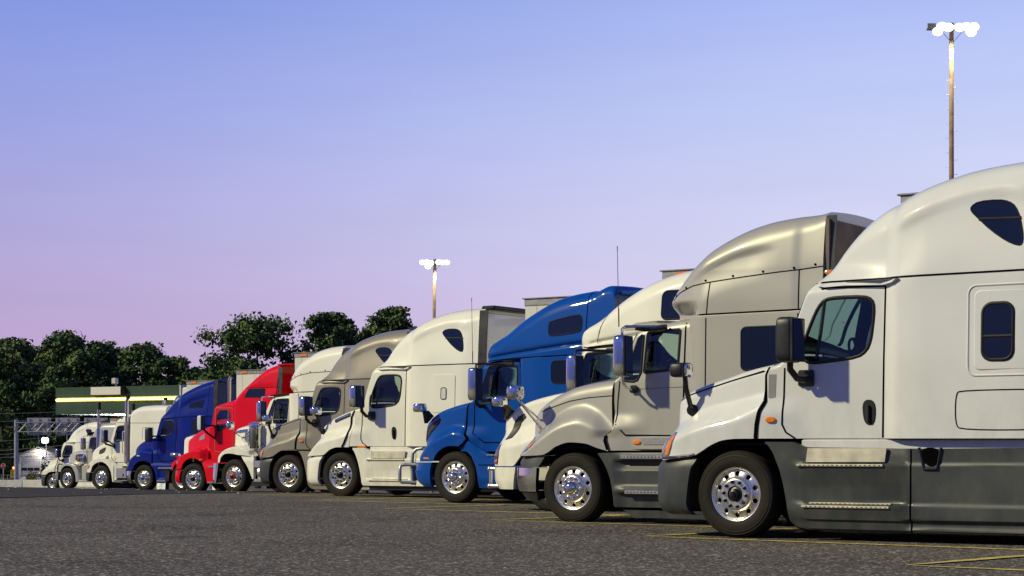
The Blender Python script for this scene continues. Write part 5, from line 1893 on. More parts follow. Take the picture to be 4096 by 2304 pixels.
# white truck with chrome air cleaners
def chrome_truck():
    WIN = rrect(-1.945, 2.06, -1.40, 2.74, .04)
    WIN = [(-1.385, 2.06), (-1.46, 2.70), (-1.50, 2.74), (-1.95, 2.752), (-1.96, 2.70), (-1.92, 2.08), (-1.89, 2.055)]
    QU = [(-1.08, 2.03), (-1.24, 2.40), (-1.385, 2.72), (-1.42, 2.70), (-1.35, 2.20), (-1.30, 2.03)]
    S = dict(gap=[(1, 0), (2.5, 0)], hr=-.80,
        hood_top=[(.775, .90), (.765, .98), (.73, 1.08), (.60, 1.20), (.50, 1.36), (.45, 1.62), (.385, 1.85), (.34, 1.90), (.194, 1.94), (-.231, 2.01), (-.653, 2.09), (-.80, 2.11)],
        low=[(.775, .89), (.65, .90), (.56, .91), (.535, .97), (.49, 1.045), (.387, 1.122), (.28, 1.158), (.15, 1.172), (-.04, 1.16), (-.18, 1.135), (-.40, 1.12), (-.68, 1.09), (-.80, 1.08)],
        crest=[(.78, .93), (.71, 1.08), (.60, 1.17), (.495, 1.235), (.30, 1.33), (.116, 1.378), (-.10, 1.40), (-.261, 1.395), (-.43, 1.35), (-.589, 1.27), (-.68, 1.16), (-.80, 1.10)],
        wt=[(.775, .30), (.60, .40), (.50, .52), (.42, .62), (.3, .70), (-.2, .78), (-.8, .88)], wf=[(.775, .92), (.70, 1.08), (.55, 1.17), (.3, 1.22), (-.4, 1.235), (-.8, 1.20)], soft=.07, hr_r=.14,
        grille=(.47, .50, .9, 1.80, True),
        bumper=[([(.29, .655), (.60, .60), (.88, .56)], [(.29, 1.02), (.40, 1.08), (.88, 1.08)], [(.29, 1.22), (.88, 1.22)], [.295, .32, .40, .50, .62, .74, .84, .878], CHROME)],
        cab_top=[(-.80, 2.06), (-.86, 2.09), (-.95, 2.16), (-1.08, 2.42), (-1.20, 2.66), (-1.26, 2.74), (-1.36, 2.80), (-1.60, 2.83), (-1.9, 2.86), (-2.08, 2.88)],
        cab_w=wfun([(-.80, .98), (-1.1, 1.0), (-1.5, 1.02), (-2.08, 1.04)], (2.0, .05), (9, 0)), cab_r=[(-.8, .05), (-1.2, .09), (-2.08, .14)], cab_n=40, cab_x=(-.81, -2.06), cut=[WIN, QU],
        cab_gaps=[([(-.914, 2.03), (-.90, 1.7), (-.937, 1.486), (-1.122, 1.309), (-1.98, 1.30)], .019), ([(-2.0, 2.80), (-1.98, 1.30)], .019)],
        screen=(-.92, -1.23), windows=[('door_window', WIN, GLASS, .045), ('quarter_window', QU, GLASS, .045)], inside=(-.95, -1.95, 2.05, .92), curtain=True, hub='orange', turn=.0, floor=.36)
    T, hs, cs = tractor(POS['T7'], 'cream white truck with chrome air cleaner canister, chrome bumper and orange wheel hub', CREAM, S)
    # rear wing of the fender and fairing
    yq = lambda x, z: 1.23 - .04 * sstep(.9, 1.12, z)
    skirt(T, [(-.30, 1.11), (-.368, 1.03), (-.508, .886), (-.60, .76), (-.66, .655), (-.73, .52), (-.765, .43), (-.83, .43)], [(-.30, 1.125), (-.78, 1.10), (-.83, 1.0)], yq, CREAM, -.305, -.82, (), 34, 20, 'fender_rear')
    ws = wfun([(-2.05, 1.08), (-2.12, 1.17), (-2.25, 1.22), (-4.0, 1.23)], (9, 0), (9, 0))
    body(T, 'sleeper', [(-2.05, 2.888), (-3.052, 2.92), (-4.05, 2.94)], .95, ws, CREAM, [(-5, .01), (0, .01)], 16, 30, 0, gaps=[([(-2.52, 2.9), (-2.52, 1.0)], .016)])
    WR = pchip([(-1.785, .62), (-1.86, .80), (-2.0, .95), (-2.2, 1.08), (-2.45, 1.19), (-2.7, 1.225), (-4.1, 1.23)])
    under = lambda x, z: -.15 * sstep(-2.55, -2.2, x) * sstep(3.12, 2.92, z)
    def ex(mb, sk):
        for x, z in [(-2.06, 3.33), (-2.3, 3.40), (-2.6, 3.45), (-2.95, 3.50), (-3.5, 3.53)]:
            for s in (1, -1):
                mb.patch(oval(x, z, .018, .018, 0, 8), sk, .008, .012, 1, 1, s)
    body(T, 'roof_fairing', [(-1.783, 3.0), (-1.79, 3.08), (-1.838, 3.235), (-2.02, 3.44), (-2.166, 3.57), (-2.336, 3.715), (-2.495, 3.85), (-2.785, 3.99), (-2.983, 4.09), (-3.313, 4.175), (-3.52, 4.205), (-4.05, 4.235)],
         [(-1.78, 2.93), (-2.1, 2.90), (-4.1, 2.945)], lambda x, z: WR(x) + under(x, z) - .15 * max(0, z - 3.5) ** 1.3, CREAM, [(-1.78, .04), (-1.9, .14), (-2.2, .26), (-2.8, .34), (-4.05, .28)], 70, 40, .04,
         gaps=[([(-1.95, 3.26), (-2.045, 3.288), (-2.511, 3.405), (-2.944, 3.471), (-3.428, 3.489), (-4.05, 3.50)], .016), ([(-1.9, 2.93), (-3.052, 2.935), (-4.05, 2.955)], .019)], extras=ex)
    extender(T, -4.06, -4.30, 1.4, 4.15, 1.225, DARKP, lean=.014)
    # visor
    v = MB()
    v.grid([[(-1.10 + .05 * (k / 6.) ** 2, k / 6. * .93, 2.87 - .05 * (k / 6.) ** 2), (-1.30, k / 6. * .95, 2.93 - .05 * (k / 6.) ** 2), (-1.70, k / 6. * .95, 2.93 - .03 * (k / 6.) ** 2), (-1.70, k / 6. * .95, 2.89 - .03 * (k / 6.) ** 2), (-1.30, k / 6. * .95, 2.88 - .05 * (k / 6.) ** 2), (-1.12 + .05 * (k / 6.) ** 2, k / 6. * .92, 2.81 - .05 * (k / 6.) ** 2)] for k in range(-6, 7)])
    vo = v.build('sun_visor', DARKP, T)
    fix_normals(vo)
    # chrome louvre band along the hood
    m = MB()
    for s in (1, -1):
        m.patch([(.38, 1.845), (.10, 1.87), (-.231, 1.90), (-.22, 1.81), (.1, 1.775), (.385, 1.745)], hs, .008, .012, 0, 3, s)
        for i in range(8):
            x = .32 - i * .068
            z = 1.80 + (.32 - x) * .085
            m.ribbon([(x, z + .035), (x - .03, z - .035)], .022, hs, .012, 1, False, s)
    m.build('hood_louvre', [CHROME, GAP], T)
    m = MB()
    for s in (1, -1):
        m.ribbon([(.47, 1.40), (.44, 1.55), (.40, 1.72)], .07, hs, .008, 0, False, s)
    m.build('grille_surround', CHROME, T)
    # air cleaner canister with its lights
    for s in (1, -1):
        m = MB()
        m.lathe([(.0, 1.31), (.19, 1.31), (.20, 1.33), (.20, 1.94), (.215, 1.945), (.215, 1.975), (.20, 1.985), (.195, 2.04), (.17, 2.07), (.10, 2.085), (0, 2.09)], 28, 0, 'z', (-.775, s * 1.07, 0))
        m.box(-.90, -.70, min(s * .8, s * 1.0), max(s * .8, s * 1.0), 1.4, 1.5, 1)
        for k in range(12):
            a = 2 * pi * k / 12
            m.superq(-.775 + .19 * cos(a), s * 1.07 + .19 * sin(a), 2.02, .022, .022, .03, .6, 8)
        co = m.build('air_cleaner', [CHROME, FRAMEB], T)
        m = MB()
        for k in range(4):
            z = 1.38 + k * .115
            m.superq(-.54, s * 1.07, z + .05, .055, .06, .05, .7, 12, 0)
        m.cbox(-.62, -.56, min(s * 1.02, s * 1.12), max(s * 1.02, s * 1.12), 1.32, 1.80, .01, 0)
        m.build('light_bar', CHROME, co)
    # bright tank fairing and fuel tank
    for s in (1, -1):
        m = MB()
        m.cbox(-1.8, -.76, min(s * .92, s * 1.22), max(s * .92, s * 1.22), .74, .96, .03)
        m.build('step_fairing', ALU, T)
        m = MB()
        m.lathe([(0, -.92), (.22, -.92), (.235, -.94), (.235, -1.7), (.22, -1.72), (0, -1.72)], 28, 0, 'x', (0, s * .98, .60))
        for x in (-1.02, -1.14, -1.5):
            m.lathe([(.238, x), (.245, x - .01), (.245, x - .05), (.238, x - .06)], 28, 1, 'x', (0, s * .98, .60))
        m.build('fuel_tank', [ALU, CHROME], T)
        m = MB()
        m.cbox(-1.75, -.80, min(s * .95, s * 1.22), max(s * .95, s * 1.22), .33, .43, .02)
        m.build('step', ALU, T)
    mirror(T, -1.40, -1.215, 1.30, 1.55, 2.09, 2.69, 'chrome', [([(-1.30, 1.42, 2.68), (-1.30, 1.42, 2.80), (-1.30, 1.2, 2.83), (-1.35, .96, 2.83)], .016, 1), ([(-1.30, 1.42, 2.1), (-1.30, 1.40, 2.0), (-1.38, 1.0, 1.95)], .016, 1)])
    antenna(T, -1.27, 1.45, 2.80, 3.96, False)
    y0 = hs(-.10, 1.55)
    hood_mirror(T, .12, 1.18, 2.0, .10, .10, .115, 'chrome', [([(.10, 1.17, 1.90), (-.02, 1.02, 1.72), (-.10, y0 + .05, 1.62)], .014, 1), ([(-.10, y0 + .08, 1.64), (-.09, y0 - .04, 1.50)], .05, 1)])
    return T
chrome_truck()

# white day-cab style truck with chrome stacks behind its door
def stack_truck():
    WIN = smooth_poly([(-0.639, 2.004), (-0.698, 2.304), (-0.79, 2.60), (-0.90, 2.66), (-1.36, 2.675), (-1.37, 2.09), (-1.30, 2.06)], 1)
    S = dict(gap=[(1, 0), (2.5, 0)], hr=-.32, D=1.02,
        hood_top=[(.955, .75), (.95, .90), (.935, 1.18), (.91, 1.45), (.83, 1.59), (.70, 1.68), (.54, 1.765), (.176, 1.905), (-.146, 1.99), (-.32, 2.02)],
        low=[(.955, .725), (.75, .73), (.60, .735), (.555, .76), (.433, .982), (.30, 1.075), (.15, 1.141), (-.091, 1.173), (-.212, 1.157), (-.32, 1.10)],
        crest=[(.96, .80), (.892, .93), (.80, 1.05), (.729, 1.125), (.55, 1.23), (.405, 1.30), (.082, 1.386), (-.32, 1.40)],
        wt=[(.955, .50), (.93, .66), (.88, .78), (.7, .88), (.2, .96), (-.32, 1.0)], wf=[(.955, .96), (.88, 1.10), (.7, 1.19), (.4, 1.235), (-.32, 1.23)], soft=.09,
        grille=(.94, .48, .85, 1.42, True), headlight=([(.60, .97), (.72, .86), (.80, .87), (.76, 1.0), (.68, 1.06), (.62, 1.05)], [(.60, .97), (.66, .92), (.69, .95), (.63, 1.04), (.61, 1.03)], LENS),
        bumper=[([(.34, .66), (.72, .60)], [(.34, 1.08), (.45, 1.18), (.72, 1.20)], [(.34, 1.15), (.45, 1.21), (.72, 1.22)], [.345, .37, .42, .50, .60, .70, .718], GREYP)],
        cab_top=[(-.32, 1.96), (-.40, 2.0), (-.45, 2.10), (-.53, 2.35), (-.62, 2.60), (-.668, 2.735), (-.72, 2.84), (-.78, 2.92), (-.85, 2.975), (-.927, 3.02), (-1.212, 3.131), (-1.40, 3.15), (-1.56, 3.16), (-1.60, 3.19), (-1.65, 3.245), (-1.714, 3.296), (-1.85, 3.36), (-2.02, 3.42), (-2.2, 3.455), (-2.426, 3.474), (-3.504, 3.475), (-3.7, 3.47)],
        cab_w=wfun([(-.32, 1.03), (-.7, 1.04), (-1.52, 1.06), (-1.60, 1.10), (-1.75, 1.20), (-3.7, 1.22)], (2.0, .04), (9, 0), None, (-.36, 1.4, .06)),
        cab_r=[(-.32, .05), (-.7, .10), (-1.0, .22), (-1.7, .26), (-3.7, .22)], cab_n=70, cab_x=(-.325, -3.7), cut=[WIN],
        cab_gaps=[([(-.53, 2.0), (-.519, 1.731), (-.519, 1.358), (-.719, 1.158), (-1.5, 1.146)], .019), ([(-.74, 2.80), (-1.5, 2.80), (-1.60, 2.777), (-3.7, 2.765)], .016), ([(-1.49, 2.8), (-1.48, 1.15)], .019)],
        screen=(-.43, -.69), windows=[('door_window', WIN, GLASSD, .05)], inside=(-.46, -1.42, 2.03, .96),
        steps=[(-.81, -1.6, 1.25, .425, .04, ALU)], hub='dome', turn=.06, floor=.42)
    T, hs, cs = tractor(POS['T10'], 'white truck with dark hood vent and tall chrome stacks before a boxy sleeper', CREAM, S)
    V = smooth_poly([(.296, 1.501), (.27, 1.64), (.20, 1.675), (-.127, 1.789), (-.107, 1.674), (-.007, 1.559), (.22, 1.50)], 1)
    vent_mesh(T, V, hs)
    yq = lambda x, z: 1.235 - .10 * sstep(.9, 1.3, z) * sstep(-.5, -1.0, x)
    skirt(T, [(-.215, 1.145), (-.35, 1.10), (-.492, .986), (-.58, .87), (-.651, .758), (-.70, .56), (-.731, .358), (-.80, .335), (-.815, .335)], [(-.215, 1.19), (-.30, 1.26), (-.412, 1.30), (-.52, 1.295), (-.651, 1.245), (-.80, 1.17)], yq, CREAM, -.22, -.80, (), 40, 26, 'fender_rear')
    m = MB()
    for s in (1, -1):
        m.grid([[(-.79, s * 1.22, .34), (-.79, s * 1.215, 1.17)], [(-.86, s * 1.21, .34), (-.86, s * 1.21, 1.14)], [(-1.25, s * 1.14, .95), (-1.25, s * 1.14, .97)]], 0, False, s > 0)
        m.box(-3.7, -.75, min(s * 1.0, s * 1.07), max(s * 1.0, s * 1.07), 1.0, 1.14)
    m.build('sill', CREAM, T)
    for s in (1, -1):
        m = MB()
        m.cbox(-1.50, -.87, min(s * .95, s * 1.2), max(s * .95, s * 1.2), .50, .935, .025)
        bo = m.build('step_box', ALU, T)
    m = MB()
    m.cbox(-1.36, -1.265, 1.195, 1.207, .565, .69, .004)
    m.build('number_plate', FRAMEB, T)
    to = text_mesh('number', '1', .12, WHITE, T)
    to.location = (-1.312, 1.212, .627)
    to.rotation_euler = (radians(90), 0, pi)
    lamp_patch(T, 'marker_light', [(-.62, 1.39), (-.66, 1.40), (-.78, 1.28), (-.74, 1.27)], cs, [AMBER], None, .015)
    m = MB()
    for s in (1, -1):
        m.patch([(-1.26, 1.36), (-1.29, 1.325), (-1.47, 1.325), (-1.47, 1.375), (-1.44, 1.40), (-1.30, 1.40)], cs, .02, .03, 0, 3, s, .01)
    m.build('door_handle', CHROME, T)
    for s in (1, -1):
        m = MB()
        m.tube([(-1.44, s * 1.10, 1.1), (-1.44, s * 1.10, 3.62), (-1.455, s * 1.10, 3.72), (-1.50, s * 1.10, 3.80)], [.078, .078, .075, .075], 16)
        so = m.build('exhaust_stack', CHROME, T)
        m = MB()
        m.cbox(-1.56, -1.36, min(s * 1.1, s * 1.21), max(s * 1.1, s * 1.21), 1.14, 2.80, .03)
        for k in range(12):
            m.superq(-1.46, s * 1.212, 1.25 + k * .13, .012, .012, .012, 1, 8, 1)
        m.build('heat_shield', [mat('bright_sheet', (.62, .52, .47), .30, .85, vary=.2, vscale=5), CHROME], so)
        m = MB()
        m.lathe([(.076, 0), (.085, .05), (.085, .12), (.06, .12), (.05, .0)], 16, 0, 'z', (-1.505, s * 1.10, 3.76))
        m.build('stack_tip', FRAMEB, so)
        m = MB()
        m.tube([(-1.43, s * 1.2, 2.42), (-1.40, s * 1.30, 2.42), (-1.40, s * 1.31, 2.36), (-1.40, s * 1.31, 1.60), (-1.40, s * 1.30, 1.54), (-1.43, s * 1.2, 1.54)], .018, 8)
        m.build('grab_handle', CHROME, T)
        m = MB()
        m.ribbon([(-2.414, 2.1), (-2.414, 2.55), (-2.44, 2.585), (-3.0, 2.583), (-3.03, 2.55), (-3.03, 2.1)], .018, cs, .006, 0, False, s)
        m.build('luggage_door_trim', ALU, T)
    for y in (.45, .1):
        m = MB()
        m.tube([(-3.55, y, 3.46), (-3.55, y, 3.66), (-3.62, y, 3.76), (-3.80, y, 3.83)], .085, 14)
        m.build('roof_horn', CHROME, T)
    m = MB()
    m.superq(-1.02, .93, 2.98, .06, .06, .07, .6, 12)
    m.superq(-.98, .5, 3.09, .12, .12, .10, .6, 12)
    m.build('roof_marker_light', DARKP, T)
    mirror(T, -.56, -.37, 1.28, 1.52, 1.96, 2.50, 'chrome', [([(-.46, 1.40, 2.0), (-.47, 1.36, 1.92), (-.68, 1.06, 1.80)], .04, 0), ([(-.46, 1.30, 2.08), (-.69, 1.05, 1.86)], .03, 0)])
    m = MB()
    m.cbox(-.72, -.64, 1.04, 1.10, 1.73, 1.90, .015)
    m.build('mirror_mount', DARKP, T)
    antenna(T, -2.72, 1.0, 2.3, 3.58, False)
    return T
stack_truck()

# old-fashioned trucks with pontoon fenders
def old_truck(pos, label, pm, hoodp, fenp, tall=True, hub='dome', D=1.0, mirrors=True, high=0.0, bm=None):
    WIN = [(-1.27, 1.93), (-1.315, 2.287), (-1.36, 2.40), (-1.40, 2.43), (-1.80, 2.45), (-1.82, 2.42), (-1.80, 1.95), (-1.77, 1.92)]
    k = high
    S = dict(gap=[(1, 0), (2.5, 0)], hr=-.95, D=D,
        hood_top=[(.62, .84), (.60, .95), (.53, 1.06), (.46, 1.26), (.445, 1.60 + k), (.41, 1.66 + k), (.326, 1.695 + k), (-.235, 1.76 + k), (-.607, 1.81 + k), (-.95, 1.84 + k)],
        low=[(.62, .79), (.50, .79), (.443, .81), (.349, .938), (.26, 1.01), (.162, 1.071), (.02, 1.10), (-.118, 1.105), (-.28, 1.07), (-.398, 1.008), (-.50, .87), (-.583, .714), (-.62, .50), (-.632, .33), (-.72, .33), (-.95, .40)],
        crest=[(.62, .84), (.54, .98), (.471, 1.08), (.32, 1.18), (.143, 1.245), (-.05, 1.262), (-.231, 1.25), (-.42, 1.21), (-.602, 1.13), (-.72, 1.03), (-.788, .93), (-.83, .75), (-.86, .5), (-.95, .4)],
        wt=[(.62, .30), (.47, .45), (.44, .55), (.3, .62), (-.4, .70), (-.95, .80)], wf=[(.62, 1.02), (.5, 1.14), (.3, 1.20), (-.3, 1.22), (-.7, 1.20), (-.95, 1.10)], soft=.06, hr_r=.12, hood_paint=hoodp, fender_paint=fenp,
        grille=(.47, .50, .85, 1.63 + k, True),
        bumper=[([(.40, .60), (.78, .56)], [(.40, .98), (.78, .98)], [(.40, 1.2), (.78, 1.2)], [.405, .43, .5, .6, .7, .75, .775], bm or CHROME, 3.5)],
        cab_top=[(-.95, 1.80 + k), (-1.02, 1.84 + k), (-1.07, 1.92), (-1.15, 2.14), (-1.22, 2.38), (-1.27, 2.50), (-1.32, 2.56), (-1.45, 2.60), (-1.52, 2.74), (-1.69, 2.90), (-1.85, 2.98), (-2.01, 3.035), (-2.465, 3.10), (-3.2, 3.11), (-3.8, 3.10)] if tall else [(-.95, 1.80 + k), (-1.02, 1.84 + k), (-1.07, 1.92), (-1.15, 2.14), (-1.22, 2.38), (-1.27, 2.50), (-1.32, 2.56), (-1.45, 2.60), (-2.6, 2.64), (-3.4, 2.62)],
        cab_w=wfun([(-.95, .92), (-1.2, .96), (-1.85, 1.0), (-2.0, 1.10), (-2.2, 1.18), (-3.8, 1.2)], (1.9, .05), (9, 0)), cab_r=[(-.95, .05), (-1.3, .10), (-1.6, .2), (-3.8, .24)], cab_n=50, cab_x=(-.955, -3.75 if tall else -3.4), cut=[WIN],
        cab_gaps=[([(-1.10, 1.92), (-1.114, 1.796), (-1.16, 1.207), (-1.84, 1.2), (-1.86, 2.5)], .022), ([(-1.95, 2.7), (-1.95, 1.1)], .016)],
        screen=(-1.05, -1.28), windows=[('door_window', WIN, GLASS, .045)], inside=(-1.08, -1.85, 1.94, .86), curtain=False, hub=hub, turn=.04, floor=.40)
    T, hs, cs = tractor(pos, label, pm, S)
    return T, hs, cs
def pearl_truck():
    T, hs, cs = old_truck(POS['T11'], 'pearl grey long-nose truck with rounded fenders, chrome air cleaner and one chrome stack', PEARL, PEARL, PEARL)
    for s in (1, -1):
        m = MB()
        m.lathe([(0, -.50), (.17, -.50), (.185, -.52), (.185, -.95), (.17, -.97), (0, -.97)], 24, 0, 'x', (0, s * .95, 1.47))
        for x in (-.58, -.64, -.70, -.76):
            m.lathe([(.186, x), (.19, x - .012), (.19, x - .028), (.186, x - .04)], 24, 1, 'x', (0, s * .95, 1.47))
        ao = m.build('air_cleaner', [CHROME, FRAMEB], T)
        m = MB()
        m.cbox(-.76, -.69, min(s * 1.10, s * 1.155), max(s * 1.10, s * 1.155), 1.39, 1.57, .012)
        m.build('marker_light', AMBER, ao)
        m = MB()
        m.tube([(-2.05, s * 1.12, 1.0), (-2.05, s * 1.12, 2.85)], .10, 18)
        m.tube([(-2.05, s * 1.12, 2.75), (-2.05, s * 1.12, 3.62), (-2.06, s * 1.12, 3.72), (-2.11, s * 1.12, 3.78)], .065, 16)
        so = m.build('exhaust_stack', CHROME, T)
        m = MB()
        m.lathe([(.067, 0), (.078, .04), (.078, .34), (.05, .10)], 16, 0, 'z', (-2.11, s * 1.12, 3.74))
        m.build('stack_tip', FRAMEB, so)
        m = MB()
        m.cbox(-3.7, -.98, min(s * 1.0, s * 1.18), max(s * 1.0, s * 1.18), .42, 1.10, .03)
        m.build('side_skirt', PEARL, T)
        m = MB()
        m.cbox(-3.7, -.80, min(s * .95, s * 1.2), max(s * .95, s * 1.2), .33, .42, .02)
        m.build('step', PEARL, T)
        m = MB()
        m.cbox(-.99, -.96, min(s * 1.17, s * 1.2), max(s * 1.17, s * 1.2), .45, 1.0, .008)
        m.build('trim_strip', CHROME, T)
    for x in (-.86, -1.2):
        m = MB()
        m.superq(x, 1.19, 1.125, .05, .03, .03, .7, 10)
        m.build('marker_light', AMBER, T)
    v = MB()
    v.grid([[(-1.09 + .05 * (q / 6.) ** 2, q / 6. * .90, 2.58 - .04 * (q / 6.) ** 2), (-1.22, q / 6. * .93, 2.74 - .05 * (q / 6.) ** 2), (-1.75, q / 6. * .96, 2.75 - .03 * (q / 6.) ** 2), (-1.75, q / 6. * .96, 2.60), (-1.30, q / 6. * .93, 2.56), (-1.10 + .05 * (q / 6.) ** 2, q / 6. * .90, 2.53 - .04 * (q / 6.) ** 2)] for q in range(-6, 7)])
    fix_normals(v.build('sun_visor', PEARL, T))
    mirror(T, -1.39, -1.21, 1.26, 1.46, 1.86, 2.42, 'chrome', [([(-1.30, 1.36, 2.40), (-1.30, 1.36, 2.49), (-1.33, 1.2, 2.51), (-1.5, .96, 2.51)], .014, 1), ([(-1.30, 1.36, 1.87), (-1.30, 1.34, 1.78), (-1.36, 1.2, 1.74), (-1.5, .98, 1.76)], .014, 1)])
    # guard rail in front of the grille
    m = MB()
    for s in (1, -1):
        m.tube([(.70, s * .80, 1.17), (.92, s * .80, 1.17), (1.0, s * .80, 1.12), (1.02, s * .80, 1.0), (1.02, s * .80, .45)], .035, 10)
    m.build('grille_guard', DARKP, T)
    m = MB()
    m.cbox(.96, 1.06, -1.12, 1.12, .45, .72, .03)
    m.build('guard_plate', ALU, T)
    for s in (1, -1):
        m = MB()
        m.superq(.56, s * 1.02, 1.03, .05, .05, .05, .8, 12)
        m.build('marker_light', AMBER, T)
    antenna(T, -1.5, 1.3, 2.5, 3.9, False)
pearl_truck()
def hidden_truck():
    T, hs, cs = old_truck((POS['T8b'][0] - .1, POS['T8b'][1] + .1, POS['T8b'][2]), 'white hooded truck with chrome grille and red fenders, mostly hidden behind the red truck', RED, CREAM, RED, tall=False, D=1.0, high=.30, bm=DARKP)
    for s in (1, -1):
        m = MB()
        m.lathe([(0, .66), (.07, .65), (.105, .60), (.115, .52), (.11, .35), (.06, .28), (0, .27)], 20, 0, 'x', (0, s * .98, 1.34))
        ho = m.build('headlight', CHROME, T)
        m = MB()
        m.lathe([(.095, .60), (.10, .63), (.05, .665), (0, .668)], 18, 0, 'x', (0, s * .98, 1.34))
        m.build('lens', LENS, ho)
        m = MB()
        m.cbox(.70, .79, min(s * .75, s * 1.2), max(s * .75, s * 1.2), .32, .80, .01)
        m.build('bumper_end', DARKP, T)
hidden_truck()

# ------------------------------------------------------------------ trailers
TRWHITE = mat('trailer_white', (0.66, 0.65, 0.57), 0.42, vary=.08, vscale=.8, dirt=.35)
RAIL = mat('trailer_rail', (.40, .39, .36), .4, .7, vary=.25, vscale=6, dirt=.3)
def trailer(key, label, z1, x0=-4.97, light=True, length=15.5, unit=False):
    X, Y, g = POS[key]
    T = empty('semi_trailer', (X, Y, g), pi - TH)
    tag(T, label, 'trailer', 'box trailers standing behind the cabs')
    x1 = x0 - length
    m = MB()
    m.cbox(x1, x0, -1.29, 1.29, 1.15, z1 - .16, .02, 0)
    x = x0 - .30
    while x > x0 - 5.0:
        for s in (1, -1):
            m.box(x - .006, x + .006, min(s * 1.285, s * 1.292), max(s * 1.285, s * 1.292), 1.3, z1 - .17, 1)
        x -= .60
    for i in range(20):
        for k in range(9):
            m.superq(x0 - .15 - i * .22, 1.292, z1 - .30 - k * .30, .010, .005, .010, 1, 6, 1)
    m.build('trailer_body', [TRWHITE, RAIL], T, flat=True)
    m = MB()
    m.cbox(x1 - .01, x0 + .012, -1.302, 1.302, z1 - .17, z1 - .02, .015)
    m.cbox(x1 - .02, x0 + .05, -1.33, 1.33, z1 - .025, z1, .008)
    m.build('top_rail', RAIL, T)
    if light:
        m = MB()
        m.cbox(x0 - .55, x0 - .28, 1.30, 1.325, z1 - .13, z1 - .05, .008)
        m.build('marker_light', AMBER, T)
    if unit:
        m = MB()
        m.cbox(x0 + .05, x0 + .55, -1.0, 1.0, 2.2, z1 - .25, .06)
        m.cbox(x0 + .30, x0 + .56, -.8, .8, 2.5, z1 - .7, .03)
        m.build('cooling_unit', TRWHITE, T)
    m = MB()
    for s in (1, -1):
        m.box(x1 + 1, x0 - 1, s * .4, s * .52, .95, 1.15)
        m.box(x0 - 2.6, x0 - 2.45, s * .75, s * .9, .1, 1.15)
    m.build('chassis', FRAMEB, T, flat=True)
    for xx in (x1 + 1.2, x1 + 2.5):
        for s in (1, -1):
            make_wheel(T, 'bare', xx, 1.17, s)
    return T
trailer('T2', 'white box trailer corner showing just above the roof of the large white truck', 4.28, light=False)
trailer('T3', 'white box trailer behind the white truck with smoked headlight', 4.20, -5.05)
trailer('T4', 'white box trailer hitched to the bright blue truck', 4.25, -4.65)
trailer('T5', 'white riveted box trailer rising behind the roof of the bright blue truck', 4.21, -5.0, light=False)
trailer('T6', 'white box trailer hitched to the taupe truck', 4.20, -5.0)
trailer('T7', 'white box trailer hitched to the truck with chrome air cleaner', 4.2, -5.3)
trailer('T8', 'white box trailer beside the cream roof, hitched to the red truck', 4.62, -4.52)
trailer('T9', 'white box trailer filling the gap between navy cab and red cab', 4.53, -4.84)
trailer('T10', 'white trailer with amber corner light and cooling unit behind the navy roof', 4.45, -4.94, unit=True)
trailer('T12', 'small white trailer behind the last truck, under the canopy edge', 4.27, -4.94)

# ------------------------------------------------------------------ surroundings
def at(xd, yd, Z):
    return ((xd - 1288) / 4800.0 * Z, Z, 1 - (yd - 1133) / 4800.0 * Z)

def leaf_mat(name, col):
    m = mat(name, col, 0.75, spec=0.2, vary=.35, vscale=.9)
    return m
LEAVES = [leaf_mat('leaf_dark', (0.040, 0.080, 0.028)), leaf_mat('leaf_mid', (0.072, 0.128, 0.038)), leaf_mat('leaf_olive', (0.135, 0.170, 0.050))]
BARK = mat('bark', (0.05, 0.04, 0.03), .9, vary=.4, vscale=3, bump=.4, bscale=9)

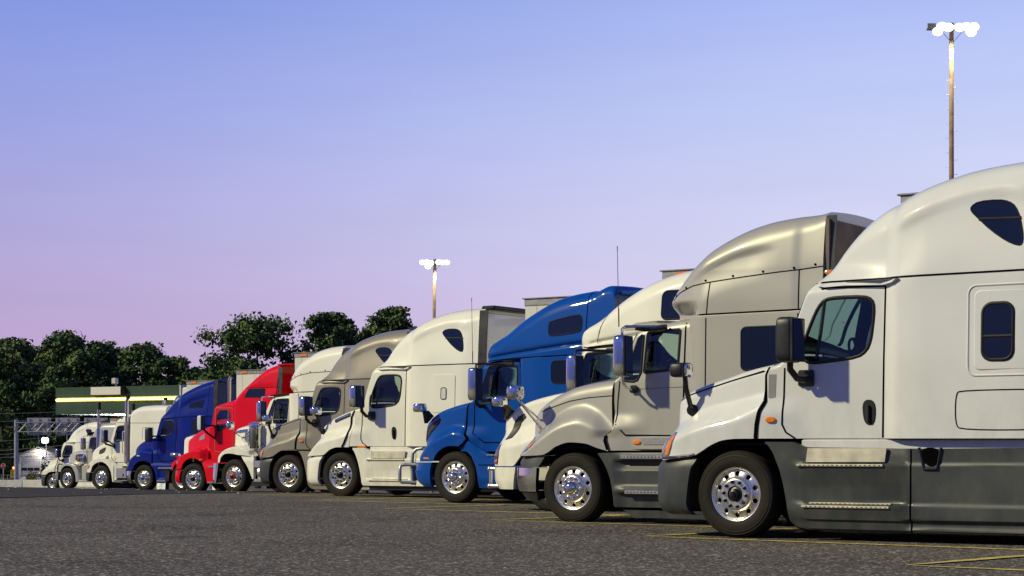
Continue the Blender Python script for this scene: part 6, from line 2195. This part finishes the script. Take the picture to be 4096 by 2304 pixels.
def tree(label, x, w, top, Z, base, nclump=46, leaf=.42, per=120, seed=0, low=0.12, lean=0.0, group='trees beyond the lot'):
    rnd = random.Random(seed)
    X = (x - 1288) / 4800.0 * Z
    H = 1 - (top - 1133) / 4800.0 * Z - base
    R = w / 4800.0 * Z / 2 * (1.22 if low < .2 else 1.0)
    T = empty('tree', (X, Z, base))
    tag(T, label, 'tree', group)
    m = MB()
    tw = max(.18, H * .017)
    m.tube([(0, 0, -.3), (.1, 0, H * .25), (lean * .3, .1, H * .5), (lean * .6, 0, H * .85)], [tw * 1.3, tw, tw * .7, tw * .2], 9)
    cl = []
    zc0, zc1 = H * low, H * .975
    nclump = int(max(50, min(150, (zc1 - zc0) / R * 46)))
    for k in range(nclump):
        t = rnd.random()
        z = zc0 + (zc1 - zc0) * t
        # egg-shaped crown, uneven outline
        prof = max(0.0, 1 - abs(2 * t - 1) ** 2.4) ** .5
        if low < .2:
            prof = max(prof, .8 * (1 - t) ** .4)
        a = rnd.uniform(0, 2 * pi)
        q = rnd.random() ** .42
        bump = .92 + .62 * noise.noise((cos(a) * 1.3 + seed, sin(a) * 1.3, t * 4.0))
        rr = R * prof * q * bump
        r = rnd.uniform(.16, .34) * R
        cl.append((Vector((rr * cos(a) + lean * t, rr * sin(a), min(z, zc1 - r * .6))), r))
    for p, r in cl[:14]:
        s = Vector((lean * .3 * p.z / H, 0, max(H * .2, p.z * .55)))
        mid = s.lerp(p, .5) + Vector((0, 0, .3))
        m.tube([tuple(s), tuple(mid), tuple(p)], [tw * .4, tw * .22, .03], 6)
    m.build('trunk', BARK, T)
    v, f, mi = [], [], []
    for p, r in cl:
        shade = rnd.choice((0, 0, 1, 1, 2))
        for _ in range(per):
            d = Vector((rnd.gauss(0, 1), rnd.gauss(0, 1), rnd.gauss(0, 1)))
            d.normalize()
            d *= r * min(1.2, abs(rnd.gauss(0, .66)))
            d.z *= .72
            c = p + d
            n = (d.normalized() * .6 + Vector((rnd.uniform(-1, 1), rnd.uniform(-1, 1), rnd.uniform(-.4, 1)))).normalized()
            u = n.orthogonal().normalized()
            w_ = n.cross(u)
            an = rnd.uniform(0, pi)
            u, w_ = u * cos(an) + w_ * sin(an), w_ * cos(an) - u * sin(an)
            s1 = leaf * rnd.uniform(.6, 1.25)
            i = len(v)
            v += [tuple(c - u * s1 * .6), tuple(c + w_ * s1 * .36), tuple(c + u * s1 * .6), tuple(c - w_ * s1 * .36)]
            f.append((i, i + 1, i + 2, i + 3))
            mi.append(shade if rnd.random() < .7 else rnd.randrange(3))
    b = MB()
    b.v, b.f, b.m = v, f, mi
    b.build('crown', LEAVES, T, flat=True)
    return T

tree('broad dark tree at the frame edge behind the sign gantry', 30, 150, 846, 330, -4.8, 72, .62, 210, 1, .05)
tree('tall dark tree above the middle of the gantry, highest of the wooded group', 165, 165, 826, 325, -4.8, 83, .62, 210, 2, .05)
tree('dark tree behind the blank sign on the canopy', 268, 140, 850, 328, -4.8, 72, .62, 210, 3, .05)
tree('sloping dark tree above the yellow lit canopy strip', 356, 150, 858, 322, -4.8, 72, .62, 210, 4, .05)
tree('shorter tree stepping down at the canopy corner', 430, 120, 892, 318, -4.8, 57, .62, 210, 5, .05)
tree('low bushy tree behind the navy truck roof', 500, 130, 922, 315, -4.8, 52, .62, 210, 6, .05)
tree('dark tree filling the dip between two taller trees near the gantry post', 98, 130, 870, 338, -4.8, 62, .62, 210, 7, .03)
tree('very broad leafy tree standing over the red truck', 647, 290, 788, 235, -4.5, 96, .46, 230, 8, .34)
tree('round leafy tree behind the taupe truck, left of the pole tree', 832, 138, 778, 240, -4.5, 57, .46, 230, 19, .50)
tree('wind-blown tree crown leaning over the cream roof beside the lamp pole', 968, 140, 762, 245, -4.5, 57, .46, 230, 10, .55, 1.2)
tree('small filler tree between the two round trees', 905, 90, 838, 250, -4.5, 33, .46, 230, 11, .40)
tree('small dark tree tucked low beside the broad tree', 745, 90, 900, 250, -4.5, 33, .46, 230, 13, .40)

tree('dense tree low behind the left end of the canopy fascia', 130, 120, 905, 312, -4.8, 40, .62, 200, 21, .05)
tree('dark spreading tree just left of the canopy corner column', 215, 130, 872, 316, -4.8, 40, .62, 200, 22, .05)
tree('dark low tree between the canopy end and the broad tree', 560, 110, 915, 300, -4.8, 40, .62, 200, 23, .05)
tree('dark bushy tree at the very edge beside the gantry post', 5, 120, 868, 312, -4.8, 40, .62, 200, 24, .05)

def hillside():
    m = MB()
    rows = []
    for j in range(7):
        r = []
        for i in range(90):
            x = -230 + i * 2.6
            hgt = (9.5 + 2.2 * noise.noise((x * .06, 1.0, 0)) + 1.0 * noise.noise((x * .3, 2.0, 0)))
            k = sstep(40, -60, x)
            r.append((x, 346 + j * 5, -4.9 + hgt * (j / 6.0) ** .6 * (.35 + .65 * k)))
        rows.append(r)
    m.grid(rows)
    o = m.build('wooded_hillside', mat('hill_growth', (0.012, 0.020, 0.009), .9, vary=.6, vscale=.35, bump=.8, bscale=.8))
    tag(o, kind='structure')
    # undergrowth along its foot
    rnd = random.Random(5)
    v, f, mi = [], [], []
    for _ in range(30000):
        x = rnd.uniform(-125, 0)
        y = rnd.uniform(338, 346)
        z = -4.8 + rnd.random() ** .8 * (11 + 4 * noise.noise((x * .12, 0, 0)))
        a = rnd.uniform(0, pi)
        s = rnd.uniform(.3, .7)
        c = Vector((x, y, z))
        u = Vector((cos(a), rnd.uniform(-.5, .5), sin(a))) * s
        w_ = Vector((-sin(a), rnd.uniform(-.5, .5), cos(a))) * s * .6
        i = len(v)
        v += [tuple(c - u), tuple(c + w_), tuple(c + u), tuple(c - w_)]
        f.append((i, i + 1, i + 2, i + 3))
        mi.append(rnd.choice((0, 0, 0, 1)))
    b = MB()
    b.v, b.f, b.m = v, f, mi
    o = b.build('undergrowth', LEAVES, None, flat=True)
    tag(o, 'dense dark undergrowth filling the space beneath the trees', 'undergrowth', kind='stuff')
hillside()

# ---- filling-station canopy
def canopy():
    C = empty('fuel_canopy', (-31.0, 130.0, -1.85), -radians(30.6))
    tag(C, 'dark green filling station canopy with a glowing yellow strip', 'canopy')
    z0, z1 = 3.44 + 1.85, 5.27 + 1.85
    GREEN = mat('canopy_green', (0.030, 0.060, 0.036), .38, vary=.12, vscale=.6, dirt=.1)
    PALE = mat('canopy_end', (.50, .50, .52), .5, vary=.1)
    m = MB()
    x = 0.0
    for w in (2.48, 2.76, 2.76, 2.80):
        m.box(x + .006, x + w - .006, 0, .12, z0, z1)
        x += w
    m.box(0.01, 10.78, .06, .14, z0 + .01, z1 - .01)
    m.box(-.12, 0, 0, 14, z0, z1)
    m.build('fascia', GREEN, C, flat=True)
    m = MB()
    m.box(10.80, 10.92, 0.005, 14, z0, z1)
    m.build('end_fascia', PALE, C, flat=True)
    m = MB()
    m.box(.02, 10.78, .15, 13.9, z0 + .03, z0 + .10)
    m.box(.02, 10.78, .15, 13.9, z1 - .2, z1 - .12)
    m.build('soffit', mat('soffit_white', (.80, .80, .80), .6), C, flat=True)
    zs = 4.39 + 1.85
    m = MB()
    m.tube([(.04, -.09, zs + .03), (10.75, -.09, zs + .03)], .075, 10)
    m.build('light_strip', mat('yellow_tube', (.9, .8, .2), .4, emit=(1.0, .82, .20), estr=5.0), C)
    m = MB()
    m.box(.02, 10.77, -.035, -.002, zs - .12, zs + .18)
    m.build('strip_reflector', mat('strip_back', (.45, .42, .12), .4), C, flat=True)
    m = MB()
    m.cbox(3.42, 6.18, -.42, -.002, 4.66 + 1.85, 5.27 + 1.85, .02)
    so = m.build('sign_case', FRAMEB, C)
    m = MB()
    m.cbox(3.48, 6.12, -.45, -.425, 4.70 + 1.85, 5.23 + 1.85, .01)
    m.build('sign_face', mat('blank_sign', (.62, .58, .52), .5, emit=(.9, .84, .75), estr=.06), so)
    for x, y in ((4.35, 5.5), (8.6, 5.5), (4.35, 11.5)):
        m = MB()
        m.lathe([(.22, 0), (.22, z0 + .05)], 20, 0, 'z', (x, y, 0))
        m.build('column', mat('column_tan', (.42, .38, .28), .6, vary=.1), C)
    m = MB()
    m.lathe([(.07, 0), (.07, z0 + .05)], 14, 0, 'z', (5.35, 4.8, 0))
    m.build('drain_pipe', TRWHITE, C)
    for x, y in ((2.6, 3.5), (6.4, 3.2), (9.2, 4.5), (5, 9)):
        m = MB()
        m.cbox(x - .3, x + .3, y - .3, y + .3, z0 - .02, z0 + .028, .01)
        m.build('canopy_light', mat('canopy_lamp', (1, 1, 1), .4, emit=(.95, 1.0, 1.0), estr=3.0), C)
        l = bpy.data.lights.new('canopy_lamp', 'POINT')
        l.energy = 1100
        l.color = (.93, 1.0, 1.0)
        l.shadow_soft_size = .25
        lo = bpy.data.objects.new('canopy_lamp', l)
        COL.objects.link(lo)
        lo.parent = C
        lo.location = (x, y, z0 - .7)
    # floodlight bracketed to the roof edge
    m = MB()
    m.tube([(5.05, .3, z1 - .02), (5.05, .3, z1 + .22)], .05, 8)
    m.cbox(4.74, 5.16, .18, .42, z1 + .16, z1 + .58, .03)
    fo = m.build('roof_floodlight', STEEL, C)
    m = MB()
    m.box(4.79, 5.11, .165, .179, z1 + .22, z1 + .53)
    m.build('lens', mat('unlit_lens', (.60, .55, .42), .25, coat=1), fo, flat=True)
canopy()

# ---- floodlight masts
WOOD = mat('pole_wood', (0.30, 0.21, 0.13), .85, vary=.45, vscale=3.0, bump=.5, bscale=14)
FLOOD = mat('flood_lens', (1, 1, 1), .3, emit=(1.0, .96, .82), estr=4.0)
HOUS = mat('flood_housing', (.20, .19, .16), .5)
def light_mast(label, xd, topd, Z, r, heads, power, lean=0.0, bolts_on=True):
    X, Y, zt = at(xd, topd, Z)
    base = min(0.0, ground_z(X, Y))
    M = empty('light_pole', (X, Y, base))
    tag(M, label, 'light pole', 'floodlight poles over the lot')
    H = zt - base
    m = MB()
    m.tube([(lean, 0, -.5), (lean * .5, 0, H * .5), (0, 0, H)], [r * 1.25, r * 1.1, r * .92], 14)
    m.build('pole', WOOD, M)
    if bolts_on:
        k = 0
        z = H - 2.6
        for k in range(26):
            z = H - 3.0 - k * .38
            s = 1 if k % 2 else -1
            b = MB()
            b.tube([(s * r * .9, -.02, z), (s * (r + .17), -.02, z), (s * (r + .17), -.02, z + .04)], .014, 6)
            b.build('step_bolt', STEEL, M)
    m = MB()
    m.cbox(-1.35, 1.35, -r - .10, -r, H - .42, H - .30, .01)
    m.tube([(-.6, -r - .05, H - .4), (0, -r - .04, H - 1.1), (.6, -r - .05, H - .4)], .02, 6)
    m.build('crossarm', STEEL, M)
    for hx, hz, tilt, lit in heads:
        h = MB()
        rows = []
        # trapezoid housing with the lens on its lower front face
        fr = [(-.22, -.16), (.22, -.16), (.22, .16), (-.22, .16)]
        bk = [(-.14, -.10), (.14, -.10), (.14, .12), (-.14, .12)]
        a = radians(tilt)
        def P(x, d, z):
            return (hx + x, -r - .16 + d * cos(a) - z * sin(a), H - .30 + hz + z * cos(a) + d * sin(a))
        f1 = [P(x, -.26, z) for x, z in fr]
        b1 = [P(x, .06, z) for x, z in bk]
        h.add(f1 + b1, [(0, 4, 5, 1), (1, 5, 6, 2), (2, 6, 7, 3), (3, 7, 4, 0), (4, 7, 6, 5), (0, 1, 2, 3)])
        h.tube([P(0, .06, 0), (hx, -r - .06, H - .36)], .025, 6)
        ho = h.build('floodlight', HOUS, M, flat=True)
        fix_normals(ho)
        if lit:
            q = MB()
            c = P(0, -.27, 0)
            q.superq(c[0], c[1], c[2], .27, .13, .22, 1.0, 20)
            lo = q.build('lens', FLOOD, ho)
    for s in (-.75, .75):
        l = bpy.data.lights.new('floodlight', 'SPOT')
        l.energy = power
        l.color = (1.0, .88, .60)
        l.shadow_soft_size = .2
        l.spot_size = radians(150)
        l.spot_blend = .6
        lo = bpy.data.objects.new('floodlight', l)
        COL.objects.link(lo)
        lo.parent = M
        lo.location = (s, -r - .7, H - .75)
    return M
light_mast('tall weathered wooden floodlight pole with step bolts above the white sleeper roof', 2393.5, 58, 100, .125,
           [(-1.15, -.02, -8, False), (-.62, .05, 10, True), (-.28, .02, 14, True), (.30, .02, 14, True), (.66, .05, 12, True), (1.05, .02, 8, True), (-.85, -.22, 10, True), (.9, -.25, 12, True)], 1200)
light_mast('shorter wooden floodlight pole in the distance behind the cream truck', 1094, 652, 172, .145,
           [(-1.1, .0, 10, True), (-.7, .03, 12, True), (-.35, -.04, 12, True), (.35, .03, 12, True), (.72, .0, 12, True), (1.1, .0, 10, True), (-.6, -.35, 14, True)], 1300, -.28, False)

# ---- sign gantry
def gantry():
    Z = 225.0
    X, Y, zt = at(40.8, 1055.5, Z)
    base = -3.3
    G = empty('sign_gantry', (X, Y, base))
    tag(G, 'galvanised overhead sign gantry with lattice beam and blank panel backs', 'sign gantry')
    H = zt - base
    m = MB()
    m.lathe([(.0, -.3), (.25, -.3), (.235, H - .06), (.12, H), (0, H)], 20, 0, 'z')
    m.build('post', STEEL, G)
    zc = lambda yd: at(0, yd, Z)[2] - base
    xw = lambda xd: at(xd, 0, Z)[0] - X
    L = xw(330)
    z1, z2 = zc(1063.2), zc(1086.5)
    m = MB()
    for y in (-.5, .5):
        m.tube([(.2, y, z1), (L, y, z1 + .1)], .065, 8)
        m.tube([(.2, y, z2), (L, y, z2 + .1)], .065, 8)
        n = 13
        for i in range(n):
            xa, xb = .4 + (L - .4) * i / n, .4 + (L - .4) * (i + 1) / n
            up = (i + (y > 0)) % 2
            m.tube([(xa, y, z1 if up else z2), (xb, y, z2 if up else z1)], .04, 6)
    for i in range(14):
        xa = .4 + (L - .4) * i / 13
        m.tube([(xa, -.5, z1), (xa, .5, z2)], .028, 5)
    m.tube([(-1.1, -.35, (z1 + z2) / 2), (L, -.35, (z1 + z2) / 2)], .05, 8, 1)
    m.build('lattice_beam', [STEEL, mat('rusty_pipe', (.16, .12, .10), .7)], G)
    PAN = mat('sign_back', (.50, .46, .45), .55, .3, vary=.15, vscale=1.2)
    for xa, xb in ((64.9, 125), (136.5, 197.5), (209, 268)):
        m = MB()
        m.cbox(xw(xa), xw(xb), .62, .66, zc(1094.5), zc(1051), .008)
        po = m.build('sign_panel', PAN, G)
        for q in (.10, .5, .88):
            m = MB()
            xx = xw(xa) + (xw(xb) - xw(xa)) * q
            m.cbox(xx - .07, xx + .07, .54, .615, zc(1093), zc(1052.5), .01)
            m.build('stiffener', STEEL, po)
        m = MB()
        xx = xw(xa) + (xw(xb) - xw(xa)) * .49
        m.tube([(xx, .5, zc(1094)), (xx, .5, zc(1114))], .06, 8)
        m.build('hanger', STEEL, G)
gantry()

# ---- garage building with roller doors
def garage():
    Z = 300.0
    B = empty('garage_building', (-77.6, Z, -4.7))
    tag(B, 'pale gabled garage with ribbed roller doors under a wall lamp', 'building')
    zo = 4.7
    W = 6.5
    WALL = mat('garage_wall', (.36, .33, .33), .8, vary=.1, vscale=.8)
    DOOR = mat('roller_door', (.34, .33, .35), .5, .2, vary=.1)
    ze, za = .15 + zo, 1.40 + zo
    m = MB()
    m.add([(0, 0, 0), (W, 0, 0), (W, 0, ze), (W / 2, 0, za), (0, 0, ze), (0, 9, 0), (W, 9, 0), (W, 9, ze), (W / 2, 9, za), (0, 9, ze)], [(0, 1, 2, 3, 4), (5, 9, 8, 7, 6), (0, 4, 9, 5), (1, 6, 7, 2), (0, 5, 6, 1)])
    m.build('wall', WALL, B, flat=True)
    m = MB()
    sl = (za - ze) / (W / 2)
    for s in (-1, 1):
        xe = W / 2 + s * (W / 2 + 1.0)
        q = [(W / 2, ze + (W / 2) * sl), (xe, ze - 1.0 * sl)]
        v = []
        for y in (-.45, 9.45):
            for (x, z) in q:
                v += [(x, y, z + .02), (x, y, z + .20)]
        m.add(v, [(0, 2, 3, 1), (4, 5, 7, 6), (1, 3, 7, 5), (0, 4, 6, 2), (2, 6, 7, 3)])
    ro = m.build('roof', mat('garage_roof', (.12, .12, .13), .7, vary=.2), B, flat=True)
    fix_normals(ro)
    for x0, x1 in ((.40, 3.42), (3.75, 6.2)):
        m = MB()
        n = 16
        rows = []
        zt, zb = .08 + zo, .2
        for i in range(n * 2 + 1):
            z = zb + (zt - zb) * i / (2 * n)
            rows.append([(x0, -.05 - .03 * (i % 2), z), (x1, -.05 - .03 * (i % 2), z)])
        m.grid(rows)
        m.box(x0, x1, -.045, .0, zb, zt)
        do = m.build('roller_door', DOOR, B, flat=True)
        k = 3
        for i in range(k):
            a = x0 + .12 + (x1 - x0 - .1) * i / k
            m = MB()
            m.box(a, a + (x1 - x0) / k - .16, -.10, -.055, 2.54, 3.0)
            m.build('pane', DGLASS, do, flat=True)
    m = MB()
    for x in (.28, 3.58):
        m.cbox(x - .11, x + .11, -.12, 0, 0, zo + .16, .01)
    m.cbox(.2, 6.3, -.12, 0, zo + .09, zo + .25, .01)
    m.build('door_frame', mat('garage_trim', (.42, .41, .42), .6), B)
    m = MB()
    m.cbox(3.05, 3.75, -.5, -.02, za - .45, za - .22, .03)
    lo = m.build('wall_lamp', HOUS, B)
    m = MB()
    m.box(3.08, 3.72, -.53, -.501, za - .44, za - .24)
    m.build('lens', FLOOD, lo, flat=True)
    l = bpy.data.lights.new('wall_lamp', 'POINT')
    l.energy = 260
    l.color = (1, .93, .75)
    l.shadow_soft_size = .15
    o = bpy.data.objects.new('wall_lamp', l)
    COL.objects.link(o)
    o.parent = B
    o.location = (3.4, -1.0, za - .7)
garage()

def street_lamp():
    X, Y, z = at(113.3, 1107.7, 296)
    S = empty('street_lamp', (X, Y, -4.7))
    tag(S, 'bright white yard lamp above the garage roof', 'lamp')
    H = z + 4.7
    m = MB()
    m.tube([(0, .8, 0), (0, .8, H - .1), (0, .5, H + .1), (0, .1, H + .05)], .06, 8)
    m.build('post', STEEL, S)
    m = MB()
    m.superq(0, 0, H, .55, .42, .50, .8, 18)
    m.build('lamp_head', mat('white_lamp', (1, 1, 1), .3, emit=(1, 1, .96), estr=3.5), S)
    l = bpy.data.lights.new('yard_lamp', 'POINT')
    l.energy = 500
    l.shadow_soft_size = .5
    o = bpy.data.objects.new('yard_lamp', l)
    COL.objects.link(o)
    o.parent = S
    o.location = (0, -1.2, H - .2)
street_lamp()

# ---- concrete barrier, stop sign, fence, wires
CONC = mat('concrete', (.44, .40, .33), .85, vary=.22, vscale=1.4, bump=.3, bscale=20, dirt=.3)
def barriers():
    for i, (xa, lab) in enumerate(((-51, 'pale concrete barrier segment at the frame edge below the stop sign'), (57.6, 'pale concrete barrier segment with a crack, meeting the last truck'))):
        X, Y, _ = at(xa, 1200, 135)
        m = MB()
        pr = [(-.30, 0), (-.30, .08), (-.18, .33), (-.09, .80), (-.075, .82), (.075, .82), (.09, .80), (.18, .33), (.30, .08), (.30, 0)]
        L = 3.0
        rows = []
        for x, k in ((0.0, .9), (.03, 1), (L - .03, 1), (L, .9)):
            rows.append([(x, y * k, z * (1 if k == 1 else .985)) for y, z in pr])
        m.grid(rows, 0, True)
        n = len(pr)
        m.f.append(tuple(range(n)))
        m.m.append(0)
        m.f.append(tuple(range(3 * n, 4 * n))[::-1])
        m.m.append(0)
        if i == 1:
            m.ribbon([(1.62, .10), (1.60, .35), (1.68, .50), (1.64, .81)], .018, lambda x, z: -(-.30 + .02 if z < .08 else (-.30 + (z - .08) * .48 if z < .33 else -.18 + (z - .33) * .19)), .004, 1, False, -1)
        o = m.build('concrete_barrier', [CONC, GAP], None, angle=30)
        fix_normals(o)
        o.location = (X, Y, -1.9)
        tag(o, lab, 'barrier', 'concrete barriers along the exit')
barriers()

def stop_sign():
    X, Y, z = at(8.1, 1171.6, 280)
    S = empty('stop_sign', (X, Y, -4.5))
    tag(S, 'red octagonal STOP sign on a thin pale post', 'sign')
    h = z + 4.5
    m = MB()
    m.cbox(-.045, .045, .02, .08, 0, h + .3, .005)
    m.build('post', TRWHITE, S)
    SR = mat('sign_red', (.42, .012, .018), .5, emit=(.5, .01, .02), estr=.05)
    SW = mat('sign_white', (.80, .80, .80), .5)
    m = MB()
    for r, y, mi in ((.40, -.01, 1), (.365, -.018, 0)):
        o = [(r * cos(radians(22.5 + 45 * k)), r * sin(radians(22.5 + 45 * k))) for k in range(8)]
        m.add([(a, y, h + b) for a, b in o] + [(a, .015, h + b) for a, b in o], [tuple(range(8))] + [(k, 8 + k, 8 + (k + 1) % 8, (k + 1) % 8) for k in range(8)] + [tuple(range(15, 7, -1))], mi)
    m.build('sign_face', [SR, SW], S, flat=True)
    t = text_mesh('lettering', 'STOP', .29, SW, S)
    t.location = (0, -.024, h)
    t.rotation_euler = (radians(90), 0, 0)
stop_sign()

def fence():
    Z = 200.0
    F = empty('metal_fence', (at(-12, 0, Z)[0], Z, -2.85))
    tag(F, 'thin grey pipe railing behind the concrete barrier', 'fence')
    L = at(112, 0, Z)[0] - at(-12, 0, Z)[0]
    for i in range(9):
        m = MB()
        m.tube([(L * i / 8, 0, 0), (L * i / 8, 0, 1.28)], .03, 6)
        m.build('post', STEEL, F)
    for z in (1.26, .9, .5):
        m = MB()
        m.tube([(0, 0, z), (L, 0, z)], .022, 6)
        m.build('rail', STEEL, F)
    S = empty('warning_sign', (at(27.8, 0, Z)[0], Z - .1, -2.85))
    tag(S, 'tilted yellow board with black letters hung on the pipe railing', 'sign')
    z = 1 - (1202.0 - 1133) / 4800 * Z + 2.85 + .45
    m = MB()
    m.cbox(-.18, .18, -.02, .02, z - .44, z + .40, .005)
    bo = m.build('board', mat('sign_yellow', (.55, .38, .03), .5), S)
    bo.rotation_euler = (0, radians(6), 0)
    t = text_mesh('lettering', 'OVE', .30, FRAMEB, bo)
    t.location = (0, -.025, z)
    t.rotation_euler = (radians(90), radians(-90), 0)
fence()

def wires():
    Z = 240.0
    W = mat('wire', (.25, .25, .26), .4, .6)
    spec = [((-40, 1152), (330, 1118), 'lowest pale overhead wire crossing in front of the garage roof'),
            ((-40, 1145), (330, 1104), 'second pale overhead wire sagging past the garage lamp'),
            ((-40, 1135), (330, 1094), 'overhead wire rising from beside the gantry post'),
            ((-40, 1112), (330, 1068), 'overhead wire crossing the gantry post at mid height'),
            ((-40, 1061), (330, 1029), 'thin upper wire in front of the dark trees'),
            ((-40, 1040), (330, 1018), 'topmost thin wire across the dark trees')]
    for i, (a, b, lab) in enumerate(spec):
        p, q = at(a[0], a[1], Z + i), at(b[0], b[1], Z + i)
        m = MB()
        pts = []
        for k in range(15):
            t = k / 14
            pts.append((p[0] + (q[0] - p[0]) * t, p[1], p[2] + (q[2] - p[2]) * t - .35 * 4 * t * (1 - t)))
        m.tube(pts, .022 if i > 2 else .03, 5)
        o = m.build('overhead_wire', W)
        tag(o, lab, 'wire', 'overhead wires')
wires()

def bushes():
    def bush(label, xd, yd, wd, Z, base, seed, cols):
        rnd = random.Random(seed)
        X, Y, zt = at(xd, yd, Z)
        R = wd / 4800 * Z / 2
        H = zt - base
        v, f, mi = [], [], []
        B = empty('shrub', (X, Y, base))
        tag(B, label, 'shrub')
        m = MB()
        for k in range(9):
            a = rnd.uniform(0, 2 * pi)
            tip = Vector((cos(a) * R * .8, sin(a) * R * .5, H * rnd.uniform(.6, 1)))
            m.tube([(0, 0, 0), tuple(tip * .5 + Vector((0, 0, H * .1))), tuple(tip)], [.03, .02, .008], 5)
            for _ in range(80):
                c = tip * rnd.uniform(.35, 1.03) + Vector((rnd.gauss(0, .09), rnd.gauss(0, .09), rnd.gauss(0, .09)))
                an = rnd.uniform(0, pi)
                s = rnd.uniform(.04, .09)
                u = Vector((cos(an), rnd.uniform(-.5, .5), sin(an))) * s
                w_ = Vector((-sin(an), rnd.uniform(-.5, .5), cos(an))) * s * .6
                i = len(v)
                v += [tuple(c - u), tuple(c + w_), tuple(c + u), tuple(c - w_)]
                f.append((i, i + 1, i + 2, i + 3))
                mi.append(rnd.randrange(2))
        m.build('stem', BARK, B)
        b = MB()
        b.v, b.f, b.m = v, f, mi
        b.build('foliage', cols, B, flat=True)
    bush('sparse reddish shrub behind the barrier before the roller door', 78, 1186, 32, 150, -2.1, 3, [leaf_mat('leaf_olive', (0, 0, 0)), leaf_mat('leaf_red', (.11, .05, .03))])
    bush('dark purple-leaved shrub beside the garage door post', 112, 1165, 16, 152, -2.1, 4, [leaf_mat('leaf_purple', (.05, .018, .02)), leaf_mat('leaf_dark', (0, 0, 0))])
bushes()

def parked_car():
    Z = 215.0
    X, Y, z = at(98, 1196, Z)
    C = empty('parked_car', (X, Y, -3.0), pi)
    tag(C, 'small pale car mostly hidden behind the concrete barrier', 'car')
    prof_t = [(-2.1, .75), (-2.0, .95), (-1.5, 1.02), (-.9, 1.38), (.2, 1.44), (1.0, 1.02), (1.9, .88), (2.1, .62)]
    wf = lambda x, zz: .86 - .14 * max(0, zz - .95) - .10 * (abs(x) / 2.1) ** 4
    sk = Skin(lambda x: .32, pchip(prof_t), wf, lambda x: .08, .03)
    m = MB()
    sk.mesh(m, [-2.1 + 4.2 * i / 40 for i in range(41)], 14, 5, 5)
    m.build('body', CREAM, C)
    m = MB()
    m.patch([(-1.25, 1.03), (-.85, 1.32), (.15, 1.37), (.75, 1.05), (.7, 1.0), (-1.2, .98)], sk, .008, .01, 0, 3, 1)
    m.patch([(-1.25, 1.03), (-.85, 1.32), (.15, 1.37), (.75, 1.05), (.7, 1.0), (-1.2, .98)], sk, .008, .01, 0, 3, -1)
    m.build('side_window', DGLASS, C)
    for x in (-1.3, 1.35):
        for s in (1, -1):
            m = MB()
            m.lathe([(0, .02), (.18, .03), (.20, .0), (.31, .02), (.33, -.04), (.33, -.18), (0, -.18)] if s > 0 else [(0, -.02), (.18, -.03), (.20, 0), (.31, -.02), (.33, .04), (.33, .18), (0, .18)], 24, 0, 'y', (x, s * .82, .33))
            m.build('wheel', RUBBER, C)
    m = MB()
    for s in (1, -1):
        m.superq(2.03, s * .6, .72, .06, .16, .07, .7, 10)
    m.build('headlight', LENS, C)
parked_car()

def low_house():
    Z = 318.0
    X0 = at(-60, 0, Z)[0]
    X1 = at(36, 0, Z)[0]
    B = empty('low_building', (X0, Z, -4.8))
    tag(B, 'low dim building with a grey roof behind the stop sign', 'building')
    W = X1 - X0
    m = MB()
    m.box(0, W, 0, 8, 0, 2.3)
    wo = m.build('wall', mat('dim_wall', (.10, .09, .09), .8, vary=.2), B, flat=True)
    m = MB()
    m.add([(-.3, -.5, 2.28), (W + .3, -.5, 2.62), (W + .3, 4, 3.2), (-.3, 4, 3.2), (-.3, 8.5, 2.3), (W + .3, 8.5, 2.3)], [(0, 1, 2, 3), (3, 2, 5, 4)])
    m.build('roof', mat('dim_roof', (.16, .16, .17), .8, vary=.15), B, flat=True)
    for i in range(3):
        m = MB()
        m.cbox(W - 1.8 - i * 2.4, W - .9 - i * 2.4, -.06, 0, .9, 1.8, .02)
        m.build('window', DGLASS, B)
    X, Y, z = at(34, 1177, 210)
    S = empty('warning_beacon', (X, Y, -3.0))
    tag(S, 'small orange beacon on a dark stake beside the gantry post', 'beacon')
    h = z + 3.0
    m = MB()
    m.tube([(0, 0, 0), (0, 0, h - .15)], .035, 6)
    m.build('stake', FRAMEB, S)
    m = MB()
    m.superq(0, 0, h, .10, .08, .16, .8, 12)
    m.build('lamp', mat('orange_glow', (1, .4, .1), .4, emit=(1, .28, .05), estr=3.0), S)
low_house()

# scraps of leaves and paper blown along the dark asphalt
def litter():
    rnd = random.Random(12)
    v, f = [], []
    for _ in range(90):
        Y = rnd.uniform(44, 78)
        X = rnd.uniform(-.275, -.10) * Y + rnd.gauss(0, .4)
        z = ground_z(X, Y) + .03
        s = rnd.uniform(.010, .026)
        a = rnd.uniform(0, pi)
        c, d = cos(a) * s, sin(a) * s
        i = len(v)
        v += [(X - c, Y - d, z), (X + d, Y - c, z + s * .9), (X + c, Y + d, z + s * .5), (X - d, Y + c, z)]
        f.append((i, i + 1, i + 2, i + 3))
    b = MB()
    b.v, b.f, b.m = v, f, [0] * len(f)
    o = b.build('litter', mat('litter_scrap', (.55, .48, .36), .8), None, flat=True)
    tag(o, 'scattered scraps of leaves and paper on the dark asphalt', 'litter', kind='stuff')
litter()
